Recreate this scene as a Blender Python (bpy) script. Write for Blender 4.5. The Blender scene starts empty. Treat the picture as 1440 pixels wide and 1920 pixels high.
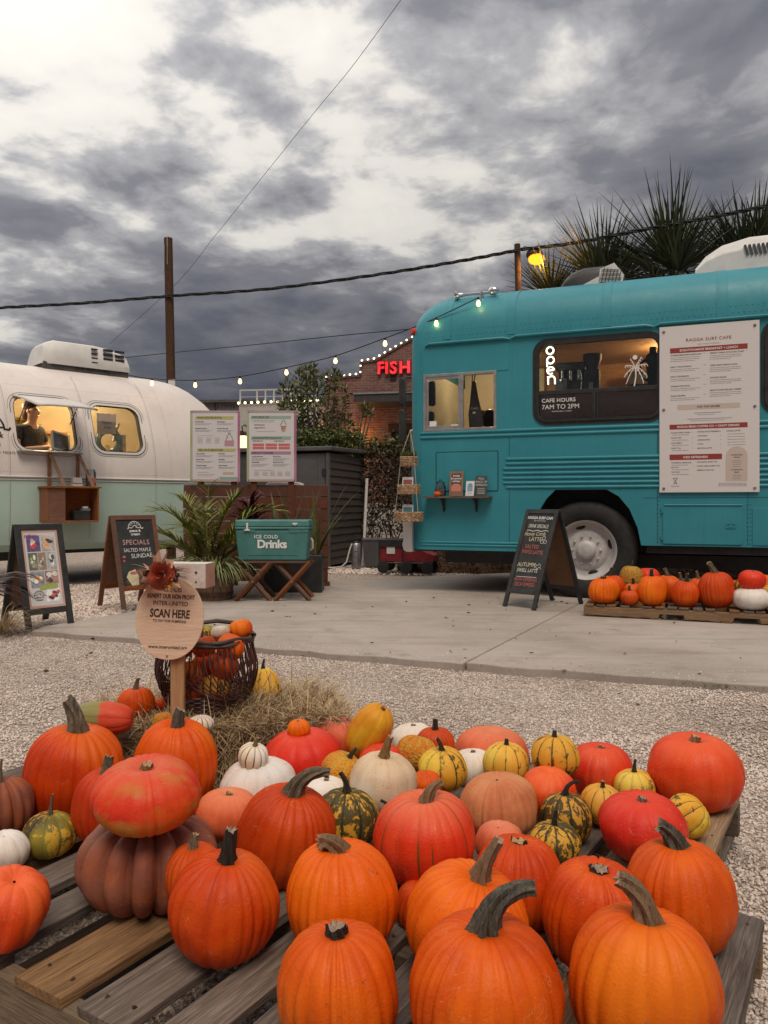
import bpy, bmesh, math, random
import numpy as np
from mathutils import Vector, Matrix, noise as mnoise
R = math.radians
S = bpy.context.scene
COL = S.collection

# ------------------------------------------------------------------ camera, sky, sun, exposure
FPX, CAMH, HZ = 1442.0, 1.0, 945.0            # focal length in photo pixels, eye height, horizon row
cd = bpy.data.cameras.new('camera'); cam = bpy.data.objects.new('camera', cd); COL.objects.link(cam)
cam.location = (0, 0, CAMH); cam.rotation_euler = (R(90), 0, 0)
cd.sensor_fit = 'VERTICAL'; cd.sensor_height = 36.0; cd.lens = FPX / 1920 * 36.0
cd.shift_y = -15 / 1920.0
cd.clip_start = 0.05; cd.clip_end = 2000
S.camera = cam
SUN_AZ, SUN_EL = R(172), R(60)
sun_dir = Vector((math.sin(SUN_AZ) * math.cos(SUN_EL), math.cos(SUN_AZ) * math.cos(SUN_EL), math.sin(SUN_EL)))
sl = bpy.data.lights.new('sun', 'SUN'); sl.energy = 1.5; sl.angle = R(30); sl.color = (1.0, 0.87, 0.72)
so = bpy.data.objects.new('sun', sl); COL.objects.link(so)
so.rotation_euler = (-sun_dir).to_track_quat('-Z', 'Y').to_euler()
S.view_settings.view_transform = 'Standard'; S.view_settings.look = 'None'
S.view_settings.gamma = 1; S.view_settings.exposure = 0.46; S.view_settings.use_curve_mapping = False
S.cycles.max_bounces = 8; S.cycles.transparent_max_bounces = 16
S.cycles.sample_clamp_indirect = 4.0

class NT:
    def __init__(s, tree): s.t = tree; s.n = tree.nodes; s.l = tree.links
    def add(s, typ, **kw):
        n = s.n.new(typ)
        for k, v in kw.items():
            if k == 'inp':
                for a, b in v.items():
                    if hasattr(b, 'is_output') or isinstance(b, bpy.types.NodeSocket): s.l.new(b, n.inputs[a])
                    else: n.inputs[a].default_value = b
            else: setattr(n, k, v)
        return n
    def math(s, op, a, b=0.0, c=None, clamp=False):
        n = s.n.new('ShaderNodeMath'); n.operation = op; n.use_clamp = clamp
        for i, v in enumerate((a, b) if c is None else (a, b, c)):
            if isinstance(v, bpy.types.NodeSocket): s.l.new(v, n.inputs[i])
            else: n.inputs[i].default_value = v
        return n.outputs[0]
    def ramp(s, fac, stops, interp='LINEAR'):
        n = s.n.new('ShaderNodeValToRGB'); e = n.color_ramp.elements; n.color_ramp.interpolation = interp
        while len(e) < len(stops): e.new(0.5)
        for i, (p, c) in enumerate(stops):
            e[i].position = p; e[i].color = (c[0], c[1], c[2], 1) if hasattr(c, '__len__') else (c, c, c, 1)
        s.l.new(fac, n.inputs[0]); return n.outputs[0]
    def mix(s, fac, a, b, mode='MIX'):
        n = s.n.new('ShaderNodeMix'); n.data_type = 'RGBA'; n.blend_type = mode
        for sock, v in ((n.inputs[0], fac), (n.inputs[6], a), (n.inputs[7], b)):
            if isinstance(v, bpy.types.NodeSocket): s.l.new(v, sock)
            elif hasattr(v, '__len__'): sock.default_value = (v[0], v[1], v[2], 1)
            else: sock.default_value = v
        return n.outputs[2]
    def noise(s, vec, scale, detail=5, rough=0.55, dist=0.0, out=0):
        n = s.add('ShaderNodeTexNoise'); n.inputs['Scale'].default_value = scale
        n.inputs['Detail'].default_value = detail; n.inputs['Roughness'].default_value = rough
        n.inputs['Distortion'].default_value = dist
        if vec is not None: s.l.new(vec, n.inputs['Vector'])
        return n.outputs[out]
    def mapping(s, vec, loc=(0, 0, 0), rot=(0, 0, 0), scale=(1, 1, 1)):
        n = s.add('ShaderNodeMapping'); s.l.new(vec, n.inputs[0])
        n.inputs[1].default_value = loc; n.inputs[2].default_value = rot; n.inputs[3].default_value = scale
        return n.outputs[0]

W = bpy.data.worlds.new('World'); S.world = W; W.use_nodes = True
W.node_tree.nodes.clear(); w = NT(W.node_tree)
tc = w.add('ShaderNodeTexCoord'); sep = w.add('ShaderNodeSeparateXYZ'); w.l.new(tc.outputs['Generated'], sep.inputs[0])
zc = w.math('MAXIMUM', sep.outputs[2], 0.0)
den = w.math('ADD', zc, 0.13)
cmb = w.add('ShaderNodeCombineXYZ')
w.l.new(w.math('DIVIDE', sep.outputs[0], den), cmb.inputs[0]); w.l.new(w.math('DIVIDE', sep.outputs[1], den), cmb.inputs[1])
mp = w.mapping(cmb.outputs[0], loc=(5.3, 2.2, 0.0), rot=(0, 0, R(14)), scale=(1.0, 0.95, 1))
warp = w.noise(mp, 2.2, 3, 0.5, out=1)
wv = w.add('ShaderNodeVectorMath', operation='MULTIPLY_ADD'); w.l.new(warp, wv.inputs[0]); wv.inputs[1].default_value = (0.16, 0.16, 0.16); w.l.new(mp, wv.inputs[2])
big = w.noise(wv.outputs[0], 0.85, 3, 0.5)
det = w.noise(wv.outputs[0], 3.6, 12, 0.55)
d = w.math('ADD', w.math('MULTIPLY', big, 0.50), w.math('MULTIPLY', det, 0.67))
dot = w.add('ShaderNodeVectorMath', operation='DOT_PRODUCT'); w.l.new(tc.outputs['Generated'], dot.inputs[0]); dot.inputs[1].default_value = Vector((-0.60, 0.54, 0.59))     # the cloud deck is thinnest here
sd = w.math('MAXIMUM', dot.outputs[1], 0.0)
glow = w.math('POWER', sd, 5.0)
d = w.math('ADD', w.math('SUBTRACT', d, w.math('MULTIPLY', glow, 0.20)), 0.045)
low = w.math('SUBTRACT', 1.0, w.math('MULTIPLY', zc, 3.0), clamp=True)      # thicker towards the horizon
d = w.math('ADD', d, w.math('MULTIPLY', low, 0.24))
ccol = w.ramp(d, [(0.38, (0.88, 0.84, 0.74)), (0.50, (0.68, 0.65, 0.60)), (0.56, (0.36, 0.355, 0.365)), (0.64, (0.19, 0.19, 0.212)), (0.78, (0.115, 0.120, 0.148)), (0.95, (0.076, 0.084, 0.115))])
sky = w.add('ShaderNodeTexSky'); sky.sky_type = 'NISHITA'; sky.sun_disc = False
sky.sun_elevation = SUN_EL; sky.sun_rotation = SUN_AZ; sky.dust_density = 3.0
nish = w.mix(1.0, sky.outputs[0], (0.05, 0.05, 0.05), 'MULTIPLY')
thin = w.ramp(d, [(0.40, 1.0), (0.60, 0.0)])
lit = w.mix(thin, ccol, w.mix(0.22, ccol, nish))
br = w.math('ADD', w.math('ADD', 0.46, w.math('MULTIPLY', zc, 1.0)), w.math('MULTIPLY', glow, 0.30))     # overcast skies brighten towards the zenith
fin = w.add('ShaderNodeVectorMath', operation='SCALE'); w.l.new(lit, fin.inputs[0]); w.l.new(br, fin.inputs[3])
bg = w.add('ShaderNodeBackground'); w.l.new(fin.outputs[0], bg.inputs[0]); bg.inputs[1].default_value = 1.0
wo = w.add('ShaderNodeOutputWorld'); w.l.new(bg.outputs[0], wo.inputs[0])

# ------------------------------------------------------------------ materials
MATS = {}
def newmat(name):
    m = bpy.data.materials.new(name); m.use_nodes = True; m.node_tree.nodes.clear()
    t = NT(m.node_tree); b = t.add('ShaderNodeBsdfPrincipled'); o = t.add('ShaderNodeOutputMaterial')
    t.l.new(b.outputs[0], o.inputs[0]); return m, t, b
def P(name, c1, c2=None, scale=6.0, rough=0.6, bump=0.0, bscale=None, metal=0.0, spec=0.5, stretch=(1, 1, 1), detail=6, emit=0.0, coat=0.0, vary=0.0, lo=0.35, hi=0.65):
    if name in MATS: return MATS[name]
    m, t, b = newmat(name)
    tc = t.add('ShaderNodeTexCoord'); v = t.mapping(tc.outputs['Object'], scale=stretch)
    nz = t.noise(v, scale, detail, 0.6)
    col = t.ramp(nz, [(lo, c1), (hi, c2 if c2 else [min(1, x * 1.12) for x in c1])])
    if vary:
        oi = t.add('ShaderNodeObjectInfo'); hsv = t.add('ShaderNodeHueSaturation'); t.l.new(col, hsv.inputs['Color'])
        t.l.new(t.math('MULTIPLY_ADD', oi.outputs['Random'], vary, 1 - vary / 2), hsv.inputs['Value'])
        t.l.new(t.math('MULTIPLY_ADD', oi.outputs['Random'], vary * 0.06, 0.5 - vary * 0.03), hsv.inputs['Hue']); col = hsv.outputs[0]
    t.l.new(col, b.inputs['Base Color'])
    rr = t.ramp(t.noise(v, scale * 2.3, 4), [(0.3, max(0, rough - 0.08)), (0.7, min(1, rough + 0.08))]); t.l.new(rr, b.inputs['Roughness'])
    b.inputs['Metallic'].default_value = metal; b.inputs['Specular IOR Level'].default_value = spec
    b.inputs['Coat Weight'].default_value = coat
    if bump:
        bp = t.add('ShaderNodeBump'); bp.inputs['Strength'].default_value = bump; bp.inputs['Distance'].default_value = 0.01
        t.l.new(t.noise(v, bscale or scale * 3, 6), bp.inputs['Height']); t.l.new(bp.outputs[0], b.inputs['Normal'])
    if emit:
        t.l.new(col, b.inputs['Emission Color']); b.inputs['Emission Strength'].default_value = emit
    MATS[name] = m; return m
def E(name, col, strength):
    if name in MATS: return MATS[name]
    m = bpy.data.materials.new(name); m.use_nodes = True; m.node_tree.nodes.clear(); t = NT(m.node_tree)
    e = t.add('ShaderNodeEmission'); e.inputs[0].default_value = (*col, 1); e.inputs[1].default_value = strength
    o = t.add('ShaderNodeOutputMaterial'); t.l.new(e.outputs[0], o.inputs[0]); MATS[name] = m; return m
def glass_mat(name, tint=(0.9, 0.93, 0.92), refl=1.0):
    if name in MATS: return MATS[name]
    m = bpy.data.materials.new(name); m.use_nodes = True; m.node_tree.nodes.clear(); t = NT(m.node_tree)
    tr = t.add('ShaderNodeBsdfTransparent'); tr.inputs[0].default_value = (*tint, 1)
    gl = t.add('ShaderNodeBsdfGlossy'); gl.inputs['Roughness'].default_value = 0.02
    fr = t.add('ShaderNodeFresnel'); fr.inputs[0].default_value = 1.5
    mx = t.add('ShaderNodeMixShader'); t.l.new(t.math('MULTIPLY', fr.outputs[0], refl, clamp=True), mx.inputs[0])
    t.l.new(tr.outputs[0], mx.inputs[1]); t.l.new(gl.outputs[0], mx.inputs[2])
    o = t.add('ShaderNodeOutputMaterial'); t.l.new(mx.outputs[0], o.inputs[0]); MATS[name] = m; return m
def flat(name, c, rough=0.7): return P(name, c, c, 3, rough, lo=0.2, hi=0.8)

# ------------------------------------------------------------------ mesh helpers
class MB:
    def __init__(s, xf=None): s.v = []; s.f = []; s.mi = []; s.xf = xf; s.m = 0
    def put(s, vs, fs, m=None):
        b = len(s.v); m = s.m if m is None else m
        if s.xf is not None: vs = [s.xf @ Vector(p) for p in vs]
        s.v += [tuple(p) for p in vs]; s.f += [tuple(i + b for i in f) for f in fs]; s.mi += [m] * len(fs); return s
    def box(s, lo, hi, m=None, rot=None, piv=None):
        x0, y0, z0 = lo; x1, y1, z1 = hi
        vs = [(x0,y0,z0),(x1,y0,z0),(x1,y1,z0),(x0,y1,z0),(x0,y0,z1),(x1,y0,z1),(x1,y1,z1),(x0,y1,z1)]
        if rot is not None:
            c = Vector(piv) if piv else Vector(((x0+x1)/2, (y0+y1)/2, (z0+z1)/2)); vs = [rot @ (Vector(p) - c) + c for p in vs]
        return s.put(vs, [(0,3,2,1),(4,5,6,7),(0,1,5,4),(1,2,6,5),(2,3,7,6),(3,0,4,7)], m)
    def tube(s, pts, rad, n=8, m=None, cap=True, flat=1.0):
        pts = [Vector(p) for p in pts]; k = len(pts)
        if not hasattr(rad, '__len__'): rad = [rad] * k
        vs = []; up = None
        for i in range(k):
            t = (pts[min(i+1, k-1)] - pts[max(i-1, 0)]).normalized()
            if up is None:
                up = Vector((0,0,1)) if abs(t.z) < 0.9 else Vector((1,0,0))
            a = t.cross(up)
            if a.length < 1e-6: a = t.cross(Vector((0,1,0)))
            a.normalize(); b = a.cross(t); b.normalize(); up = b
            for j in range(n):
                an = 2*math.pi*j/n; vs.append(pts[i] + (a*math.cos(an) + b*math.sin(an)*flat)*rad[i])
        fs = [(i*n+j, i*n+(j+1)%n, (i+1)*n+(j+1)%n, (i+1)*n+j) for i in range(k-1) for j in range(n)]
        if cap: fs += [tuple(range(n-1, -1, -1)), tuple(range((k-1)*n, k*n))]
        return s.put(vs, fs, m)
    def cyl(s, a, b, r0, r1=None, n=16, m=None): return s.tube([a, b], [r0, r0 if r1 is None else r1], n, m)
    def lathe(s, prof, n=24, c=(0,0,0), axis='z', m=None, sx=1.0, cap=True):
        vs = []
        for r, z in prof:
            for j in range(n):
                an = 2*math.pi*j/n; x, y = r*math.cos(an)*sx, r*math.sin(an)
                vs.append({'z': (c[0]+x, c[1]+y, c[2]+z), 'y': (c[0]+x, c[1]+z, c[2]+y), 'x': (c[0]+z, c[1]+x, c[2]+y)}[axis])
        k = len(prof); fs = []
        for i in range(k-1):
            for j in range(n):
                q = (i*n+j, i*n+(j+1)%n, (i+1)*n+(j+1)%n, (i+1)*n+j); fs.append(q if axis != 'y' else q[::-1])
        if cap and prof[0][0] > 1e-5: fs.append(tuple(range(n-1,-1,-1)))
        if cap and prof[-1][0] > 1e-5: fs.append(tuple(range((k-1)*n, k*n)))
        return s.put(vs, fs, m)
    def ball(s, c, r, nu=14, nv=8, m=None):
        if not hasattr(r, '__len__'): r = (r, r, r)
        vs = []; fs = []
        for i in range(nv+1):
            ph = -math.pi/2 + math.pi*i/nv
            for j in range(nu):
                an = 2*math.pi*j/nu; vs.append((c[0]+r[0]*math.cos(ph)*math.cos(an), c[1]+r[1]*math.cos(ph)*math.sin(an), c[2]+r[2]*math.sin(ph)))
        for i in range(nv):
            for j in range(nu): fs.append((i*nu+j, i*nu+(j+1)%nu, (i+1)*nu+(j+1)%nu, (i+1)*nu+j))
        return s.put(vs, fs, m)
    def prism(s, poly, y0, y1, m=None):            # poly in (x,z), extruded along y; front face at y0 (towards -y)
        n = len(poly); vs = [(x, y0, z) for x, z in poly] + [(x, y1, z) for x, z in poly]
        a = sum(poly[i][0]*poly[(i+1)%n][1] - poly[(i+1)%n][0]*poly[i][1] for i in range(n))
        fr = tuple(range(n)); bk = tuple(range(2*n-1, n-1, -1)); sd = [(i, i+n, (i+1)%n+n, (i+1)%n) for i in range(n)]
        if a < 0: fr = fr[::-1]; bk = bk[::-1]; sd = [q[::-1] for q in sd]
        return s.put(vs, [fr, bk] + sd, m)
    def ell(s, cx, cz, rx, rz, y0, y1, n=24, m=None, a0=0, a1=2*math.pi):
        full = abs(a1-a0) > 6.28
        return s.prism([(cx+rx*math.cos(a0+(a1-a0)*i/(n if full else n-1)), cz+rz*math.sin(a0+(a1-a0)*i/(n if full else n-1))) for i in range(n)], y0, y1, m)
    def line(s, pts, wd, y0, y1, m=None):           # flat polyline in xz
        for (x0, z0), (x1, z1) in zip(pts[:-1], pts[1:]):
            dx, dz = x1-x0, z1-z0; L = math.hypot(dx, dz) or 1e-6; nx, nz = -dz/L*wd/2, dx/L*wd/2; ex, ez = dx/L*wd*.25, dz/L*wd*.25
            s.prism([(x0+nx-ex, z0+nz-ez), (x0-nx-ex, z0-nz-ez), (x1-nx+ex, z1-nz+ez), (x1+nx+ex, z1+nz+ez)], y0, y1, m)
        return s
    def ring(s, outer, inner, y0, y1, m=None):      # two closed outlines with equal counts, in xz
        n = len(outer)
        vs = [(x,y0,z) for x,z in outer] + [(x,y0,z) for x,z in inner] + [(x,y1,z) for x,z in outer] + [(x,y1,z) for x,z in inner]
        fs = []
        for i in range(n):
            j = (i+1) % n
            fs += [(i, j, n+j, n+i), (2*n+i, 3*n+i, 3*n+j, 2*n+j), (i, 2*n+i, 2*n+j, j), (n+i, n+j, 3*n+j, 3*n+i)]
        return s.put(vs, fs, m)
    def text(s, txt, x, z, size, y=0.0, align='CENTER', m=None, bold=0.0, shear=0.0, th=0.0006, sx=1.0, rot=0.0, spacing=1.0):
        key = (txt, align, bold, shear, spacing)
        if key not in TXT:
            c = bpy.data.curves.new('t', 'FONT'); c.body = txt; c.align_x = align; c.size = 1.0; c.offset = bold; c.shear = shear
            c.space_character = spacing; c.resolution_u = 3; c.extrude = 0
            o = bpy.data.objects.new('t', c); COL.objects.link(o)
            me = o.to_mesh(); TXT[key] = ([tuple(v.co) for v in me.vertices], [tuple(p.vertices) for p in me.polygons])
            o.to_mesh_clear(); bpy.data.objects.remove(o); bpy.data.curves.remove(c)
        vs, fs = TXT[key]; cr, sr = math.cos(rot), math.sin(rot)
        # capital letters are about 0.7 of the em: size is the cap height
        k = size / 0.70
        return s.put([(x + (p[0]*k*sx*cr - p[1]*k*sr), y, z + (p[0]*k*sx*sr + p[1]*k*cr)) for p in vs], fs, m)
    def build(s, name, mat, parent=None, smooth=False, loc=(0,0,0), rz=0.0, bevel=0.0, rot=None, sub=0, angle=40):
        me = bpy.data.meshes.new(name); me.from_pydata(s.v, [], s.f)
        for mm in (mat if isinstance(mat, (list, tuple)) else [mat]): me.materials.append(mm)
        if isinstance(mat, (list, tuple)): me.polygons.foreach_set('material_index', s.mi)
        me.update()
        if smooth:
            me.polygons.foreach_set('use_smooth', [True]*len(me.polygons))
            if smooth == 'auto': me.set_sharp_from_angle(angle=R(angle))
        o = bpy.data.objects.new(name, me); COL.objects.link(o); o.parent = parent; o.location = loc
        o.rotation_euler = rot if rot is not None else (0, 0, rz)
        if bevel:
            b = o.modifiers.new('bevel', 'BEVEL'); b.width = bevel; b.segments = 2; b.limit_method = 'ANGLE'
        if sub:
            q = o.modifiers.new('sub', 'SUBSURF'); q.levels = sub; q.render_levels = sub
        return o
TXT = {}
def tag(o, label=None, cat=None, group=None, kind=None):
    if label: o['label'] = label
    if cat: o['category'] = cat
    if group: o['group'] = group
    if kind: o['kind'] = kind
    return o
def thing(name, label, cat, loc=(0,0,0), rz=0.0, group=None):
    o = bpy.data.objects.new(name, None); COL.objects.link(o); o.location = loc; o.rotation_euler = (0,0,rz); o.empty_display_size = 0.1
    return tag(o, label, cat, group)
def at(px, py, D): return Vector(((px-720)/FPX*D, D, CAMH-(py-HZ)/FPX*D))   # a point D metres in front of the eye
def rrect(x0, z0, x1, z1, r, n=6):
    pts = []
    for cx, cz, a in ((x1-r, z1-r, 0), (x0+r, z1-r, 90), (x0+r, z0+r, 180), (x1-r, z0+r, 270)):
        for i in range(n+1):
            an = R(a + 90*i/n); pts.append((cx + r*math.cos(an), cz + r*math.sin(an)))
    return pts
def holed(outer, holes, y0, y1):
    """flat sheet in xz with holes and thickness, as MB"""
    bm = bmesh.new(); es = []
    for loop in [outer] + holes:
        vs = [bm.verts.new((x, 0, z)) for x, z in loop]
        es += [bm.edges.new((vs[i], vs[(i+1) % len(vs)])) for i in range(len(vs))]
    bmesh.ops.triangle_fill(bm, use_beauty=True, use_dissolve=False, edges=es, normal=(0, -1, 0))
    bm.verts.index_update(); vs = [tuple(v.co) for v in bm.verts]; fs = [tuple(v.index for v in f.verts) for f in bm.faces]
    ed = [tuple(v.index for v in e.verts) for e in bm.edges if len(e.link_faces) == 1]; bm.free()
    mb = MB(); n = len(vs)
    mb.put([(x, y0, z) for x, _, z in vs] + [(x, y1, z) for x, _, z in vs], fs + [tuple(i+n for i in f[::-1]) for f in fs] + [(a, b, b+n, a+n) for a, b in ed])
    return mb
def np_mesh(name, V, F, mat, parent=None, attr=None, smooth=False):
    """V (n,3) float, F (m,k) int of one polygon size"""
    me = bpy.data.meshes.new(name); k = F.shape[1]
    me.vertices.add(len(V)); me.vertices.foreach_set('co', V.astype(np.float32).ravel())
    me.loops.add(F.size); me.loops.foreach_set('vertex_index', F.astype(np.int32).ravel())
    me.polygons.add(len(F)); me.polygons.foreach_set('loop_start', np.arange(0, F.size, k, dtype=np.int32))
    me.polygons.foreach_set('loop_total', np.full(len(F), k, dtype=np.int32))
    if attr:
        for nm, a in attr.items():
            at_ = me.attributes.new(nm, 'FLOAT', 'POINT'); at_.data.foreach_set('value', a.astype(np.float32))
    me.update(calc_edges=True); me.validate()
    if smooth: me.polygons.foreach_set('use_smooth', [True]*len(me.polygons))
    me.materials.append(mat); o = bpy.data.objects.new(name, me); COL.objects.link(o); o.parent = parent
    return o
def smoothstep(a, b, x): t = min(1, max(0, (x-a)/(b-a))); return t*t*(3-2*t)
def leaf_mesh(name, pos, dirs, length, width, mat, parent=None, seed=0, fold=0.25):
    """one diamond leaf (two folded triangles pairs) per point; dirs point along the leaf"""
    g = np.random.default_rng(seed); n = len(pos)
    d = dirs / np.linalg.norm(dirs, axis=1, keepdims=True)
    rnd = g.normal(size=(n, 3)); s = np.cross(d, rnd); s /= np.linalg.norm(s, axis=1, keepdims=True) + 1e-9
    nn = np.cross(s, d); L = length * g.uniform(.7, 1.3, (n, 1)); Wd = width * g.uniform(.7, 1.3, (n, 1))
    a = pos; b = pos + d*L*.45 + s*Wd*.5 + nn*Wd*fold; c = pos + d*L; e = pos + d*L*.45 - s*Wd*.5 + nn*Wd*fold
    V = np.stack([a, b, c, e], 1).reshape(-1, 3); i = np.arange(n)*4
    F = np.concatenate([np.stack([i, i+1, i+2], 1), np.stack([i, i+2, i+3], 1)])
    return np_mesh(name, V, F, mat, parent, {'tone': np.repeat(g.random(n), 4)})
def leaf_mat(name, c1, c2, rough=0.5, trans=0.25):
    if name in MATS: return MATS[name]
    m, t, b = newmat(name); a = t.add('ShaderNodeAttribute', attribute_name='tone')
    t.l.new(t.ramp(a.outputs['Fac'], [(0.0, c1), (1.0, c2)]), b.inputs['Base Color'])
    b.inputs['Roughness'].default_value = rough; b.inputs['Specular IOR Level'].default_value = 0.35
    b.inputs['Subsurface Weight'].default_value = 0.0
    MATS[name] = m; return m
# ------------------------------------------------------------------ ground, slab, gravel
def ground_mat():
    m, t, b = newmat('gravel_ground'); tc = t.add('ShaderNodeTexCoord'); v = tc.outputs['Object']
    vo = t.add('ShaderNodeTexVoronoi'); vo.inputs['Scale'].default_value = 62; t.l.new(v, vo.inputs['Vector'])
    vo2 = t.add('ShaderNodeTexVoronoi'); vo2.inputs['Scale'].default_value = 30; t.l.new(v, vo2.inputs['Vector'])
    big = t.noise(v, 0.9, 6, 0.6)
    st = t.add('ShaderNodeSeparateColor'); t.l.new(vo.outputs['Color'], st.inputs[0])
    c = t.ramp(st.outputs[0], [(0.0, (0.24, 0.185, 0.15)), (0.35, (0.50, 0.40, 0.34)), (0.75, (0.66, 0.55, 0.47)), (1.0, (0.78, 0.68, 0.60))])
    c = t.mix(t.ramp(vo.outputs['Distance'], [(0.25, 0.0), (0.75, 0.55)]), c, (0.22, 0.17, 0.14))
    c = t.mix(t.ramp(big, [(0.35, 0.0), (0.7, 0.32)]), c, (0.36, 0.28, 0.22))
    t.l.new(c, b.inputs['Base Color']); b.inputs['Roughness'].default_value = 0.9; b.inputs['Specular IOR Level'].default_value = 0.2
    h = t.math('ADD', t.math('MULTIPLY', vo.outputs['Distance'], -1.0), t.math('MULTIPLY', vo2.outputs['Distance'], -0.7))
    bp = t.add('ShaderNodeBump'); bp.inputs['Strength'].default_value = 0.9; bp.inputs['Distance'].default_value = 0.02
    t.l.new(h, bp.inputs['Height']); t.l.new(bp.outputs[0], b.inputs['Normal']); return m
GM = ground_mat()
gmb = MB()
xs = [-300, -60, -12] + [x*0.5 for x in range(-16, 17)] + [12, 60, 300]; ys = [-20, -4] + [y*0.5 for y in range(0, 30)] + [25, 60, 300, 900]
vs = []; fs = []
for y in ys:
    for x in xs:
        z = -0.01 + 0.018*mnoise.noise((x*.8, y*.8, 3.1)) if abs(x) < 10 and 0 < y < 14 else -0.012
        vs.append((x, y, z - 0.02))
nx = len(xs)
for j in range(len(ys)-1):
    for i in range(nx-1): fs.append((j*nx+i, j*nx+i+1, (j+1)*nx+i+1, (j+1)*nx+i))
gmb.put(vs, fs); ground = tag(gmb.build('ground', GM, smooth=True), kind='structure')

def concrete_mat():
    m, t, b = newmat('concrete'); tc = t.add('ShaderNodeTexCoord'); v = tc.outputs['Object']
    big = t.noise(v, 0.55, 8, 0.62, 0.6); med = t.noise(v, 2.6, 8, 0.65); fine = t.noise(v, 55, 4, 0.6)
    c = t.ramp(big, [(0.30, (0.28, 0.235, 0.20)), (0.50, (0.375, 0.32, 0.28)), (0.70, (0.44, 0.385, 0.34))])
    c = t.mix(t.ramp(med, [(0.30, 0.45), (0.52, 0.0)]), c, (0.22, 0.19, 0.16))
    spots = t.ramp(t.noise(v, 3.1, 5, 0.6), [(0.60, 0.0), (0.74, 0.55)])
    strk = t.ramp(t.noise(t.mapping(v, rot=(0, 0, R(21)), scale=(0.5, 5.0, 1)), 1.6, 6, 0.6), [(0.50, 0.0), (0.72, 0.50)])
    c = t.mix(strk, c, (0.20, 0.165, 0.14))
    c = t.mix(spots, c, (0.13, 0.115, 0.10))
    c = t.mix(t.ramp(fine, [(0.4, 0.0), (0.75, 0.3)]), c, (0.48, 0.43, 0.38))
    vo = t.add('ShaderNodeTexVoronoi'); vo.inputs['Scale'].default_value = 3.2; t.l.new(v, vo.inputs['Vector'])
    c = t.mix(t.ramp(vo.outputs['Distance'], [(0.022, 0.75), (0.03, 0.0)]), c, (0.06, 0.05, 0.045))
    t.l.new(c, b.inputs['Base Color']); t.l.new(t.ramp(med, [(0.3, 0.62), (0.7, 0.85)]), b.inputs['Roughness']); b.inputs['Specular IOR Level'].default_value = 0.3
    bp = t.add('ShaderNodeBump'); bp.inputs['Strength'].default_value = 0.25; bp.inputs['Distance'].default_value = 0.006
    t.l.new(fine, bp.inputs['Height']); t.l.new(bp.outputs[0], b.inputs['Normal']); return m
CM = concrete_mat()
slab = bpy.data.objects.new('concrete_slab', None); COL.objects.link(slab); tag(slab, kind='structure')
def slab_panel(poly, z1=0.012):
    n = len(poly); mb = MB(); g = 0.0
    vs = [(x, y, z1) for x, y in poly] + [(x, y, z1-0.12) for x, y in poly]
    mb.put(vs, [tuple(range(n))] + [(i, i+n, (i+1) % n + n, (i+1) % n) for i in range(n)])
    return mb.build('slab_panel', CM, slab, bevel=0.006)
# near edge runs along e, joints run along f
eS = Vector((0.936, -0.352)); fS = Vector((0.45, 0.893)); O = Vector((0.50, 4.78))
def sp(a, b): p = O + eS*a + fS*b; return (p.x, p.y)
def wob(a0, a1, n, seed):     # slightly broken near edge
    rg = random.Random(seed); return [sp(a0+(a1-a0)*i/n, rg.uniform(-.025, .02)) for i in range(n+1)]
g = 0.005
slab_panel(wob(-3.45, -g, 26, 1) + [sp(-g, 7.0), sp(-1.2, 6.9), (-1.9, 9.4), (-2.05, 8.0), (-2.35, 7.0), (-2.75, 6.2)])
slab_panel(wob(g, 3.2-g, 24, 2) + [sp(3.2-g, 3.0), sp(g, 3.0)])
slab_panel([sp(g, 3.0+2*g), sp(3.2-g, 3.0+2*g), sp(3.2-g, 5.4), sp(g, 7.0)])
slab_panel(wob(3.2+g, 7, 24, 3) + [sp(7, 5.0), sp(3.2+g, 5.0)])

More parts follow.
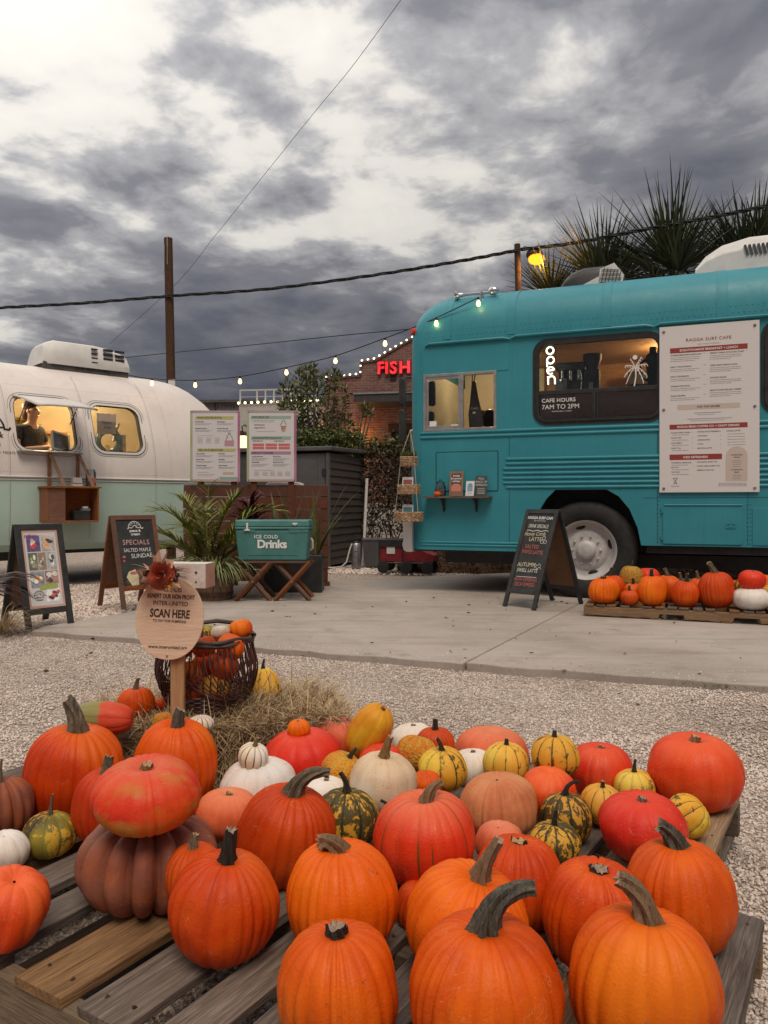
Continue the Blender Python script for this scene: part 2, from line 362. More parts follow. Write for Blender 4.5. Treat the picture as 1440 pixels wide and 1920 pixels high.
STONE = None
def stone_mat():
    m, t, b = newmat('gravel_stone'); a = t.add('ShaderNodeAttribute', attribute_name='tone'); tc = t.add('ShaderNodeTexCoord')
    c = t.ramp(a.outputs['Fac'], [(0.0, (0.20, 0.15, 0.125)), (0.2, (0.44, 0.35, 0.295)), (0.6, (0.66, 0.54, 0.46)), (0.9, (0.76, 0.65, 0.57)), (1.0, (0.80, 0.73, 0.66))])
    c = t.mix(0.35, c, t.ramp(t.noise(tc.outputs['Object'], 90, 4), [(0.3, (0.34, 0.27, 0.22)), (0.7, (0.78, 0.68, 0.59))]), 'MIX')
    t.l.new(c, b.inputs['Base Color']); b.inputs['Roughness'].default_value = 0.9; b.inputs['Specular IOR Level'].default_value = 0.2; return m
STONE = stone_mat()
def scatter(name, pts, smin, smax, seed, tone=(0, 1), z=0.0, label=None):
    gg = np.random.default_rng(seed); n = len(pts)
    base = np.array([(1,0,0),(-1,0,0),(0,1,0),(0,-1,0),(0,0,1),(0,0,-1)], float)
    tri = np.array([(0,2,4),(2,1,4),(1,3,4),(3,0,4),(2,0,5),(1,2,5),(3,1,5),(0,3,5)])
    sc = gg.uniform(smin, smax, (n,1,1)) * gg.uniform(.6, 1.25, (n,1,3)) * np.array([1, 1, .7]); jit = gg.normal(0, .22, (n,6,3))
    V = (base[None] + jit) * sc
    an = gg.uniform(0, 6.28, n); c, s_ = np.cos(an), np.sin(an)
    X = V[:,:,0]*c[:,None] - V[:,:,1]*s_[:,None]; Y = V[:,:,0]*s_[:,None] + V[:,:,1]*c[:,None]
    V = np.stack([X + pts[:,0:1], Y + pts[:,1:2], V[:,:,2] + z + gg.uniform(-.3, .35, (n,1))*sc[:,:,2] + (pts[:,2:3] if pts.shape[1] > 2 else 0)], 2)
    F = (tri[None] + (np.arange(n)*6)[:,None,None]).reshape(-1, 3)
    o = np_mesh(name, V.reshape(-1,3), F, STONE, None, {'tone': np.repeat(np.clip(gg.uniform(*tone, n) + 0.55*np.array([mnoise.noise((a*1.3, b*1.3, 2.0)) + .6*mnoise.noise((a*5, b*5, 7.0)) for a, b in pts[:, :2]]), 0.05, 0.93), 6)})
    return tag(o, label, 'gravel', kind='stuff')
gg = np.random.default_rng(7)
def region(n, y0, y1, pw=1.0):
    y = y0 + (y1-y0)*gg.random(n)**pw; x = (gg.random(n)*2-1)*(0.56*y + 0.25); return x, y
def beyond_edge(x, y): return (y - 4.78) > (x - 0.50) * (-0.352/0.936) - 0.02
x, y = region(70000, 1.1, 3.4, 0.9); k = ~beyond_edge(x, y)
P1 = np.stack([x, y], 1)[k]
x, y = region(95000, 3.3, 7.0, 0.9); k = ~(beyond_edge(x, y) & (x > -2.8 + (y-6)*0.4)); P2 = np.stack([x, y], 1)[k]
gz = lambda P: np.array([-0.028 + 0.018*mnoise.noise((a*.8, b*.8, 3.1)) for a, b in P])
P1 = np.c_[P1, gz(P1)]; P2 = np.c_[P2, gz(P2)]
scatter('gravel', P1, 0.0028, 0.0095, 11, (0.1, 1.0), label='loose pale beige gravel around and under the front pallets')
scatter('gravel', P2, 0.003, 0.0095, 12, (0.1, 1.0), label='pale beige gravel lot between the pallets and the concrete slab')
x = gg.uniform(-4.3, -1.5, 9000); y = gg.uniform(6.2, 9.8, 9000); k = x < (-2.78 + (y-6.0)*0.26)
P3 = np.c_[x[k], y[k], np.zeros(k.sum()) - .03]
scatter('gravel', P3, 0.010, 0.028, 13, (0.45, 1.0), label='chunky white gravel underneath the silver trailer')
x = gg.uniform(-1.2, 4.5, 9000); y = gg.uniform(10.2, 12.2, 9000); k = (y > 11.1 - 0.38*x*0.6)
P4 = np.c_[x[k], y[k], np.zeros(k.sum()) - .02]
scatter('gravel', P4, 0.010, 0.025, 14, (0.7, 1.0), label='strip of white gravel behind the slab by the red wagon')
# a few stray stones on the slab edge
x = gg.uniform(-2.4, 2.2, 420); off = np.abs(gg.normal(0, .16, 420)); P5 = np.c_[x, 4.78 + (x-.5)*(-.376) + off, np.full(420, .012)]
scatter('gravel', P5, 0.003, 0.008, 15, (0.2, 1.0), label='stray bits of gravel scattered along the slab edge')
# dead leaves blown over gravel and slab
nl = 110; x = gg.uniform(-2.2, 2.4, nl); y = gg.uniform(2.6, 8.5, nl); zl = np.where(beyond_edge(x, y), .016, -.008)
lv_ = leaf_mesh('fallen_leaves', np.c_[x, y, zl], gg.normal(size=(nl, 3))*np.array([1, 1, .12]), .035, .018, leaf_mat('dead_leaf', (.05, .028, .015), (.20, .12, .06), .9), None, 5)
tag(lv_, 'small dead leaves and bits scattered over gravel and slab', 'leaf litter', kind='stuff')
# bark mulch bank beyond the bus
mm = P('mulch', (0.045, 0.022, 0.012), (0.16, 0.075, 0.035), 26, 0.95, 0.9, 60)
mb = MB(); n = 60; rows = [(0.0, 0.0), (0.10, 0.10), (0.28, 0.20), (0.55, 0.26), (1.4, 0.27), (2.6, 0.25)]; vs = []
for i in range(n+1):
    x = 0.2 + 6.3*i/n
    for dy, h in rows: vs.append((x, 11.6 - 0.36*x + dy + 0.06*mnoise.noise((x*3, dy, 0)), -0.03 + h*(1 + 0.35*mnoise.noise((x*2.2, dy*3, 5))) + 0.03*mnoise.noise((x*9, dy*9, 1))))
q = len(rows); mb.put(vs, [(i*q+j, (i+1)*q+j, (i+1)*q+j+1, i*q+j+1) for i in range(n) for j in range(q-1)])
tag(mb.build('mulch_bed', mm, smooth=True), kind='structure')
rg = np.random.default_rng(3); nm = 5000; x = rg.uniform(.2, 6.4, nm); dy = rg.uniform(0, .9, nm); z = np.interp(dy, [0, .1, .28, .55, 1.4], [0, .1, .2, .26, .27]) - .02
chips = leaf_mesh('bark_chips', np.c_[x, 11.6-.36*x+dy, z+.01], rg.normal(size=(nm,3))*np.array([1,1,.35]), .07, .02, leaf_mat('bark_chip', (.03,.015,.01), (.22,.11,.055), .9), None, 5)
tag(chips, 'brown bark chips banked up on the far side of the bus', 'mulch', kind='stuff')

# ------------------------------------------------------------------ pallets
def wood_mat(name, dark, light, grain=1.0, rough=0.8, var=1.0, wear=1.0, ax='x'):
    if name in MATS: return MATS[name]
    m, t, b = newmat(name); tc = t.add('ShaderNodeTexCoord'); oi = t.add('ShaderNodeObjectInfo')
    ofs = t.add('ShaderNodeVectorMath', operation='ADD'); t.l.new(tc.outputs['Object'], ofs.inputs[0])
    cm_ = t.add('ShaderNodeCombineXYZ'); t.l.new(t.math('MULTIPLY', oi.outputs['Random'], 37.0), cm_.inputs[0]); t.l.new(t.math('MULTIPLY', oi.outputs['Random'], 91.0), cm_.inputs[1]); t.l.new(cm_.outputs[0], ofs.inputs[1])
    AX = lambda a, b: tuple(a if k == ax else b for k in 'xyz')
    v = t.mapping(ofs.outputs[0], scale=AX(1.0, 14*grain))
    gr = t.noise(v, 5.0, 8, 0.65, 1.2); fine = t.noise(t.mapping(ofs.outputs[0], scale=AX(2, 60*grain)), 6, 5, 0.6)
    blot = t.noise(ofs.outputs[0], 3.5, 5, 0.6)
    c = t.ramp(gr, [(0.28, dark), (0.72, light)])
    c = t.mix(t.ramp(fine, [(0.40, 0.5*wear), (0.6, 0.0)]), c, [x*0.45 for x in dark])
    c = t.mix(t.ramp(blot, [(0.42, 0.0), (0.75, 0.45*wear)]), c, [x*0.55 for x in dark])
    hs = t.add('ShaderNodeHueSaturation'); t.l.new(c, hs.inputs['Color']); t.l.new(t.math('MULTIPLY_ADD', oi.outputs['Random'], 0.55*var, 1-0.28*var), hs.inputs['Value'])
    t.l.new(t.math('MULTIPLY_ADD', oi.outputs['Random'], 0.5*var, 1-0.3*var), hs.inputs['Saturation'])
    t.l.new(hs.outputs[0], b.inputs['Base Color']); b.inputs['Roughness'].default_value = rough; b.inputs['Specular IOR Level'].default_value = 0.3
    bp = t.add('ShaderNodeBump'); bp.inputs['Strength'].default_value = 0.5; bp.inputs['Distance'].default_value = 0.004
    t.l.new(t.math('ADD', gr, fine), bp.inputs['Height']); t.l.new(bp.outputs[0], b.inputs['Normal']); MATS[name] = m; return m
WG = wood_mat('weathered_grey_wood', (0.075, 0.056, 0.045), (0.25, 0.20, 0.165))
WB = wood_mat('weathered_brown_wood', (0.095, 0.053, 0.028), (0.33, 0.205, 0.115))
WY = wood_mat('stringer_wood', (0.13, 0.085, 0.05), (0.28, 0.20, 0.13), ax='y')
WX = wood_mat('notched_stringer_wood', (0.17, 0.10, 0.055), (0.36, 0.24, 0.145))
WN = wood_mat('new_pallet_wood', (0.24, 0.155, 0.09), (0.46, 0.33, 0.21))
def plank(name, L, wd, th, mat, parent, loc, rz, seed=0):
    """board along local x with slightly worn, uneven outline; origin at its centre, top at +th/2"""
    rg = random.Random(seed); n = 8; vs = []
    for i in range(n+1):
        x = -L/2 + L*i/n; e = 0.35 if i in (0, n) else 1
        dx = rg.uniform(-.006, .006) if i in (0, n) else 0
        for sy, sz in ((-1,-1),(1,-1),(1,1),(-1,1)):
            vs.append((x+dx+(rg.uniform(-.004,.004) if i in (0,n) else 0), sy*wd/2 + rg.uniform(-.0022,.0022), sz*th/2 + rg.uniform(-.0012,.0012)))
    fs = [(i*4+j, i*4+(j+1)%4, (i+1)*4+(j+1)%4, (i+1)*4+j) for i in range(n) for j in range(4)] + [(3,2,1,0), (n*4, n*4+1, n*4+2, n*4+3)]
    mb = MB(); mb.put(vs, [f[::-1] for f in fs]); return mb.build(name, mat, parent, loc=loc, rz=rz, bevel=0.0018)
def pallet(label, corner, ang, LU, LV, mats, gaps, wd, notch=False, seed=1, zt=0.13, group='wooden pallets'):
    """corner = near right corner; boards run along local x (length LU), stacked towards +y (LV)"""
    t = thing('wooden_pallet', label, 'pallet', (corner[0], corner[1], 0), ang, group); rg = random.Random(seed)
    th = 0.020
    y = wd[0]/2; i = 0; nails = MB()
    while y + wd[i % len(wd)]/2 <= LV + 1e-4:
        w_ = wd[i % len(wd)]
        plank('top_board', LU + rg.uniform(-.01, .012), w_, th, mats[i % len(mats)], t, (LU/2 + rg.uniform(-.006,.006), y, zt - th/2 + rg.uniform(-.001,.001)), rg.uniform(-.008,.008), seed*31+i)
        for sx in (0.05, LU/2, LU-0.05):
            for q in (-.28, .28): nails.cyl((sx+rg.uniform(-.008,.008), y+q*w_, zt-.002), (sx, y+q*w_, zt+.0022), 0.0032, n=6)
        y += w_/2 + gaps[i % len(gaps)] + wd[(i+1) % len(wd)]/2; i += 1
    nails.build('nails', P('rusty_nail', (0.05,0.03,0.02), (0.12,0.07,0.05), 40, .7, metal=.6), t)
    for sx in (0.022, LU/2, LU-0.022):
        mb = MB(); h = zt - th - 0.018
        poly = [(0,0),(LV,0),(LV,h),(0,h)]
        if notch: 
            c1, c2 = LV*.20, LV*.62; poly = [(0,0),(c1,0),(c1+.02,.035),(c1+.2,.035),(c1+.22,0),(c2,0),(c2+.02,.035),(c2+.2,.035),(c2+.22,0),(LV,0),(LV,h),(0,h)]
        mb.xf = Matrix.Rotation(R(90), 4, 'Z'); mb.prism([(p[0]+0.001, p[1]) for p in poly], -0.019, 0.019)
        mb.build('stringer', WY, t, loc=(sx, 0, 0.018), bevel=0.002)
    for y in (0.06, LV/2, LV-0.06): plank('bottom_board', LU-.004, 0.09, 0.016, mats[-1], t, (LU/2, y, 0.009), 0, seed*7+int(y*90))
    return t
uA = math.atan2(0.85, 0.53)        # the boards' direction
u2, v2 = Vector((0.53, 0.85)), Vector((0.85, -0.53))
Pb = Vector((0.80, 1.62))
def corner(p): return (p.x, p.y)
# front pallet: local x along u, local y = -v (towards the left of the picture)
pallet('weathered grey brown pallet in front with wide gaps between its boards', corner(Pb - u2*0.95), uA, 0.95, 1.22, [WG, WB, WG, WG, WG, WG], [0.04, 0.04, 0.05, 0.045, 0.035, 0.05], [0.115, 0.135, 0.09, 0.09, 0.085, 0.09], seed=4, group='pallets under the big pumpkin pile')
pallet('grey pallet at left edge under mauve and striped pumpkins', corner(Pb - u2*0.95 - v2*1.245 + u2*0.02), uA+0.02, 0.80, 1.0, [WG, WG, WB], [0.045], [0.09, 0.10], seed=9, group='pallets under the big pumpkin pile')
pallet('pale newer pallet at the back right under the red pumpkins', corner(Pb + u2*0.015 - v2*0.14), uA-0.01, 0.70, 1.02, [WN, WN, WG], [0.03, 0.045], [0.10, 0.09], seed=14, group='pallets under the big pumpkin pile')
busA = math.atan2(-0.361, 0.932)
# ------------------------------------------------------------------ pumpkins
def pumpkin_mat(name, stops, mottle=None, stripe=None, rough=0.42, top=None, blush=None, val=0.16, spots=0.45, wart=0.0, pattern_scale=9.0):
    """stops: base colours by broad noise; stripe: colour along the grooves; mottle: (colour, amount) broken flecks; top: colour near the stem"""
    m, t, b = newmat(name); tc = t.add('ShaderNodeTexCoord'); oi = t.add('ShaderNodeObjectInfo')
    ad = t.add('ShaderNodeVectorMath', operation='ADD'); t.l.new(tc.outputs['Generated'], ad.inputs[0])
    cx = t.add('ShaderNodeCombineXYZ'); t.l.new(t.math('MULTIPLY', oi.outputs['Random'], 53.0), cx.inputs[0]); t.l.new(cx.outputs[0], ad.inputs[1]); v = ad.outputs[0]
    rib = t.add('ShaderNodeAttribute', attribute_name='rib').outputs['Fac']; lat = t.add('ShaderNodeAttribute', attribute_name='lat').outputs['Fac']; th = t.add('ShaderNodeAttribute', attribute_name='theta').outputs['Fac']
    n1 = t.noise(v, 1.7, 4, 0.55); k = len(stops)
    c = t.ramp(n1, [(0.32 + 0.36*i/max(1, k-1), s_) for i, s_ in enumerate(stops)])
    # fine meridional streaks
    sv = t.add('ShaderNodeCombineXYZ'); t.l.new(t.math('MULTIPLY', th, 60.0), sv.inputs[0]); t.l.new(t.math('MULTIPLY', lat, 2.2), sv.inputs[1]); t.l.new(t.math('MULTIPLY', oi.outputs['Random'], 30.0), sv.inputs[2])
    st = t.noise(sv.outputs[0], 1.0, 5, 0.6)
    c = t.mix(t.ramp(st, [(0.35, 0.22), (0.6, 0.0)]), c, [x*0.72 for x in stops[0]])
    if blush: c = t.mix(t.ramp(t.noise(v, 2.2, 3, 0.5, 0.4), [(0.50, 0.0), (0.68, 0.8)]), c, blush)
    if top: c = t.mix(t.ramp(lat, [(0.62, 0.0), (0.99, 0.75)]), c, top)
    if mottle:
        mv = t.add('ShaderNodeCombineXYZ'); t.l.new(t.math('MULTIPLY', th, 26.0), mv.inputs[0]); t.l.new(t.math('MULTIPLY', lat, 9.0), mv.inputs[1]); t.l.new(t.math('MULTIPLY', oi.outputs['Random'], 41.0), mv.inputs[2])
        fl = t.noise(mv.outputs[0], 1.0, 8, 0.68, 0.8); f2 = t.noise(v, 2.0, 3, 0.5)
        amt = t.math('ADD', fl, t.math('MULTIPLY', t.math('SUBTRACT', f2, 0.5), 0.55))
        amt = t.math('ADD', amt, t.math('MULTIPLY', t.math('SUBTRACT', 0.55, rib), 0.12))
        a = 0.62 - mottle[1]*0.2
        c = t.mix(t.ramp(amt, [(a, 0.0), (a+0.045, 0.92)]), c, mottle[0])
    if stripe:
        brk = t.noise(sv.outputs[0], 0.35, 5, 0.7)
        w_ = t.math('ADD', rib, t.math('MULTIPLY', t.math('SUBTRACT', brk, 0.5), 0.5))
        sm = t.ramp(w_, [(stripe[1]-0.07, 0.95), (stripe[1]+0.05, 0.0)])
        if len(stripe) > 2:      # only some of the grooves are scarred
            sel = t.add('ShaderNodeCombineXYZ'); t.l.new(t.math('MULTIPLY', th, 9.0), sel.inputs[0]); t.l.new(t.math('MULTIPLY', lat, 1.6), sel.inputs[1]); sm = t.math('MULTIPLY', sm, t.ramp(t.noise(sel.outputs[0], 1.0, 2, 0.5), [(0.48, 0.0), (0.56, 1.0)]))
        c = t.mix(sm, c, stripe[0])
    # pale or darker ground patch, scars, scuffs and dirt
    c = t.mix(t.ramp(t.noise(v, 0.9, 2, 0.4), [(0.56, 0.0), (0.70, 0.40)]), c, [min(0.8, stops[-1][0]*1.05), min(0.8, stops[-1][1]*1.7), min(0.8, stops[-1][2]*2.0)])
    sp_ = t.noise(v, 14, 4, 0.7, 0.8); sp2 = t.noise(v, 2.7, 2, 0.5)
    c = t.mix(t.math('MULTIPLY', t.ramp(sp_, [(0.66, 0.0), (0.72, spots*1.6)]), t.ramp(sp2, [(0.5, 0.0), (0.62, 1.0)])), c, (0.30, 0.17, 0.08))
    c = t.mix(t.math('MULTIPLY', t.ramp(t.noise(v, 60, 2, 0.5), [(0.70, 0.0), (0.74, 0.55)]), 0.6), c, (0.55, 0.36, 0.20))
    ln = t.math('ABSOLUTE', t.math('SUBTRACT', t.noise(v, 3.4, 3, 0.55, 1.5), 0.5)); lm_ = t.math('MULTIPLY', t.ramp(ln, [(0.0, 0.42), (0.008, 0.0)]), t.ramp(t.noise(v, 2.1, 2, 0.5), [(0.54, 0.0), (0.62, 1.0)]))
    c = t.mix(lm_, c, (0.56, 0.34, 0.18))
    dk = t.math('MULTIPLY', t.ramp(t.noise(v, 22, 3, 0.6), [(0.64, 0.0), (0.70, 0.7)]), t.ramp(t.noise(v, 1.9, 2, 0.5), [(0.52, 0.0), (0.64, 1.0)])); c = t.mix(dk, c, (0.12, 0.06, 0.025))
    hs = t.add('ShaderNodeHueSaturation'); t.l.new(c, hs.inputs['Color']); t.l.new(t.math('MULTIPLY_ADD', oi.outputs['Random'], val, 1-val/2), hs.inputs['Value'])
    t.l.new(t.math('MULTIPLY_ADD', oi.outputs['Random'], 0.010, 0.495), hs.inputs['Hue'])
    t.l.new(hs.outputs[0], b.inputs['Base Color'])
    t.l.new(t.ramp(t.noise(v, 5, 5, 0.6), [(0.3, rough-0.06), (0.7, rough+0.14)]), b.inputs['Roughness'])
    b.inputs['Specular IOR Level'].default_value = 0.20
    bp = t.add('ShaderNodeBump'); bp.inputs['Strength'].default_value = 0.45 + wart; bp.inputs['Distance'].default_value = 0.006 + wart*0.012
    h = t.math('ADD', t.math('MULTIPLY', st, 0.35), t.math('MULTIPLY', t.noise(v, 38 if not wart else 16, 4, 0.55), 0.4 + wart))
    t.l.new(h, bp.inputs['Height']); t.l.new(bp.outputs[0], b.inputs['Normal'])
    MATS[name] = m; return m
ORG = pumpkin_mat('pumpkin_orange', [(0.50, 0.047, 0.002), (0.64, 0.074, 0.003), (0.74, 0.115, 0.005)])
ORB = pumpkin_mat('pumpkin_bright_orange', [(0.66, 0.078, 0.002), (0.75, 0.108, 0.003), (0.80, 0.15, 0.005)])
DOR = pumpkin_mat('pumpkin_deep_orange', [(0.46, 0.036, 0.003), (0.55, 0.050, 0.004), (0.60, 0.070, 0.007)])
RED = pumpkin_mat('pumpkin_red', [(0.58, 0.016, 0.008), (0.66, 0.022, 0.010), (0.70, 0.040, 0.013)], rough=0.34, top=(0.70, 0.075, 0.035))
RDO = pumpkin_mat('pumpkin_red_orange', [(0.64, 0.034, 0.007), (0.72, 0.050, 0.009), (0.76, 0.095, 0.020)], rough=0.36, top=(0.76, 0.11, 0.04))
RDG = pumpkin_mat('pumpkin_red_green_blush', [(0.66, 0.040, 0.012), (0.71, 0.060, 0.015), (0.72, 0.11, 0.015)], rough=0.38, blush=(0.44, 0.25, 0.03), top=(0.72, 0.10, 0.05), spots=0.45)
RDS = pumpkin_mat('pumpkin_red_striped', [(0.64, 0.034, 0.010), (0.71, 0.052, 0.013), (0.74, 0.085, 0.025)], rough=0.36, stripe=((0.16, 0.075, 0.018), 0.22, 1), top=(0.74, 0.20, 0.09))
PNK = pumpkin_mat('pumpkin_pink', [(0.58, 0.080, 0.030), (0.66, 0.115, 0.045), (0.68, 0.17, 0.075)], rough=0.5, top=(0.70, 0.22, 0.12))
TAN = pumpkin_mat('pumpkin_tan_pink', [(0.50, 0.15, 0.055), (0.60, 0.21, 0.085), (0.62, 0.28, 0.12)], rough=0.5, blush=(0.60, 0.085, 0.030))
MAU = pumpkin_mat('pumpkin_mauve', [(0.20, 0.062, 0.038), (0.26, 0.085, 0.052), (0.31, 0.115, 0.070)], rough=0.52, blush=(0.34, 0.090, 0.028), spots=0.35)
WHT = pumpkin_mat('pumpkin_white', [(0.68, 0.57, 0.47), (0.76, 0.66, 0.56), (0.78, 0.70, 0.61)], rough=0.48, val=0.08)
CRM = pumpkin_mat('pumpkin_cream', [(0.60, 0.41, 0.25), (0.67, 0.49, 0.32), (0.70, 0.54, 0.38)], rough=0.52, spots=0.5, val=0.08)
GRN = pumpkin_mat('gourd_green', [(0.56, 0.26, 0.025), (0.62, 0.33, 0.035)], mottle=((0.035, 0.036, 0.016), 0.95), stripe=((0.026, 0.034, 0.018), 0.30), rough=0.46)
YGR = pumpkin_mat('gourd_yellow_green', [(0.66, 0.29, 0.025), (0.72, 0.37, 0.04)], mottle=((0.055, 0.048, 0.018), 0.42), stripe=((0.05, 0.048, 0.02), 0.20), rough=0.46)
YEL = pumpkin_mat('gourd_yellow_striped', [(0.70, 0.32, 0.035), (0.74, 0.40, 0.06)], mottle=((0.15, 0.085, 0.025), 0.28), stripe=((0.09, 0.055, 0.02), 0.14), rough=0.46)
YOR = pumpkin_mat('gourd_orange_warty', [(0.66, 0.20, 0.02), (0.74, 0.31, 0.03)], mottle=((0.64, 0.36, 0.06), 0.7), rough=0.5, wart=0.5)
YSQ = pumpkin_mat('squash_yellow', [(0.70, 0.30, 0.016), (0.78, 0.38, 0.022)], rough=0.38, blush=(0.64, 0.20, 0.02))
WRT = pumpkin_mat('gourd_warty_gold', [(0.62, 0.24, 0.03), (0.70, 0.36, 0.06)], rough=0.55, wart=1.0)
CST = pumpkin_mat('mini_cream_striped', [(0.74, 0.58, 0.42), (0.78, 0.66, 0.52)], stripe=((0.10, 0.075, 0.03), 0.30), rough=0.45)
HGR = pumpkin_mat('squash_half_green', [(0.62, 0.075, 0.025), (0.70, 0.11, 0.04)], rough=0.4)
t = NT(HGR.node_tree); bs_ = [n for n in HGR.node_tree.nodes if n.type == 'BSDF_PRINCIPLED'][0]; lk = bs_.inputs['Base Color'].links[0].from_socket
tcn = t.add('ShaderNodeTexCoord'); sx_ = t.add('ShaderNodeSeparateXYZ'); t.l.new(tcn.outputs['Generated'], sx_.inputs[0])
ee = t.math('ADD', sx_.outputs[2], t.math('MULTIPLY', t.noise(tcn.outputs['Generated'], 5, 5), 0.16))
t.l.new(t.mix(t.ramp(ee, [(0.56, 0.0), (0.64, 1.0)]), lk, (0.25, 0.22, 0.075)), bs_.inputs['Base Color'])
STD = wood_mat('stem_dark', (0.030, 0.028, 0.020), (0.27, 0.225, 0.15), 2.2, 0.7, ax='z')
STT = wood_mat('stem_tan', (0.13, 0.075, 0.035), (0.38, 0.25, 0.14), 3.0, 0.75, ax='z')
STK = wood_mat('stem_black', (0.012, 0.012, 0.009), (0.085, 0.070, 0.045), 3.0, 0.6, ax='z')
STC = wood_mat('stem_cut_end', (0.40, 0.26, 0.15), (0.62, 0.45, 0.30), 2.0, 0.85, ax='z')

def pumpkin_mesh(Rx, asp, ribs, depth, seed, dimple=0.16, lump=0.03, fine=1.0, nlat=40, sq=1.0, pear=0.0, groove_p=0.45):
    rg = random.Random(seed); wdt = [rg.uniform(.5, 1.5) if ribs > 16 else rg.uniform(.85, 1.18) for _ in range(ribs)]; tot = sum(wdt); edges = [0]
    for q in wdt: edges.append(edges[-1] + q/tot)
    per = 8 if ribs < 18 else 6
    if nlat < 30: per = 5
    ths = []; crest = []; rv = []
    for i in range(ribs):
        amp = rg.uniform(.35, 1.3) if ribs > 16 else rg.uniform(.85, 1.12)
        for j in range(per):
            u = j/per; ths.append((edges[i]*(1-u) + edges[i+1]*u)*2*math.pi); crest.append(1 - amp*(1 - math.sin(math.pi*u)**groove_p) if j else 1 - amp); rv.append(math.sin(math.pi*u)**groove_p)
    n = len(ths); ph = [rg.uniform(0, 6.28) for _ in range(8)]; am = [rg.uniform(-1, 1) for _ in range(8)]
    V = []; A = {'rib': [], 'lat': [], 'theta': []}
    for i in range(nlat+1):
        p = i/nlat; phi = -math.pi/2 + math.pi*(0.004 + 0.992*p)
        cr = math.cos(phi); zr = math.sin(phi)
        r0 = abs(cr)**(0.82*sq); z0 = zr*(1 - 0.0)
        z0 -= dimple*math.exp(-(r0/0.24)**2) if zr > 0 else -dimple*.75*math.exp(-(r0/0.30)**2)
        wgt = min(1.0, abs(cr)/0.38)
        r0 *= 1 - pear*zr
        for j in range(n):
            a = ths[j]
            lm = 1 + lump*(am[0]*math.sin(a+ph[0]) + am[1]*math.sin(2*a+ph[1]) + .6*am[2]*math.sin(3*a+ph[2]+2*zr) + .7*am[3]*math.sin(a+3*zr+ph[3]))
            dd = 1 - depth*(1-crest[j])*wgt
            wrk = 1 + fine*0.004*mnoise.noise((math.cos(a)*6*cr+seed, math.sin(a)*6*cr, zr*3)) + fine*0.022*mnoise.noise((math.cos(a)*2*cr+seed, math.sin(a)*2*cr, zr*2+9)) + fine*0.007*mnoise.noise((math.cos(a)*14*cr+seed, math.sin(a)*14*cr, zr*2.2))
            r_ = Rx*r0*lm*dd*wrk
            zz = Rx*asp*z0*(1 + 0.35*lump*am[4]*math.sin(a+ph[4])) * (1 - 0.45*depth*(1-crest[j])*(1 if zr > 0 else .6)*min(1, abs(cr)/.3))
            V.append((r_*math.cos(a), r_*math.sin(a), zz)); A['rib'].append(rv[j]); A['lat'].append(p); A['theta'].append(a/6.2832)
    V = np.array(V); i0 = np.arange(nlat)[:, None]*n + np.arange(n)[None]; i1 = np.arange(nlat)[:, None]*n + (np.arange(n)[None]+1) % n
    F = np.stack([i0, i1, i1+n, i0+n], 2).reshape(-1, 4)
    # dent of the stem area for placing stems
    ztop = Rx*asp*(math.sin(math.pi/2*.992) - dimple)
    return V, F, {k: np.array(x) for k, x in A.items()}, ztop
def stem_mesh(L, r0, r1, bend, seed, ridges=5, flare=2.0, curl=0.0):
    rg = random.Random(seed); n = ridges*4; k = 14; mb = MB(); pts = []; p = Vector((0, 0, -r0*0.7)); d = Vector((0, 0, 1)); bx = Vector((bend[0], bend[1], 0))
    bl = bx.length; steps = k
    for i in range(k+1):
        pts.append(p.copy()); tt = i/k
        dd = Vector((0,0,1))*math.cos(bl*tt**1.2) + (bx.normalized() if bl > 1e-5 else Vector((0,0,0)))*math.sin(bl*tt**1.2)
        p = p + dd*(L + r0*.7)/k
    vs = []; up = Vector((1, 0, 0))
    for i in range(k+1):
        tt = i/k; tg = (pts[min(i+1,k)] - pts[max(i-1,0)]).normalized(); a = tg.cross(up)
        if a.length < 1e-4: a = tg.cross(Vector((0,1,0)))
        a.normalize(); b = a.cross(tg)
        r = r0 + (r1-r0)*min(1, tt*1.15); fl = (flare-1)*math.exp(-tt*7)
        for j in range(n):
            an = 2*math.pi*j/n + tt*0.8; cw = math.cos(ridges*(an - tt*0.8)); rd = 1 + (0.27+0.45*fl)*math.copysign(abs(cw)**.7, cw)*(1 - .25*tt) + rg.uniform(-.07,.07)
            vs.append(pts[i] + (a*math.cos(an) + b*math.sin(an))*r*(1+fl)*rd)
    # chipped, uneven end
    for j in range(n): vs[k*n+j] = vs[k*n+j] + (pts[k]-pts[k-1]).normalized()*rg.uniform(-.40, .45)*r1
    fs = [(i*n+j, i*n+(j+1)%n, (i+1)*n+(j+1)%n, (i+1)*n+j) for i in range(k) for j in range(n)]
    mb.put(vs, fs, 0); c = pts[k] - (pts[k]-pts[k-1]).normalized()*r1*.15
    mb.put([vs[k*n+j] for j in range(n)] + [c], [(j, (j+1)%n, n) for j in range(n)], 1)
    return mb
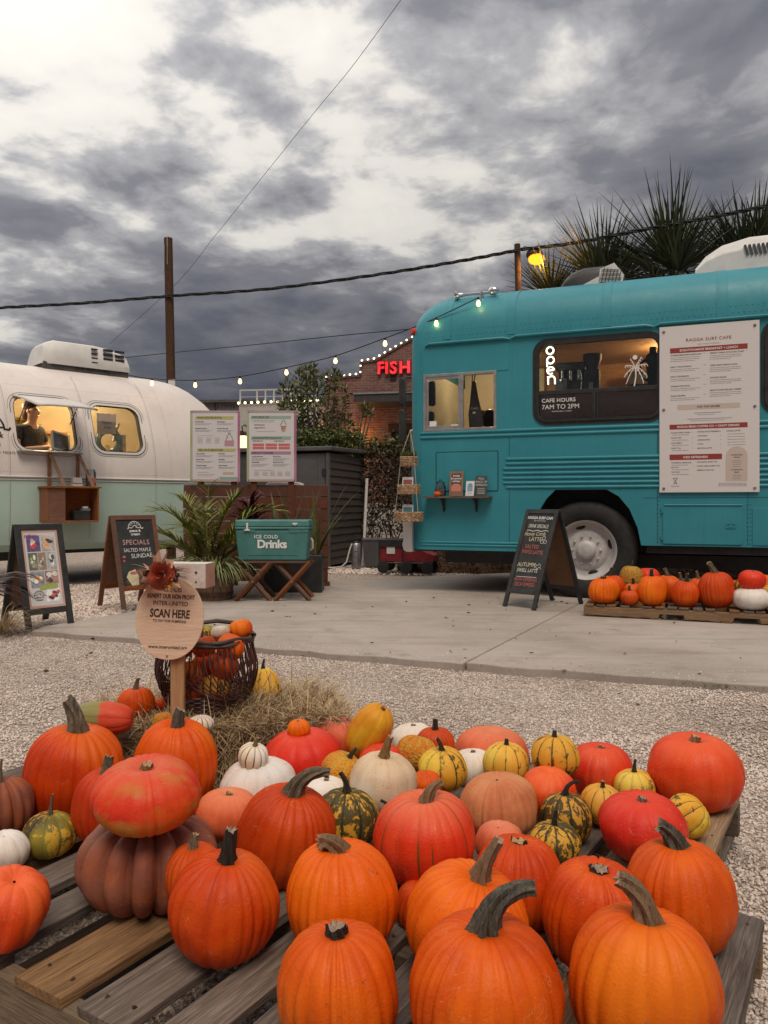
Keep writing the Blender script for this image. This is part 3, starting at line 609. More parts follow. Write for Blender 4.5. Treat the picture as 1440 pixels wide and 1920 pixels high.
#  stem styles: length, base radius, end radius, bend (x toward right, y away), material, ridges   (units of the body's radius)
ST = {'none': None,
 'stub':  (0.20, 0.17, 0.15, (0, 0), STK, 6), 'star': (0.10, 0.20, 0.17, (0.1, 0), STK, 6),
 'post':  (0.62, 0.125, 0.105, (0.10, 0.05), STK, 5), 'post2': (0.5, 0.14, 0.11, (0.25, 0.3), STD, 5),
 'big':   (0.90, 0.155, 0.088, (1.65, -0.15), STD, 6), 'bigl': (0.70, 0.16, 0.098, (-1.3, -.05), STT, 6),
 'fat':   (0.55, 0.185, 0.12, (-1.25, 0.1), STD, 6), 'curl': (0.42, 0.19, 0.12, (-1.6, -0.8), STT, 6),
 'tall':  (0.85, 0.14, 0.10, (-0.35, 0), STD, 5), 'tallt': (0.7, 0.13, 0.085, (0.45, 0.1), STT, 5),
 'lean':  (0.75, 0.16, 0.12, (-0.75, 0.1), STD, 5), 'hook': (0.55, 0.13, 0.07, (1.5, 0.2), STT, 5), 'nub': (0.12, 0.12, 0.09, (0.3, 0), STT, 5),
 'gour':  (0.62, 0.085, 0.060, (0.35, 0.2), STK, 5), 'gourl': (0.62, 0.085, 0.06, (-0.8, 0.1), STK, 5), 'gourh': (0.8, 0.085, 0.05, (1.9, 0.2), STK, 5), 'gours': (0.28, 0.09, 0.075, (0.15, 0), STK, 5),
 'thin':  (0.8, 0.06, 0.035, (0.1, 0.1), STD, 5)}
#  shapes: ribs, depth, dimple, lump, squareness, groove
SH = {'carve': (22, 0.072, 0.15, 0.052, 0.89, 0.46), 'ribby': (28, 0.075, 0.14, 0.045, 0.92, 0.45), 'fairy': (13, 0.27, 0.24, 0.020, 0.86, 0.55), 'flat': (18, 0.045, 0.24, 0.040, 0.92, 0.5),
      'smooth': (11, 0.045, 0.19, 0.06, 0.95, 0.6), 'gourd': (10, 0.060, 0.10, 0.03, 0.95, 0.5), 'mini': (11, 0.10, 0.18, 0.02, 0.95, 0.55), 'squash': (10, 0.035, 0.03, 0.03, 0.80, 0.5)}
PK = []
def pumpkin(label, cx, cy, wpx, asp, shape, mat, stem='stub', base=0.13, D=None, tilt=(0, 0), spin=None, group='pumpkins piled on the front pallets', cat='pumpkin', seed=None, nlat=40, name='pumpkin', pear=0.0, loc=None, Rm=None, lump=None):
    seed = seed if seed is not None else len(PK)*17 + 5; rg = random.Random(seed)
    tilt = (tilt[0]+rg.uniform(-.07,.07), tilt[1]+rg.uniform(-.07,.07))
    if loc is None:
        if D is None: D = (CAMH-base)*FPX/((cy-HZ) + asp*wpx/2*0.90)
        loc = at(cx, cy, D); Rm = wpx/2*D/FPX*0.965
    rb, dp, dm, lp, sq, gp = SH[shape]
    V, F, A, zt = pumpkin_mesh(Rm, asp, rb, dp, seed, dm, lump if lump is not None else lp, nlat=nlat, sq=sq, pear=pear, groove_p=gp)
    o = np_mesh(name, V, F, mat, None, A, smooth=True); o.location = loc
    o.rotation_euler = (tilt[1], tilt[0], rg.uniform(0, 6.28) if spin is None else spin); o.rotation_mode = 'ZYX' if False else 'XYZ'
    M_ = Matrix.Rotation(tilt[0], 4, 'Y') @ Matrix.Rotation(tilt[1], 4, 'X') @ Matrix.Rotation(o.rotation_euler[2], 4, 'Z'); o.rotation_euler = M_.to_euler()
    tag(o, label, cat, group); PK.append((label, Vector(loc), Rm, Rm*asp))
    sdef = ST[stem]
    if sdef:
        L, r0, r1, bd, sm, rd = sdef; j = rg.uniform(.9, 1.12)
        iz = -o.rotation_euler[2] if spin is None else -spin; an = M_.to_euler()[2]
        inv = Matrix.Rotation(-(spin if spin is not None else 0), 2)
        bv = M_.to_3x3().inverted() @ Vector((bd[0], bd[1], 0)); b2 = (bv.x, bv.y); l_ = math.hypot(*b2) or 1; b2 = (b2[0]/l_*math.hypot(*bd), b2[1]/l_*math.hypot(*bd))
        s_ = stem_mesh(L*Rm*j, r0*Rm, r1*Rm, b2, seed+3, rd).build('stem', [sm, STC], o, smooth='auto', loc=(0, 0, zt), angle=60)
    return o
T = (0, 0)
pile = [
 # label, cx, cy, w, asp, shape, mat, stem, base/D overrides
 ('large orange pumpkin at front centre with thick grey stem arching right', 906, 1862, 298, .93, 'carve', ORG, 'big', {}),
 ('tall orange pumpkin at front right with tan stem curving left', 1208, 1852, 284, 1.0, 'carve', ORG, 'bigl', {}),
 ('orange pumpkin at the bottom edge with short blackened cut stem, left of the largest', 636, 1852, 238, .95, 'carve', ORG, 'stub', {}),
 ('orange pumpkin on bare boards at left with straight black stem', 421, 1700, 212, .92, 'carve', ORG, 'post', {}),
 ('small orange pumpkin with pale cut stem squeezed beside the mauve one', 364, 1640, 116, 1.0, 'carve', DOR, 'post2', {'D': 1.60}),
 ('orange pumpkin in the second row with a curled knobbly stem', 637, 1684, 220, .93, 'carve', ORB, 'curl', {}),
 ('glossy red pumpkin with dark scar stripes and pale bent stem', 800, 1570, 200, .84, 'flat', RDS, 'hook', {'base': .17}),
 ('orange pumpkin leaning behind the largest one with ridged tan stem', 876, 1728, 236, .86, 'carve', ORB, 'tallt', {'tilt': (.18, .1)}),
 ('orange pumpkin with star shaped stem base right of the red scarred one', 974, 1655, 178, .95, 'carve', ORG, 'star', {'D': 1.62}),
 ('orange pumpkin with short black stem stub between two front right pumpkins', 1118, 1716, 208, .97, 'carve', ORG, 'star', {}),
 ('wide orange pumpkin at right with seed like warts and thick brown stem', 1273, 1680, 206, 1.0, 'carve', ORG, 'fat', {'D': 1.53}),
 ('deep ribbed orange pumpkin at centre left with heavy grey stem', 534, 1566, 190, .98, 'ribby', DOR, 'big', {'tilt': (.22, .1), 'D': 1.80}),
 ('mauve brown pumpkin with very deep ribs under a flat red pumpkin', 278, 1612, 268, .64, 'fairy', MAU, 'none', {'D': 1.70}),
 ('flat red pumpkin with yellow green blush stacked on the mauve one', 276, 1488, 209, .60, 'flat', RDG, 'nub', {'D': 1.64, 'tilt': (.0, .04)}),
 ('big orange pumpkin at far left with long dark leaning stem', 140, 1452, 190, .98, 'carve', ORG, 'lean', {'D': 2.16}),
 ('narrow orange pumpkin half hidden behind the stacked flat red one', 205, 1510, 138, 1.05, 'carve', DOR, 'post2', {'D': 1.955}),
 ('tall bright orange pumpkin with dented side in front of the hay bale', 329, 1436, 160, 1.10, 'carve', ORB, 'post2', {}),
 ('dusky tan pumpkin with deep ribs cut off by the left edge', 4, 1513, 118, .95, 'fairy', MAU, 'thin', {'D': 2.0}),
 ('dark green and gold striped gourd beside the mauve pumpkin', 92, 1565, 100, .84, 'gourd', GRN, 'thin', {}),
 ('small white pumpkin at left edge above the salmon one', 8, 1598, 92, .85, 'smooth', WHT, 'none', {}),
 ('salmon red squash lying at the bottom left edge', 12, 1702, 158, .90, 'smooth', RDO, 'none', {'tilt': (.3, .2)}),
 ('small salmon pink pumpkin with flat crown behind the mauve pumpkin', 428, 1525, 124, .72, 'flat', PNK, 'nub', {'D': 2.02}),
 ('broad white pumpkin with a striped mini pumpkin on top', 487, 1474, 148, .70, 'smooth', WHT, 'none', {}),
 ('wide glossy red pumpkin with a tiny orange pumpkin on top', 568, 1424, 154, .74, 'smooth', RED, 'none', {'D': 2.36}),
 ('pale pink pumpkin at the back behind the yellow squash', 634, 1384, 112, .70, 'flat', PNK, 'nub', {'D': 2.60}),
 ('white pumpkin at the back right of the yellow squash', 776, 1392, 92, .8, 'smooth', WHT, 'nub', {'D': 2.63}),
 ('small orange pumpkin with dark stem at the back between gourds', 816, 1396, 76, .85, 'carve', DOR, 'post', {'D': 2.47}),
 ('mottled yellow orange gourd behind the cream pumpkin', 782, 1412, 80, .82, 'gourd', YOR, 'none', {'D': 2.33, 'tilt': (.3, -.2)}),
 ('orange yellow warty gourd with curved black stem left of the cream pumpkin', 641, 1447, 86, .82, 'gourd', YOR, 'gour', {'D': 2.185, 'tilt': (.45, .1)}),
 ('cream pumpkin with tall tan stem in the middle of the pile', 718, 1468, 134, .86, 'smooth', CRM, 'tallt', {'tilt': (.06, .02), 'D': 2.08}),
 ('yellow green striped gourd with hooked black stem right of the cream pumpkin', 830, 1442, 97, .84, 'gourd', YGR, 'gourl', {'D': 2.22}),
 ('small white pumpkin peeking out between two yellow gourds', 888, 1440, 84, .85, 'smooth', WHT, 'nub', {'D': 2.40}),
 ('broad salmon pumpkin at the back of the pile behind yellow gourds', 922, 1412, 146, .66, 'flat', PNK, 'none', {'D': 2.56}),
 ('yellow gourd with brown stripes left of the topmost yellow gourd', 948, 1432, 90, .90, 'gourd', YEL, 'gours', {'D': 2.27}),
 ('topmost yellow gourd with green flecks resting on an orange pumpkin', 1040, 1418, 94, .86, 'gourd', YGR, 'gours', {'D': 2.24}),
 ('small red orange pumpkin under the topmost yellow gourd', 1028, 1484, 112, .80, 'flat', RDO, 'none', {'D': 2.13}),
 ('salmon red pumpkin with broken stem at the back right', 1126, 1444, 124, .82, 'flat', RDO, 'nub', {'D': 2.34}),
 ('tan and peach pumpkin with fine ribs right of the scarred red one', 934, 1510, 152, .76, 'ribby', TAN, 'none', {'D': 1.99}),
 ('small dusty rose pumpkin tucked under the tan and peach one', 936, 1582, 98, .80, 'smooth', PNK, 'none', {'D': 1.80}),
 ('dark green gourd with gold flecks and hooked stem', 1060, 1534, 102, .92, 'gourd', GRN, 'gourh', {}),
 ('olive and yellow gourd with straight black stem in the gap at right', 1040, 1582, 100, .82, 'gourd', GRN, 'gour', {'D': 1.815}),
 ('yellow striped gourd just left of the crimson pumpkin', 1128, 1508, 82, .90, 'gourd', YEL, 'gours', {'D': 2.085}),
 ('yellow striped gourd with tall black stem behind the crimson pumpkin', 1190, 1478, 80, .88, 'gourd', YEL, 'gour', {'D': 2.22}),
 ('smooth crimson pumpkin with corky stem above the warty orange one', 1205, 1550, 168, .72, 'smooth', RED, 'nub', {'D': 1.875, 'tilt': (0, .1)}),
 ('oval green and yellow striped gourd at the right end of the pile', 1290, 1530, 86, .84, 'gourd', YGR, 'none', {'D': 2.0, 'tilt': (.8, .3)}),
 ('large red orange pumpkin on the back right corner of the pallets', 1303, 1446, 176, .80, 'smooth', RDO, 'nub', {'lump': .02}),
 ('green and orange gourd with black stem left of the scarred red pumpkin', 648, 1536, 128, .88, 'gourd', GRN, 'gourl', {'D': 1.915, 'seed': 77}),
 ('small white pumpkin behind the heavy grey stem', 612, 1492, 88, .80, 'smooth', WHT, 'nub', {'D': 2.06}),
 ('deep red pumpkin hidden in shade below the scarred red one', 790, 1700, 104, .9, 'carve', DOR, 'none', {'D': 1.60}),
 ('dark orange pumpkin mostly hidden with black stem poking out', 748, 1545, 84, .85, 'carve', DOR, 'gourl', {'D': 1.93, 'tilt': (-.5, 0)}),
 ('red pumpkin sliver showing behind the cream pumpkin', 716, 1432, 90, .8, 'flat', RED, 'none', {'D': 2.30}),
 ('small orange pumpkin wedged below the hooked stem gourd', 800, 1470, 60, .8, 'carve', ORG, 'none', {'D': 2.12}),
]
for lab, cx, cy, wp, asp, sh, mt, stm, kw in pile:
    pumpkin(lab, cx, cy, wp, asp, sh, mt, stm, nlat=44 if wp > 120 else 30, cat='gourd' if 'gourd' in lab.split(' with ')[0] and 'pumpkin' not in lab.split(' ')[2:4] else 'pumpkin', name='gourd' if sh == 'gourd' else 'pumpkin', **kw)
pumpkin('tiny cream pumpkin with dark green stripes sitting on the broad white one', 475, 1418, 60, .82, 'mini', CST, 'tallt', D=2.16, nlat=28, tilt=(.15, .1))
pumpkin('tiny orange ribbed pumpkin sitting on the wide glossy red one', 560, 1367, 46, .80, 'mini', ORB, 'nub', D=2.36, nlat=28)
q = pumpkin('long golden yellow squash propped up among the back pumpkins', 692, 1370, 82, 1.36, 'squash', YSQ, 'nub', D=2.38, tilt=(.48, .30), cat='squash', name='squash')
# on and around the hay bale
HG = 'pumpkins on the hay bale'
pumpkin('orange pumpkin with tall brown stem at the left end of the hay bale', 255, 1318, 70, .84, 'carve', ORG, 'tallt', D=2.56, group=HG, nlat=30)
pumpkin('half green half red oblong squash lying on the hay', 194, 1347, 66, 1.72, 'squash', HGR, 'none', D=2.36, tilt=(-1.52, 0), spin=0.0, group=HG, cat='squash', name='squash', nlat=36)
pumpkin('tiny red ribbed pumpkin beside the basket foot', 300, 1320, 30, .75, 'mini', RDO, 'none', D=2.62, group=HG, nlat=24)
pumpkin('small bumpy orange pumpkin at the foot of the sign post', 306, 1353, 42, .85, 'mini', YOR, 'none', D=2.42, group=HG, nlat=26)
pumpkin('small flat cream and green striped pumpkin on the hay right of the sign post', 377, 1357, 50, .62, 'mini', CST, 'none', D=2.42, group=HG, nlat=26)
pumpkin('yellow ribbed gourd with slender black stem behind the basket', 494, 1282, 66, .95, 'gourd', YEL, 'gour', D=2.86, group=HG, cat='gourd', name='gourd', nlat=30, pear=.25)
if 'DEBUG' in globals():
    for i in range(len(PK)):
        for j in range(i):
            a, b = PK[i], PK[j]; dv = a[1]-b[1]; s_ = math.sqrt((dv.x**2+dv.y**2)/((a[2]+b[2])**2) + dv.z**2/((a[3]+b[3])**2))
            if s_ < .93: print('OVERLAP %.2f | %s | %s' % (s_, a[0], b[0]))
    for a in PK: print('BASE %.3f R %.3f loc %.2f %.2f %.2f %s' % (a[1].z-a[3], a[2], *a[1], a[0]))
# ------------------------------------------------------------------ the teal bus
def teal_mat():
    m, t, b = newmat('bus_teal_paint'); tc = t.add('ShaderNodeTexCoord'); v = tc.outputs['Object']
    n1 = t.noise(v, 1.1, 6, 0.6); n2 = t.noise(t.mapping(v, scale=(6, 6, 0.7)), 3.0, 5, 0.6); n3 = t.noise(v, 9, 6, 0.65)
    c = t.ramp(n1, [(0.3, (0.026, 0.228, 0.282)), (0.7, (0.042, 0.280, 0.335))])
    c = t.mix(t.ramp(n2, [(0.52, 0.0), (0.8, 0.22)]), c, (0.05, 0.165, 0.20))
    c = t.mix(t.ramp(n3, [(0.68, 0.0), (0.74, 0.35)]), c, (0.09, 0.30, 0.32))
    n4 = t.noise(t.mapping(v, scale=(9, 9, 0.35)), 2.2, 6, 0.7); c = t.mix(t.ramp(n4, [(0.56, 0.0), (0.78, 0.40)]), c, (0.035, 0.095, 0.105))
    n5 = t.noise(v, 26, 5, 0.7); c = t.mix(t.ramp(n5, [(0.66, 0.0), (0.72, 0.55)]), c, (0.07, 0.11, 0.11))
    t.l.new(c, b.inputs['Base Color']); t.l.new(t.ramp(n3, [(0.3, 0.36), (0.7, 0.55)]), b.inputs['Roughness']); b.inputs['Specular IOR Level'].default_value = 0.45
    bp = t.add('ShaderNodeBump'); bp.inputs['Strength'].default_value = 0.22; bp.inputs['Distance'].default_value = 0.02
    t.l.new(t.math('ADD', t.noise(v, 1.7, 3, 0.5), t.math('MULTIPLY', t.noise(v, 45, 3, 0.5), 0.04)), bp.inputs['Height']); t.l.new(bp.outputs[0], b.inputs['Normal']); return m
TEAL = teal_mat()
BLK = P('black_rubber', (0.010, 0.010, 0.011), (0.022, 0.021, 0.021), 12, 0.75, 0.2, 60)
BLM = P('black_metal', (0.012, 0.012, 0.013), (0.03, 0.029, 0.028), 8, 0.5)
ALU = P('aluminium', (0.42, 0.41, 0.40), (0.56, 0.54, 0.52), 9, 0.38, metal=0.85)
STL = P('brushed_steel', (0.30, 0.30, 0.30), (0.45, 0.44, 0.43), 14, 0.35, metal=0.9)
CHR = P('chrome', (0.6, 0.6, 0.6), (0.7, 0.7, 0.7), 5, 0.15, metal=1.0)
WPT = P('white_paint', (0.66, 0.63, 0.60), (0.74, 0.71, 0.68), 4, 0.45, 0.1, 30)
WPL = P('white_plastic', (0.62, 0.60, 0.575), (0.72, 0.70, 0.67), 5, 0.5)
PRN = flat('print_white', (0.70, 0.665, 0.65), 0.5)
INK = flat('print_ink', (0.06, 0.05, 0.05), 0.6); INKL = flat('print_grey_ink', (0.22, 0.20, 0.195), 0.6)
MAR = flat('print_maroon', (0.30, 0.035, 0.03), 0.6); BEI = flat('print_beige', (0.56, 0.47, 0.41), 0.6); PWH = flat('print_pure_white', (0.8, 0.78, 0.75), 0.6)
GLS = glass_mat('window_glass', (0.86, 0.88, 0.86), 1.3)
WOOD_IN = wood_mat('warm_panelling', (0.34, 0.17, 0.07), (0.52, 0.29, 0.13), 0.6, 0.6)
BX, BY = 0.277, 8.702
bus = thing('bus', 'turquoise teal vintage bus converted into a cafe', 'bus', (BX, BY, 0), busA)
arch = [(1.38, .49), (1.40, .73), (1.47, .93), (1.55, 1.06), (1.64, 1.15), (2.16, 1.15), (2.28, 1.08), (2.385, .95), (2.465, .76), (2.50, .58)]
sw = (0.191, 1.821, 1.0, 2.437); bw = (1.425, 1.852, 2.70, 2.725); bw2 = (3.615, 1.875, 4.90, 2.745)
side = holed([(0.15, .49)] + arch + [(8.0, .58), (8.0, 2.80), (0.15, 2.80)], [[(sw[0], sw[1]), (sw[2], sw[1]), (sw[2], sw[3]), (sw[0], sw[3])], rrect(*bw, .13), rrect(*bw2, .13)], 0.0, 0.05)
side.build('side_wall', TEAL, bus)
# roof: half ellipse section, rounded off at the nose
def roof_pt(x, a):
    f = math.sqrt(max(0, 1-(1-min(x, .42)/.42)**2)); yin = 0.15*(1-math.sqrt(max(0, 1-(1-min(x, .15)/.15)**2)))
    aa = min(a, 1.0); y = yin + (1.2-yin)*(1 - (1-aa)**1.0) if False else None
    th = a*math.pi
    yy = 1.2 - (1.2-yin)*(abs(math.cos(th))**0.62)*(1 if math.cos(th) >= 0 else -1)
    zz = 2.79 + 0.67*(0.30+0.70*f)*(math.sin(th)**0.66)
    return (x if x > 0 else 0.0, yy, zz)
xs = [0, .01, .03, .06, .1, .15, .21, .28, .36, .45, .7, 1.0, 1.15, 2, 3, 3.2, 4, 5, 6, 7, 8]; na = 36; vs = [roof_pt(x, j/na) for x in xs for j in range(na+1)]
mb = MB(); q = na+1; mb.put(vs, [(i*q+j, (i+1)*q+j, (i+1)*q+j+1, i*q+j+1) for i in range(len(xs)-1) for j in range(na)] + [tuple(range(na, -1, -1))[::-1]])
mb.build('roof', TEAL, bus, smooth='auto', angle=50)
mb = MB(); k = 10; vs = []
for i in range(k+1):
    a = R(90*i/k); x = .15-.15*math.sin(a); y = .15-.15*math.cos(a)
    vs += [(x, y, .49), (x, y, 2.80)]
vs += [(0, 2.4, .49), (0, 2.4, 2.8)]
mb.put(vs, [(2*i, 2*i+1, 2*i+3, 2*i+2) for i in range(k+1)]); mb.build('front_corner', TEAL, bus, smooth='auto')
mb = MB(); mb.box((0.0, 2.38, .49), (8, 2.42, 2.79)); mb.box((7.98, .05, .58), (8.0, 2.4, 2.79)); mb.build('far_wall', TEAL, bus)
mb = MB(); mb.box((0.03, .05, .47), (1.30, 2.38, .60)); mb.box((1.30, .50, .47), (2.55, 2.38, .60)); mb.box((2.55, .05, .50), (8, 2.38, .60)); mb.box((.3, .45, .32), (7.8, .60, .46)); mb.box((.3, 1.9, .32), (7.8, 2.1, .46)); mb.box((3.0, .6, .28), (5.0, 1.6, .46)); mb.build('chassis', BLM, bus)
mb = MB(); mb.box((1.36, .30, .50), (2.54, .32, 1.2)); mb.box((1.36, .06, 1.17), (2.54, .30, 1.2)); mb.build('wheel_well', BLK, bus)
# panels, seams and mouldings
def raised(name, x0, z0, x1, z1, y=-.005, r=.012, parent=bus, mat=TEAL, th=.012): mb = MB(); mb.prism(rrect(x0, z0, x1, z1, r, 3), y, y+th); return mb.build(name, mat, parent, bevel=.002)
raised('sign_cover', .168, 2.445, 1.146, 2.755); raised('hatch', .332, 1.146, 1.022, 1.570, -.004)
mb = MB(); mb.ring(rrect(.322, 1.136, 1.032, 1.580, .015, 3), rrect(.332, 1.146, 1.022, 1.570, .012, 3), -.0015, .004); mb.build('hatch_gap', P('dark_joint', (.008,.03,.035), (.012,.045,.05), 9, .8), bus)
acc = raised('access_door', 2.703, .602, 3.434, .985, -.010, .02, th=.02)
mb = MB(); mb.ring(rrect(3.285, .762, 3.375, .812, .008, 3), rrect(3.295, .77, 3.365, .804, .006, 3), -.016, -.008); mb.prism(rrect(3.31, .775, 3.35, .80, .005, 3), -.014, -.009); mb.build('latch', TEAL, acc)
mb = MB(); mb.cyl((2.700, -.012, .64), (2.700, -.012, .68), .011, n=8); mb.cyl((2.700, -.012, .91), (2.700, -.012, .96), .011, n=8); mb.cyl((2.72, -.012, .99), (3.43, -.012, .99), .008, n=8); mb.build('hinge', TEAL, acc, smooth='auto')
raised('fuel_flap', 3.52, .60, 4.2, .96, -.007)
def bead(x0, x1, z, r=.014, name='moulding', flatn=.7, parent=bus):
    mb = MB(); n = 6; vs = []
    ks = [(0, 0.15), (.02, .7), (.05, 1), (1, 1)]
    xs_ = [x0, x0+.015, x0+.04] + [x0+.04+(x1-x0-.04)*i/4 for i in range(1, 5)]
    for i, x in enumerate(xs_):
        s_ = [.1, .75, 1, 1, 1, 1, 1][i]
        for j in range(n+1):
            a = math.pi*j/n; vs.append((x, .001 - r*s_*math.sin(a), z + r*1.1*s_*math.cos(a)))
    mb.put(vs, [(i*(n+1)+j, i*(n+1)+j+1, (i+1)*(n+1)+j+1, (i+1)*(n+1)+j) for i in range(len(xs_)-1) for j in range(n)]); return mb.build(name, TEAL, parent, smooth=True)
for z in (1.793, 1.742): bead(.13, 8.0, z, .017, 'belt_moulding')
for i, z in enumerate((1.482, 1.432, 1.380, 1.328, 1.276, 1.226, 1.178)): bead(1.075 + (.03 if i in (0, 1, 6) else 0), 8.0, z, .016, 'side_bead')
for z in (.575, .545): bead(.12, 1.33, z, .012, 'skirt_bead')
mb = MB(); pts = []
for x0, x1, z in ((.2, 1.16, 2.785), (1.17, 2.62, 2.798), (2.63, 8.0, 2.806)):
    mb.tube([(x0, -.012, z-.02), (x0+.05, -.02, z), (x1-.08, -.02, z+.004), (x1, -.014, z-.012)], [.012, .021, .021, .013], 8, flat=.8)
mb.build('drip_rail', TEAL, bus, smooth='auto')
mb = MB()
def rivet(p, n_, r=.0058):
    n_ = Vector(n_).normalized(); p = Vector(p); a = n_.orthogonal().normalized(); b = n_.cross(a)
    mb.put([p+(a*math.cos(i*1.0472)+b*math.sin(i*1.0472))*r for i in range(6)] + [p+n_*r*.75+(a*math.cos(i*1.0472)+b*math.sin(i*1.0472))*r*.55 for i in range(6)], [(i, (i+1)%6, 6+(i+1)%6, 6+i) for i in range(6)] + [(6,7,8,9,10,11)])
def on_roof(x, a):
    p = Vector(roof_pt(x, a)); n_ = (Vector(roof_pt(x, a+.01))-p).cross(Vector((1,0,0))); n_.normalize(); 
    if n_.y > 0 and a < .4: n_ = -n_
    return p, n_
x = .2
while x < 5:
    for a in (.012, .030): p, n_ = on_roof(x + (0.025 if a > .02 else 0), a); rivet(p, n_)
    x += .05
for xs0 in (.42, 1.13, 1.19, 2.12, 2.18, 3.22, 3.28, 4.2):
    for i in range(34): p, n_ = on_roof(xs0, .03 + i*.012); rivet(p, n_)
for xs0, z0, z1 in ((1.15, .62, 1.72), (.14, .6, 2.7), (2.66, .62, 1.15), (3.47, .62, 1.0), (2.66, 1.2, 1.7), (3.50, .62, 1.0)):
    z = z0
    while z < z1: rivet((xs0+.006, -.001, z), (0,-1,0), .0065); z += .042
rv = mb.build('rivets', TEAL, bus, smooth=True); rv['kind'] = 'stuff'
mb = MB()
for xs0 in (.445, 1.16, 2.15, 3.25):     # overlapping roof sheets
    vs = []
    for j in range(27):
        for dx, lift in ((-.05, .0015), (.05, .006), (.051, .0)):
            p, n_ = on_roof(xs0+dx, .004+j*.018); vs.append(p+n_*lift)
    mb = MB(); mb.put(vs, [(j*3+i, j*3+i+1, j*3+i+4, j*3+i+3) for j in range(26) for i in range(2)]); mb.build('roof_seam', TEAL, bus, smooth='auto')
for x, z0, z1 in ((1.148, .60, 1.14), (1.148, 1.52, 1.72), (2.652, .60, 1.15), (3.478, .60, 1.15), (2.652, 1.5, 1.72)): mb = MB(); mb.box((x, -.0012, z0), (x+.004, .002, z1)); mb.build('panel_joint', MATS['dark_joint'], bus)
mb = MB(); mb.box((2.52, -.0012, 1.06), (8.0, .002, 1.064)); mb.build('panel_joint', MATS['dark_joint'], bus)
# service window
def frame_rect(x0, z0, x1, z1, w_, y0, y1): mb = MB(); mb.box((x0, y0, z0), (x1, y1, z0+w_)); mb.box((x0, y0, z1-w_), (x1, y1, z1)); mb.box((x0, y0, z0+w_), (x0+w_, y1, z1-w_)); mb.box((x1-w_, y0, z0+w_), (x1, y1, z1-w_)); return mb
fr = frame_rect(sw[0]-.012, sw[1]-.012, sw[2]+.012, sw[3]+.012, .03, -.012, .04).build('window_frame', ALU, bus, bevel=.003)
sl_ = frame_rect(sw[0]+.02, sw[1]+.02, .612, sw[3]-.02, .028, -.004, .016); sl_.box((.592, -.01, sw[1]+.02), (.640, .02, sw[3]-.02)); sl_.build('sliding_sash', ALU, fr, bevel=.003)
mb = MB(); mb.box((sw[0]+.04, .004, sw[1]+.04), (.60, .008, sw[3]-.04)); mb.build('pane', GLS, fr)
mb = MB(); mb.box((.25, .001, 1.87), (.33, .0035, 1.925)); mb.box((.245, .001, 1.85), (.44, .0035, 1.868)); mb.box((.50, .001, 1.85), (.58, .0035, 1.88)); mb.build('stickers', PWH, fr)
mb = MB(); mb.prism(rrect(.225, 2.10, .305, 2.38, .03), .03, .06); mb.prism(rrect(.225, 1.93, .29, 2.04, .03), .03, .06); mb.build('sun_visor', BLM, bus)
# big side windows
def bus_window(x0, z0, x1, z1, full=True):
    o_ = rrect(x0-.02, z0-.02, x1+.02, z1+.02, .15, 8); i_ = rrect(x0+.045, z0+.045, x1-.045, z1-.045, .085, 8); m1 = rrect(x0+.012, z0+.012, x1-.012, z1-.012, .12, 8)
    f_ = MB(); f_.ring(o_, m1, -.010, .03); f_.ring(m1, i_, -.018, .02); w_ = f_.build('window_rubber', BLK, bus, smooth='auto')
    zb = z0 + .325
    mb = MB(); mb.prism(rrect(x0+.03, z0+.03, x1-.03, z1-.03, .09), .006, .010); mb.build('pane', GLS, w_)
    mb = MB(); mb.box((x0+.04, -.006, zb-.022), (x1-.04, .0055, zb+.022)); mb.box(((x0+x1)/2-.045, -.008, z0+.04), ((x0+x1)/2-.008, .005, zb-.022)); mb.box(((x0+x1)/2+.0, -.004, z0+.04), ((x0+x1)/2+.02, .005, zb-.022)); mb.build('glazing_bar', BLM, w_, bevel=.003)
    mb = MB(); mb.box((x0+.035, .022, z0+.03), (x1-.035, .030, zb-.01)); mb.build('lower_panel', P('brown_film', (0.20, 0.115, 0.085), (0.36, 0.22, 0.17), 2.6, 0.32, lo=.25, hi=.8), w_)
    return w_
w1 = bus_window(*bw); w2 = bus_window(*bw2)
mb = MB(); mb.text('CAFE HOURS', 1.497, 2.075, .040, -.0012+.006-.004, 'LEFT', bold=.012, spacing=1.05); mb.text('7AM TO 2PM', 1.497, 2.002, .048, .002, 'LEFT'); 
mb.text('closed Mondays + Tuesdays', 1.60, 1.972, .013, .002, 'LEFT'); mb.build('window_lettering', PWH, w1)
# palm tree and sun decal
mb = MB(); cx, cz = 2.445, 2.395
mb.ell(cx-.005, 2.492, .023, .023, .001, .003); mb.line([(cx-.012, 2.20), (cx+.004, 2.30), (cx, 2.40)], .012, .001, .003)
for a, L, dr in ((155, .11, .03), (120, .10, .0), (60, .11, .0), (25, .12, .03), (190, .10, .06), (-12, .11, .07), (215, .10, .09), (-40, .10, .09)):
    pts = [(cx + L*tt*math.cos(R(a)), cz + L*tt*math.sin(R(a)) - dr*tt*tt) for tt in (0, .25, .5, .75, 1)]; mb.line(pts, .009, .001, .003)
    for (px_, pz_) in pts[1:]:
        mb.line([(px_, pz_), (px_+.012*math.cos(R(a-60)), pz_-.022)], .006, .001, .003)
mb.build('palm_decal', PWH, w1)
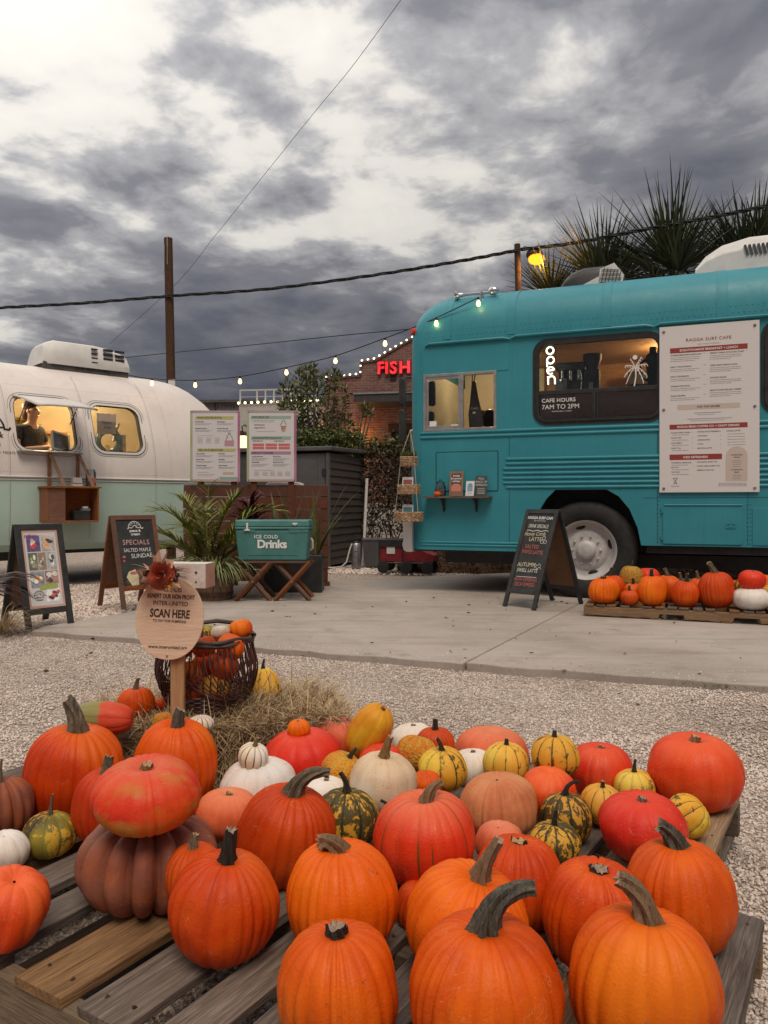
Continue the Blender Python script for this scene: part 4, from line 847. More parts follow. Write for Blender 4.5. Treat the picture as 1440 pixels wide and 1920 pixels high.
# wheel
def wheel(x):
    wh = bpy.data.objects.new('wheel', None); COL.objects.link(wh); wh.parent = bus; wh.location = (x, .20, .515)
    mb = MB(); pr = [(.295, -.10), (.33, -.135), (.40, -.150), (.47, -.142), (.505, -.115), (.518, -.08), (.518, .08), (.50, .13), (.40, .15), (.295, .10)]
    mb.lathe(pr, 56, axis='y', cap=False); mb.build('tyre', BLK, wh, smooth='auto')
    mb = MB(); mb.lathe([(.318, -.098), (.322, -.116), (.312, -.124), (.300, -.112), (.285, -.075), (.275, -.045), (.225, -.028), (.19, -.055), (.175, -.060), (.12, -.062), (.10, -.066), (.098, -.10), (.085, -.118), (.06, -.126), (.0, -.128)], 48, axis='y', cap=False)
    rm = mb.build('rim', P('white_wheel_paint', (.46, .435, .42), (.58, .55, .53), 9, .5, .1, 40), wh, smooth='auto')
    mb = MB()
    for i in range(10):
        a = 2*math.pi*i/10; mb.cyl((.148*math.cos(a), -.060, .148*math.sin(a)), (.148*math.cos(a), -.088, .148*math.sin(a)), .015, .010, 6)
    mb.build('wheel_nuts', MATS['white_wheel_paint'], rm)
    mb = MB()
    for a in (105, 285, 15, 195): 
        c = (.245*math.cos(R(a)), .245*math.sin(R(a))); t_ = R(a+90); mb.prism([(c[0]+.052*math.cos(s_)*math.cos(t_)-.020*math.sin(s_)*math.sin(t_), c[1]+.052*math.cos(s_)*math.sin(t_)+.020*math.sin(s_)*math.cos(t_)) for s_ in [2*math.pi*k/16 for k in range(16)]], -.040, -.0305)
    mb.build('hand_hole', BLK, rm)
    return wh
wheel(1.945); wheel(6.3)
# mirror arm with two mirrors at the front corner
mb = MB(); mb.tube([(.02, .03, 2.44), (-.03, -.02, 2.43), (-.035, -.03, 2.2), (-.03, -.02, 1.72), (.02, .03, 1.68)], .014, 8); mb.cyl((-.035, -.03, 2.28), (.03, .0, 2.28), .010); mb.cyl((-.035, -.03, 1.95), (.03, 0, 1.95), .010)
ma = mb.build('mirror_arm', BLM, bus, smooth='auto')
for z0, z1 in ((2.12, 2.43), (1.70, 2.07)):
    mb = MB(); mb.prism(rrect(-.105, z0, -.03, z1, .035), -.04, -.005); mb.build('mirror', BLM, ma, smooth='auto', bevel=.01)
# horn, marker light, bumper, roof boxes
mb = MB(); prf = [(.065, 0), (.055, .012), (.030, .035), (.020, .08), (.016, .16), (.013, .40), (.02, .42), (.03, .44), (.028, .47)]
p0 = (.50, .20, 3.36); mb.lathe([(r, z) for r, z in prf], 20, (p0[0], p0[1], p0[2]), 'x'); mb.cyl((.80, .20, 3.18), (.80, .20, 3.37), .02); mb.ball((.93, .20, 3.37), (.06, .045, .05)); mb.build('air_horn', CHR, bus, smooth='auto')
mb = MB(); mb.ball((.045, .055, 2.955), (.035, .035, .03)); mb.cyl((.06, .07, 2.955), (.02, .03, 2.955), .042, .038); mb.build('marker_light', P('red_lens', (.45, .03, .015), (.6, .05, .02), 4, .2), bus, smooth='auto')
mb = MB(); vs = []; 
prf = [(0, .46), (-.035, .48), (-.05, .54), (-.035, .60), (-.05, .66), (-.035, .72), (-.05, .78), (-.03, .83), (0, .84)]
mb.prism([(x-.02, z) for x, z in prf] + [(.05, .84), (.05, .46)], -.02, .10); mb.build('front_bumper', WPT, bus, smooth='auto', bevel=.008)
def roof_box(name, x0, y0, x1, y1, z0, h, mat, parent=bus, sl=.25):
    mb = MB(); L = x1-x0; rows = [(0, 0, 0), (.06, 0, .55), (.16, .02, .85), (.35, .05, 1.0), (.7, .05, 1.0), (.92, .03, .80), (1, 0, .50), (1, 0, 0)]
    sec = [(0, 0), (0, .62), (.05, .85), (.15, 1), (.85, 1), (.95, .85), (1, .62), (1, 0)]
    vs = []; q = len(sec)
    for fx in (0.0, .07, .18, .36, .72, .93, 1.0):
        hh = h*np.interp(fx, [0, .07, .18, .36, .72, .93, 1], [.30, .62, .86, 1, 1, .86, .55])
        for fy, fz in sec: vs.append((x0+L*fx, y0+(y1-y0)*fy, z0+hh*fz))
    mb.put(vs, [(i*q+j, i*q+j+1, (i+1)*q+j+1, (i+1)*q+j) for i in range(6) for j in range(q-1)] + [tuple(range(q)), tuple(range(7*q-1, 6*q-1, -1))])
    return mb.build(name, mat, parent, smooth='auto', bevel=.01, angle=30)
ac = roof_box('roof_air_conditioner', 3.02, .62, 4.5, 1.75, 3.41, .42, WPL)
mb = MB()
for i in range(13): mb.box((3.50+.042*i, .604+.0, 3.59), (3.522+.042*i, .64, 3.70), rot=Matrix.Rotation(R(-14), 4, 'Y'))
mb.build('grille_slots', P('grille_dark', (.05,.05,.05), (.08,.08,.08), 6, .7), ac)
mb = MB(); mb.box((3.0, .60, 3.36), (4.5, 1.78, 3.44)); mb.build('mounting_skirt', WPL, ac, bevel=.01)
v1 = roof_box('roof_vent', 1.62, .50, 2.30, 1.10, 3.36, .27, P('dark_plastic', (.03,.028,.027), (.05,.047,.045), 5, .45))
mb = MB(); mb.prism([(2.03, 3.38), (2.28, 3.36), (2.30, 3.48), (2.20, 3.62), (2.05, 3.57)], .475, .495); mb.prism([(1.75, 3.36), (2.04, 3.37), (2.06, 3.50)], .475, .495); mb.build('vent_side', WPL, v1)
mb = MB()
for i in range(6): mb.line([(2.06+.037*i, 3.39), (2.10+.034*i, 3.58-.012*i)], .006, .462, .470)
for i in range(4): mb.line([(2.05+.006*i, 3.42+.045*i), (2.285-.012*i, 3.40+.045*i)], .006, .462, .470)
mb.build('vent_grid', BLM, v1)
# interior of the bus
mb = MB(); mb.box((.1, 2.30, .62), (7.9, 2.36, 2.85)); mb.build('inner_wall', WOOD_IN, bus)
mb = MB(); mb.box((.1, .08, 2.84), (7.9, 2.30, 2.87)); mb.build('inner_ceiling', P('tan_ceiling', (.40,.24,.12), (.50,.31,.17), 4, .6), bus)
mb = MB(); mb.box((1.16, .10, .62), (1.20, 1.2, 2.84)); mb.box((5.6, .08, .62), (5.64, 2.3, 2.84)); mb.build('partition', WOOD_IN, bus)
mb = MB(); mb.box((1.21, .10, 2.02), (5.5, .62, 2.06)); mb.box((1.3, 1.75, 1.55), (5.5, 2.29, 2.10)); mb.build('counter', P('steel_counter', (.30,.30,.30), (.40,.39,.38), 7, .4, metal=.5), bus)
mb = MB(); mb.box((.1, .52, .62), (7.9, 2.28, .66)); mb.build('bus_floor', BLM, bus)
mb = MB(); mb.box((.05, 2.24, .70), (1.15, 2.295, 2.83)); mb.box((.03, .20, .70), (.06, 2.24, 2.60)); mb.build('cab_lining', P('pane_reflection_cream', (.46,.46,.36), (.56,.55,.44), 4, .6), bus)  # pale lining colour stands in for the bright reflection in the service pane
def lamp_in(parent, loc, energy, col, r=.10, name='ceiling_lamp'):
    mb = MB(); mb.lathe([(0, 0), (r, 0), (r, -.02), (r*.8, -.035), (0, -.04)], 20, loc); mb.build(name, E(name+'_glow', col, 3.0), parent, smooth='auto')
    l = bpy.data.lights.new(name+'_light', 'POINT'); l.energy = energy; l.color = col; l.shadow_soft_size = .1; o = bpy.data.objects.new(name+'_light', l); COL.objects.link(o); o.parent = parent; o.location = (loc[0], loc[1], loc[2]-.12)
lamp_in(bus, (2.75, 1.30, 2.83), 22, (1.0, .62, .30)); lamp_in(bus, (4.4, 1.2, 2.83), 12, (1.0, .62, .30)); lamp_in(bus, (.65, 1.3, 2.83), 12, (1.0, .70, .40))  # the lamp over the cab is added to brighten the lining behind the pane
# things standing in the bus
def inbus(o): o.location = bus.matrix_world @ Vector(o.location) if False else o.location; return o
MB_ = Matrix.Translation((BX, BY, 0)) @ Matrix.Rotation(busA, 4, 'Z')
def bthing(name, label, cat, x, y, z, group=None, rz=0): p = MB_ @ Vector((x, y, z)); return thing(name, label, cat, p, busA+rz, group)
DK = P('machine_dark', (.02,.019,.019), (.05,.047,.045), 7, .4); GRY = P('machine_grey', (.16,.155,.15), (.24,.23,.225), 6, .45)
t = bthing('coffee_grinder', 'tall black coffee grinder behind the big bus window, left of the espresso machine', 'grinder', 1.98, .36, 2.06, 'coffee machines inside the bus'); t.scale = (1.15, 1, 1.4)
mb = MB(); mb.prism(rrect(-.07, 0, .07, .28, .02), -.08, .08); mb.build('body', DK, t, bevel=.006); mb = MB(); mb.lathe([(.05, .28), (.085, .36), (.085, .40), (.0, .41)], 18); mb.build('hopper', DK, t, smooth='auto'); mb = MB(); mb.box((-.02, -.13, .12), (.02, -.08, .17)); mb.cyl((0,-.1,.0), (0,-.1,.03), .05); mb.build('spout', STL, t)
t = bthing('espresso_machine', 'black and chrome espresso machine behind the big bus window', 'coffee machine', 1.80, .40, 2.06, 'coffee machines inside the bus'); t.scale = (1.15, 1, 1.4)
mb = MB(); mb.box((-.16, -.1, 0), (.08, .15, .05)); mb.box((-.16, .0, .05), (.08, .15, .30)); mb.box((-.17, -.12, .28), (.09, .16, .34)); mb.build('body', DK, t, bevel=.01); mb = MB()
for i in range(3): mb.cyl((-.12+.08*i, -.07, .28), (-.12+.08*i, -.07, .20), .022); mb.cyl((-.12+.08*i, -.07, .21), (-.12+.08*i, -.17, .20), .009)
mb.tube([(.06,-.1,.28), (.07,-.12,.2), (.06,-.13,.08)], .006); mb.build('group_heads', CHR, t, smooth='auto')
t = bthing('paper_cup_stack', 'grey container behind the big bus window under the lit word', 'container', 1.66, .34, 2.06); t.scale = (1.15, 1, 1.4)
mb = MB(); mb.prism(rrect(-.055, 0, .055, .22, .02), -.05, .05); mb.build('body', GRY, t, bevel=.006); mb = MB(); mb.cyl((0,0,.22), (0,0,.26), .03); mb.build('cap', DK, t)
t = bthing('blender', 'black blender jug at the right end inside the big bus window', 'blender', 2.60, .34, 2.06); t.scale = (1.15, 1, 1.4)
mb = MB(); mb.lathe([(.07, 0), (.075, .08), (.05, .12), (.045, .13)], 18); mb.build('base', DK, t, smooth='auto'); mb = MB(); mb.lathe([(.045, .13), (.065, .34), (.06, .36), (.03, .38), (.03, .42), (0, .42)], 18); mb.tube([(-.06,0,.33), (-.11,0,.30), (-.10,0,.2), (-.05,0,.17)], .012); mb.build('jug', DK, t, smooth='auto')
t = bthing('coffee_maker', 'dark coffee maker on the far counter inside the bus', 'coffee maker', 2.38, 2.0, 2.10); t.scale = (1.15, 1, 1.4)
mb = MB(); mb.box((-.10,-.1,0), (.10,.12,.04)); mb.box((-.10,.02,.04), (.10,.12,.34)); mb.box((-.11,-.12,.28), (.11,.12,.40)); mb.build('body', DK, t, bevel=.01); mb = MB(); mb.lathe([(.06,.045),(.075,.10),(.06,.2),(.05,.21)], 16, (0,-.04,0)); mb.build('carafe', DK, t, smooth='auto')
t = bthing('steel_oven', 'grey steel counter oven on the far side inside the bus', 'oven', 3.05, 1.98, 2.10)
mb = MB(); mb.prism([(-.32,0),(.3,0),(.3,.14),(.22,.22),(-.2,.22),(-.32,.12)], -.15, .18); mb.build('body', STL, t, bevel=.01); mb = MB(); mb.box((-.2,-.16,.03), (.2,-.15,.10)); mb.build('door', DK, t)
t = bthing('wall_blackboard', 'small blackboard hung on the warm panelled wall inside the bus', 'blackboard', 3.05, 2.275, 2.52)
mb = MB(); mb.box((-.17,-.012,-.11), (.17,.012,.11)); mb.build('board', flat('chalkboard_black', (.022,.021,.021), .8), t); frame_rect(-.185,-.125,.185,.125,.018,-.016,.01).build('frame', WOOD_IN, t)
mb = MB(); mb.text('SURFBOARDS', 0, .05, .03, -.0135); mb.text('ONLY', 0, .0, .03, -.0135); mb.build('lettering', flat('chalk_grey', (.2,.19,.18), .9), t)
t = bthing('driver_seat', 'dark padded seat inside the open service window', 'seat', .80, .45, 1.25)
mb = MB(); mb.prism(rrect(-.16, 0, .16, .12, .05), -.2, .25); mb.build('cushion', DK, t, bevel=.02); mb = MB(); mb.prism([(-.13,.1),(.16,.1),(.10,.75),(.02,.86),(-.06,.85),(-.12,.74)], .12, .24); mb.build('backrest', DK, t, bevel=.03)
t = bthing('hanging_apron', 'black apron hanging inside the open service window', 'apron', .70, .22, 1.86)
mb = MB(); mb.prism([(-.05,0),(.12,0),(.09,.18),(.05,.34),(.02,.52),(-.02,.52),(-.04,.3),(-.06,.15)], -.015, .02); mb.build('cloth', DK, t, bevel=.008); mb = MB(); mb.tube([(0,0,.50),(.02,0,.62),(-.01,0,.66),(-.02,0,.5)], .006); mb.build('strap', DK, t)
mb = MB(); mb.text('CAFE', .01, .20, .025, -.017); mb.ell(.01, .165, .02, .014, -.0175, -.0165); mb.build('print', flat('apron_print', (.45,.4,.36), .8), t)
t = bthing('steering_column', 'dark windshield bar and steering gear inside the service window', 'steering gear', .5, 1.2, 1.4)
mb = MB(); mb.tube([(0,0,.75), (.35,0,.70), (.55,0,.60)], .035); mb.tube([(-.3,0,.0), (-.2,0,.35)], .03); mb.build('bar', DK, t, smooth='auto')
mb = MB(); ps = [(-.2+.18*math.cos(a)*.8, .18*math.sin(a), .36+.18*math.cos(a)*.3) for a in [2*math.pi*i/24 for i in range(25)]]; mb.tube(ps, .012, 6, cap=False); mb.build('wheel', DK, t, smooth='auto')
# neon word
t = bthing('neon_sign', 'white lit neon sign reading open down the left of the big bus window', 'sign', 1.585, .03, 2.27)
NE = E('neon_white', (1.0, 0.97, 0.80), 3.0); rr = .0078
def arc(cx, cz, r, a0, a1, n=14, sx=1.0): return [(cx+r*sx*math.cos(R(a0+(a1-a0)*i/n)), 0, cz+r*math.sin(R(a0+(a1-a0)*i/n))) for i in range(n+1)]
for nm, pts in (('letter_o', arc(-.005, .358, .037, 90, 450, 24)), ('letter_p', [(-.034, 0, .186), (-.036, 0, .255)] + arc(0, .256, .036, 180, -165, 22)), ('letter_e', [(-.030, 0, .146)] + [(.036, 0, .150)] + arc(.002, .146, .036, 8, 305, 18)), ('letter_n', [(-.024, 0, .0), (-.026, 0, .085)] + arc(.010, .050, .036, 165, 0, 10) + [(.047, 0, .0)])):
    mb = MB(); mb.tube(pts, rr, 8); mb.build(nm, NE, t, smooth='auto')
mb = MB(); mb.box((-.055, .014, -.02), (.06, .018, .405)); mb.build('backing', glass_mat('acrylic', (.9,.9,.88), .8), t)
# cafe menu board on the side
t = bthing('menu_board', 'large white cafe menu board bolted to the teal bus side', 'menu board', 2.675, -.022, 1.115)
PW, PH = .905, 1.655
mb = MB(); mb.box((0, -.006, 0), (PW, .006, PH)); mb.build('panel', PRN, t, bevel=.002)
def U(u): return u*PW
def Vv(v): return PH*(1-v)
yy = -.0072
mk, mg, mr, mbg, mw = MB(), MB(), MB(), MB(), MB()
mr.text('RAGGA SURF CAFE', U(.5), Vv(.098), .030, yy, bold=.012, spacing=1.15); mk.text('EAST COAST FLORIDA', U(.5), Vv(.121), .011, yy, spacing=1.3)
def bar(mb_, u0, u1, v0, v1): b_ = MB(); b_.box((U(u0), -.0071, Vv(v1)), (U(u1), -.0062, Vv(v0))); b_.build('heading_bar', MAR if mb_ is mr else BEI, t)
bar(mr, .11, .885, .132, .163); mw.text('SCRATCH-MADE BREAKFAST + LUNCH', U(.5), Vv(.1545), .021, -.0078, bold=.02)
def dashes(mb_, u, v, wds, y=-.0070):
    x = U(u); rg = random.Random(int(u*1000+v*7000))
    xe = U(u+wds)
    while x < xe:
        l = rg.uniform(.008, .026); mb_.box((x, y, Vv(v)-.0022), (min(xe, x+l), y+.0005, Vv(v)+.0022)); x += l+.005
for v, s_, n in ((.18, 'SUNRISE BREAKFAST SANDWICH', 3), (.25, 'PARTY WAVE PARFAIT', 2), (.308, 'DAILY CROISSANTS', 2), (.366, 'ARTISAN PORTIONS', 2), (.424, 'RAGGA MUFFIN', 2)):
    mk.text(s_, U(.115), Vv(v), .0135, yy, 'LEFT', bold=.015); mk.text('8.5', U(.47), Vv(v-.004), .009, yy, 'RIGHT')
    for i in range(n): dashes(mg, .115, v+.011+.0105*i, .30-.05*(i == n-1))
for v, s_, n in ((.18, 'PERFECT SWELL AVOCADO TOAST', 3), (.253, 'STEEP DROP VEGGIE TACOS', 3), (.325, 'CHICKEN SALAD', 3), (.40, 'IMPACT ZONE GRILLED CHEESE', 3)):
    mk.text(s_, U(.515), Vv(v), .0135, yy, 'LEFT', bold=.015); mk.text('9', U(.88), Vv(v-.004), .009, yy, 'RIGHT')
    for i in range(n): dashes(mg, .515, v+.011+.0105*i, .31-.1*(i == n-1))
bar(mbg, .185, .81, .475, .505); mk.text('FOR THE GROMS', U(.5), Vv(.496), .019, -.0078, bold=.02)
for v, u0, L in ((.527, .36, .27), (.562, .29, .44)): dashes(mk, u0, v, L); dashes(mg, u0+.03, v+.011, L-.1)
bar(mr, .105, .885, .592, .621); mw.text('RAGGA BEAN COFFEE CO + CRAFT DRINKS', U(.495), Vv(.6125), .020, -.0078, bold=.02)
for i, s_ in enumerate(('CLASSIC DRIP COFFEE', 'POUR OVER', 'COLD BREW', 'CRAFT TEA')): mk.text(s_, U(.12), Vv(.645+.031*i), .0125, yy, 'LEFT', bold=.012); dashes(mg, .13, .655+.031*i, .17); mk.text('4', U(.34), Vv(.645+.031*i), .01, yy, 'RIGHT')
for i, s_ in enumerate(('DOUBLE SHOT ESPRESSO', 'CORTADO', 'CAPPUCCINO', 'LATTE', 'MATCHA LATTE')): mk.text(s_, U(.39), Vv(.643+.0245*i), .0125, yy, 'LEFT', bold=.012); mk.text('5', U(.625), Vv(.643+.0245*i), .01, yy, 'RIGHT')
mk.text('HOUSE LATTES', U(.68), Vv(.643), .0125, yy, 'LEFT', bold=.012)
for i in range(5): dashes(mg, .69, .658+.016*i, .17)
bar(mr, .105, .635, .772, .805); mw.text('ICED REFRESHERS', U(.37), Vv(.7955), .020, -.0078, bold=.02)
for i, s_ in enumerate(('HOUSEMADE LEMONADE', 'SURF TEA', 'THE FOGG')): mk.text(s_, U(.12), Vv(.825+.028*i), .0115, yy, 'LEFT', bold=.012); dashes(mg, .13, .836+.028*i, .17)
for i, s_ in enumerate(("GRANDMA'S SWEET TEA", 'HONEY HIBISCUS MINT TEA', 'JASMINE CITRUS TEA')): mk.text(s_, U(.385), Vv(.823+.024*i), .0115, yy, 'LEFT', bold=.012)
arcp = [(U(.67), Vv(.935)), (U(.885), Vv(.935)), (U(.885), Vv(.79))] + [(U(.7775)+U(.1075)*math.cos(R(a)), Vv(.79)+U(.1075)*math.sin(R(a))) for a in range(10, 171, 16)] + [(U(.67), Vv(.79))]
mbg.prism(arcp, -.0071, -.0062)
for v, s_ in ((.785, 'HOUSE MADE'), (.799, 'SYRUPS'), (.872, 'ALTERNATIVE'), (.886, 'MILKS')): mk.text(s_, U(.78), Vv(v), .0115, -.0078, bold=.02)
for v in (.815, .826, .837, .85, .90, .911, .922): dashes(mg, .74, v, .08, -.0078)
hx, hz_ = U(.165), Vv(.935); mk.line([(hx-.02, hz_+.035), (hx+.02, hz_+.035), (hx-.016, hz_-.02), (hx+.016, hz_-.02), (hx-.02, hz_+.035)], .004, yy, yy+.0006); mk.text('RAGGA BEAN', hx, Vv(.965), .009, yy)
for v in (.947, .955, .963): dashes(mg, .60, v, .28)
mk.build('lettering', INK, t)['kind'] = 'stuff'; mg.build('small_print', INKL, t)['kind'] = 'stuff'; mr.build('maroon_heading', MAR, t); mbg.build('beige_arch', BEI, t); mw.build('white_lettering', PWH, t)['kind'] = 'stuff'
for u in (.045, .955):
    for v in (.03, .5, .975):
        mb = MB(); mb.lathe([(.0145, 0), (.0145, .004), (.009, .010), (0, .011)], 14, (U(u), -.0065, Vv(v)), 'y'); mb.xf = None
        mb.v = [(x, -.013-y if False else (-.0065-(y+.0065)), z) for x, y, z in mb.v]; mb.build('bolt', STL, t, smooth='auto')
# wooden wall shelf below the service window and the things on it
t = bthing('wall_shelf', 'weathered wooden shelf on black brackets on the teal bus side', 'shelf', .59, 0, 1.075)
plank('shelf_board', .74, .16, .024, WG, t, (0, -.085, 0), 0, 5)
for x in (-.17, .20):
    mb = MB(); mb.box((x-.012, -.018, -.16), (x+.012, -.006, -.013)); mb.box((x-.012, -.14, -.026), (x+.012, -.018, -.013)); mb.tube([(x, -.016, -.12), (x, -.05, -.09), (x, -.11, -.026)], .009, 6); mb.build('bracket', BLM, t, smooth='auto')
zS = 1.0875
t = bthing('glass_jar', 'clear glass jar with pink paper inside on the wooden bus shelf', 'jar', .40, -.075, zS)
JG = glass_mat('jar_glass', (.82, .86, .85), 1.6)
mb = MB(); mb.lathe([(0, .003), (.055, .003), (.060, .02), (.060, .10), (.045, .125), (.045, .14)], 24); mb.build('jar_body', JG, t, smooth='auto'); mb = MB(); mb.lathe([(.052, .14), (.052, .15), (.03, .165), (.012, .17), (.014, .185), (0, .19)], 20); mb.build('lid', JG, t, smooth='auto')
mb = MB(); mb.lathe([(0, .01), (.045, .01), (.047, .07), (.04, .075), (0, .07)], 18); mb.build('contents', P('pink_paper', (.5,.28,.26), (.66,.42,.38), 40, .8), t)
pumpkin('tiny orange pumpkin in front of the glass jar on the bus shelf', 0, 0, 0, .72, 'mini', ORB, 'none', loc=MB_ @ Vector((.385, -.145, zS+.024)), Rm=.038, group='pumpkins on the bus', nlat=24)
def card(name, label, cat, x, y, z, w_, h_, mat, lean=.14, rz=0.0, th=.006):
    p = MB_ @ Vector((x, y, z)); o = thing(name, label, cat, p, busA+rz); 
    mb = MB(Matrix.Rotation(-lean, 4, 'X')); mb.box((-w_/2, -th/2, 0), (w_/2, th/2, h_)); mb.build('card', mat, o); return o, Matrix.Rotation(-lean, 4, 'X')
KR = P('kraft_brown', (.22,.125,.075), (.28,.165,.10), 8, .75)
o, X = card('menu_card', 'brown framed sign card on the bus shelf', 'sign', .575, -.07, zS, .155, .275, KR)
mb = MB(X); mb.box((-.055, -.0045, .12), (.055, -.0035, .25)); mb.build('dark_print', flat('print_brown', (.09,.05,.04), .7), o); mb = MB(X); mb.prism([(-.055,.05),(.055,.05),(.055,.10),(.03,.135),(-.03,.135),(-.055,.10)], -.0055, -.0045); mb.build('salmon_print', flat('print_salmon', (.55,.20,.15), .7), o)
mb = MB(X); [mb.text(s_, 0, z, .02, -.0062, bold=.02) for s_, z in (('Smoke', .215), ('& summer', .185), ('whiskey', .155))]; mb.build('lettering', PWH, o)
o, X = card('postcard', 'small white card with blue arch on the bus shelf', 'card', .735, -.09, zS, .095, .165, PRN, .2, -.05)
mb = MB(X); mb.prism([(-.03,.05),(.03,.05),(.03,.11)]+[(.03*math.cos(R(a)), .11+.03*math.sin(R(a))) for a in range(10,171,20)]+[(-.03,.11)], -.0045, -.0035); mb.build('blue_print', flat('print_blue', (.20,.36,.46), .7), o); mb = MB(X); mb.text('SURF', 0, .125, .012, -.005); mb.text('CLUB', 0, .10, .012, -.005); mb.text('join us', 0, .025, .012, -.004); mb.build('lettering', INK, o)
o, X = card('chalk_card', 'small dark card with white writing on the bus shelf', 'sign', .855, -.065, zS, .125, .22, flat('chalk_card_grey', (.06,.06,.062), .8), .16, .12)
mb = MB(X); [mb.text(s_, 0, z, .022, -.0042, shear=.2, sx=.95) for s_, z in (('PULL', .18), ('BACK UP', .145), ('ESPRESSO', .11))]; [mb.line([(-.04,z),(.04,z+.003)], .004, -.0042, -.0036) for z in (.08,.06,.04,.025)]; mb.build('lettering', flat('chalk_white', (.6,.58,.56), .9), o)
# three tier hanging basket at the front corner
WK = P('wicker_natural', (.24,.13,.065), (.56,.38,.23), 30, .8, .6, 60); RP = P('rope', (.45,.37,.28), (.58,.5,.4), 60, .9)
t = bthing('hanging_basket', 'three tier woven hanging basket on the bus front corner', 'hanging basket', .065, -.17, 0)
def wicker(r0, r1, z0, z1, name, c=(0,0)):
    mb = MB(); rows = int((z1-z0)/.015); n = 36
    for i in range(rows+1):
        z = z0+(z1-z0)*i/rows; r = r0+(r1-r0)*i/rows
        pts = [(c[0]+(r+.0045*(1 if (j+i) % 2 else -1))*math.cos(2*math.pi*j/n), c[1]+(r+.0045*(1 if (j+i) % 2 else -1))*math.sin(2*math.pi*j/n), z+.002*math.sin(j*2.1+i)) for j in range(n+1)]
        mb.tube(pts, .0082, 5, cap=False)
    mb.lathe([(0, z0), (r0, z0), (r0+.005, z0+.02), (r0-.006, z0+.02), (0, z0+.012)], n, (c[0], c[1], 0)); return mb.build(name, WK, t, smooth='auto')
wicker(.088, .092, 1.425, 1.515, 'basket'); wicker(.118, .122, 1.115, 1.205, 'basket'); wicker(.150, .155, .815, .905, 'basket')
mb = MB(); 
for a, k in ((200, 0), (330, 1), (90, 2)):
    c, s_ = math.cos(R(a)), math.sin(R(a)); mb.tube([(0, .05, 1.83), (c*.09, s_*.09, 1.52), (c*.10, s_*.10, 1.40), (c*.122, s_*.122, 1.19), (c*.13, s_*.13, 1.1), (c*.155, s_*.155, .88)], .0032, 5)
mb.cyl((0, .05, 1.81), (0, .12, 1.83), .008); mb.build('rope', RP, t, smooth='auto')
p = MB_ @ Vector((.065, -.17, 1.50)); gr = np.random.default_rng(4); n = 130; an = gr.uniform(0, 6.28, n); ps = np.c_[p.x+.06*np.cos(an)*gr.random(n), p.y+.06*np.sin(an)*gr.random(n), np.full(n, 1.50)]
o = leaf_mesh('trailing_plant', ps, np.c_[np.cos(an)*.5, np.sin(an)*.5, gr.uniform(.6, 1.4, n)], .09, .014, leaf_mat('small_plant_leaf', (.05,.07,.02), (.16,.17,.05)), None, 3); tag(o, 'small green plant in the top tier of the hanging basket', 'plant')
for zz, lab, mt in ((1.15, 'white card with rust picture in the middle hanging basket', flat('print_rust', (.30,.10,.08), .7)), (.845, 'white card with teal picture in the bottom hanging basket', flat('print_teal', (.10,.22,.25), .7))):
    o, X = card('picture_card', lab, 'card', .055, -.19, zz, .125, .15, PRN, .15, .08); mb = MB(X); mb.box((-.05, -.0042, .045), (.05, -.0034, .12)); mb.build('picture', mt, o)
# pallet of pumpkins beside the bus
pbx = Vector((1.76, 6.78)); dS = Vector((0.932, -0.361)); dN = Vector((0.361, 0.932))
# boards run away from the eye, notched stringers face the eye
t = thing('wooden_pallet', 'long low pallet with notched front in front of the bus wheel', 'pallet', (pbx.x, pbx.y, .012), busA)
rg = random.Random(3)
for k in range(19):
    if k in (4, 11): continue
    plank('top_board', .98, .075, .016, [WB, WG][k % 2], t, (.045+.098*k, .49, .098+rg.uniform(-.001,.001)), math.pi/2+rg.uniform(-.02,.02), 90+k)
for yk in (.0, .47, .94):
    mb = MB(); L = 1.9; poly = [(0,0)]
    for c1 in (.62, 1.20): poly += [(c1,0),(c1+.012,.034),(c1+.20,.034),(c1+.212,0)]
    poly += [(L,0),(L,.074),(0,.074)]; mb.prism(poly, yk, yk+.038); mb.build('stringer', WX, t, loc=(0,0,.014), bevel=.002)
for x in (.05, .60, 1.15, 1.75): plank('bottom_board', .98, .085, .013, WB, t, (x, .49, .0065), math.pi/2, int(x*50))
def bp(px, py, wp, asp, shape, mat, stem, off, label, base=.118, **kw):
    """off = metres behind the pallet's front edge"""
    p0 = pbx + dN*off; kx = (px-720)/FPX; s_ = (kx*p0.y-p0.x)/(dS.x-kx*dS.y); D = p0.y+s_*dS.y; Rm = wp/2*D/FPX; p = p0+dS*s_
    return pumpkin(label, 0, 0, 0, asp, shape, mat, stem, loc=Vector((p.x, p.y, base+Rm*asp*.92)), Rm=Rm, group='pumpkins on the pallet beside the bus', nlat=26, **kw)
bp(1133, 1117, 58, .86, 'carve', ORB, 'stub', .14, 'round orange pumpkin at the left front of the bus pallet')
bp(1147, 1103, 52, .95, 'carve', ORG, 'post', .36, 'orange pumpkin behind the round one at the left of the bus pallet')
bp(1180, 1128, 35, .82, 'carve', DOR, 'post', .10, 'smallest orange pumpkin at the front of the bus pallet')
bp(1187, 1105, 38, .95, 'carve', DOR, 'post', .33, 'dark orange pumpkin behind the smallest one on the bus pallet')
bp(1222, 1110, 53, 1.10, 'carve', ORB, 'post', .14, 'tall bright orange pumpkin in the middle front of the bus pallet')
bp(1252, 1103, 46, 1.15, 'carve', ORG, 'lean', .42, 'orange pumpkin tucked behind the tall bright one on the bus pallet')
bp(1285, 1114, 51, .98, 'carve', ORG, 'post', .16, 'squarish orange pumpkin right of the tall bright one on the bus pallet')
bp(1277, 1093, 40, .95, 'carve', DOR, 'tall', .66, 'rusty orange pumpkin at the back centre of the bus pallet')
bp(1310, 1100, 40, 1.2, 'carve', ORG, 'tall', .50, 'orange pumpkin with long twisted stem at the back of the bus pallet')
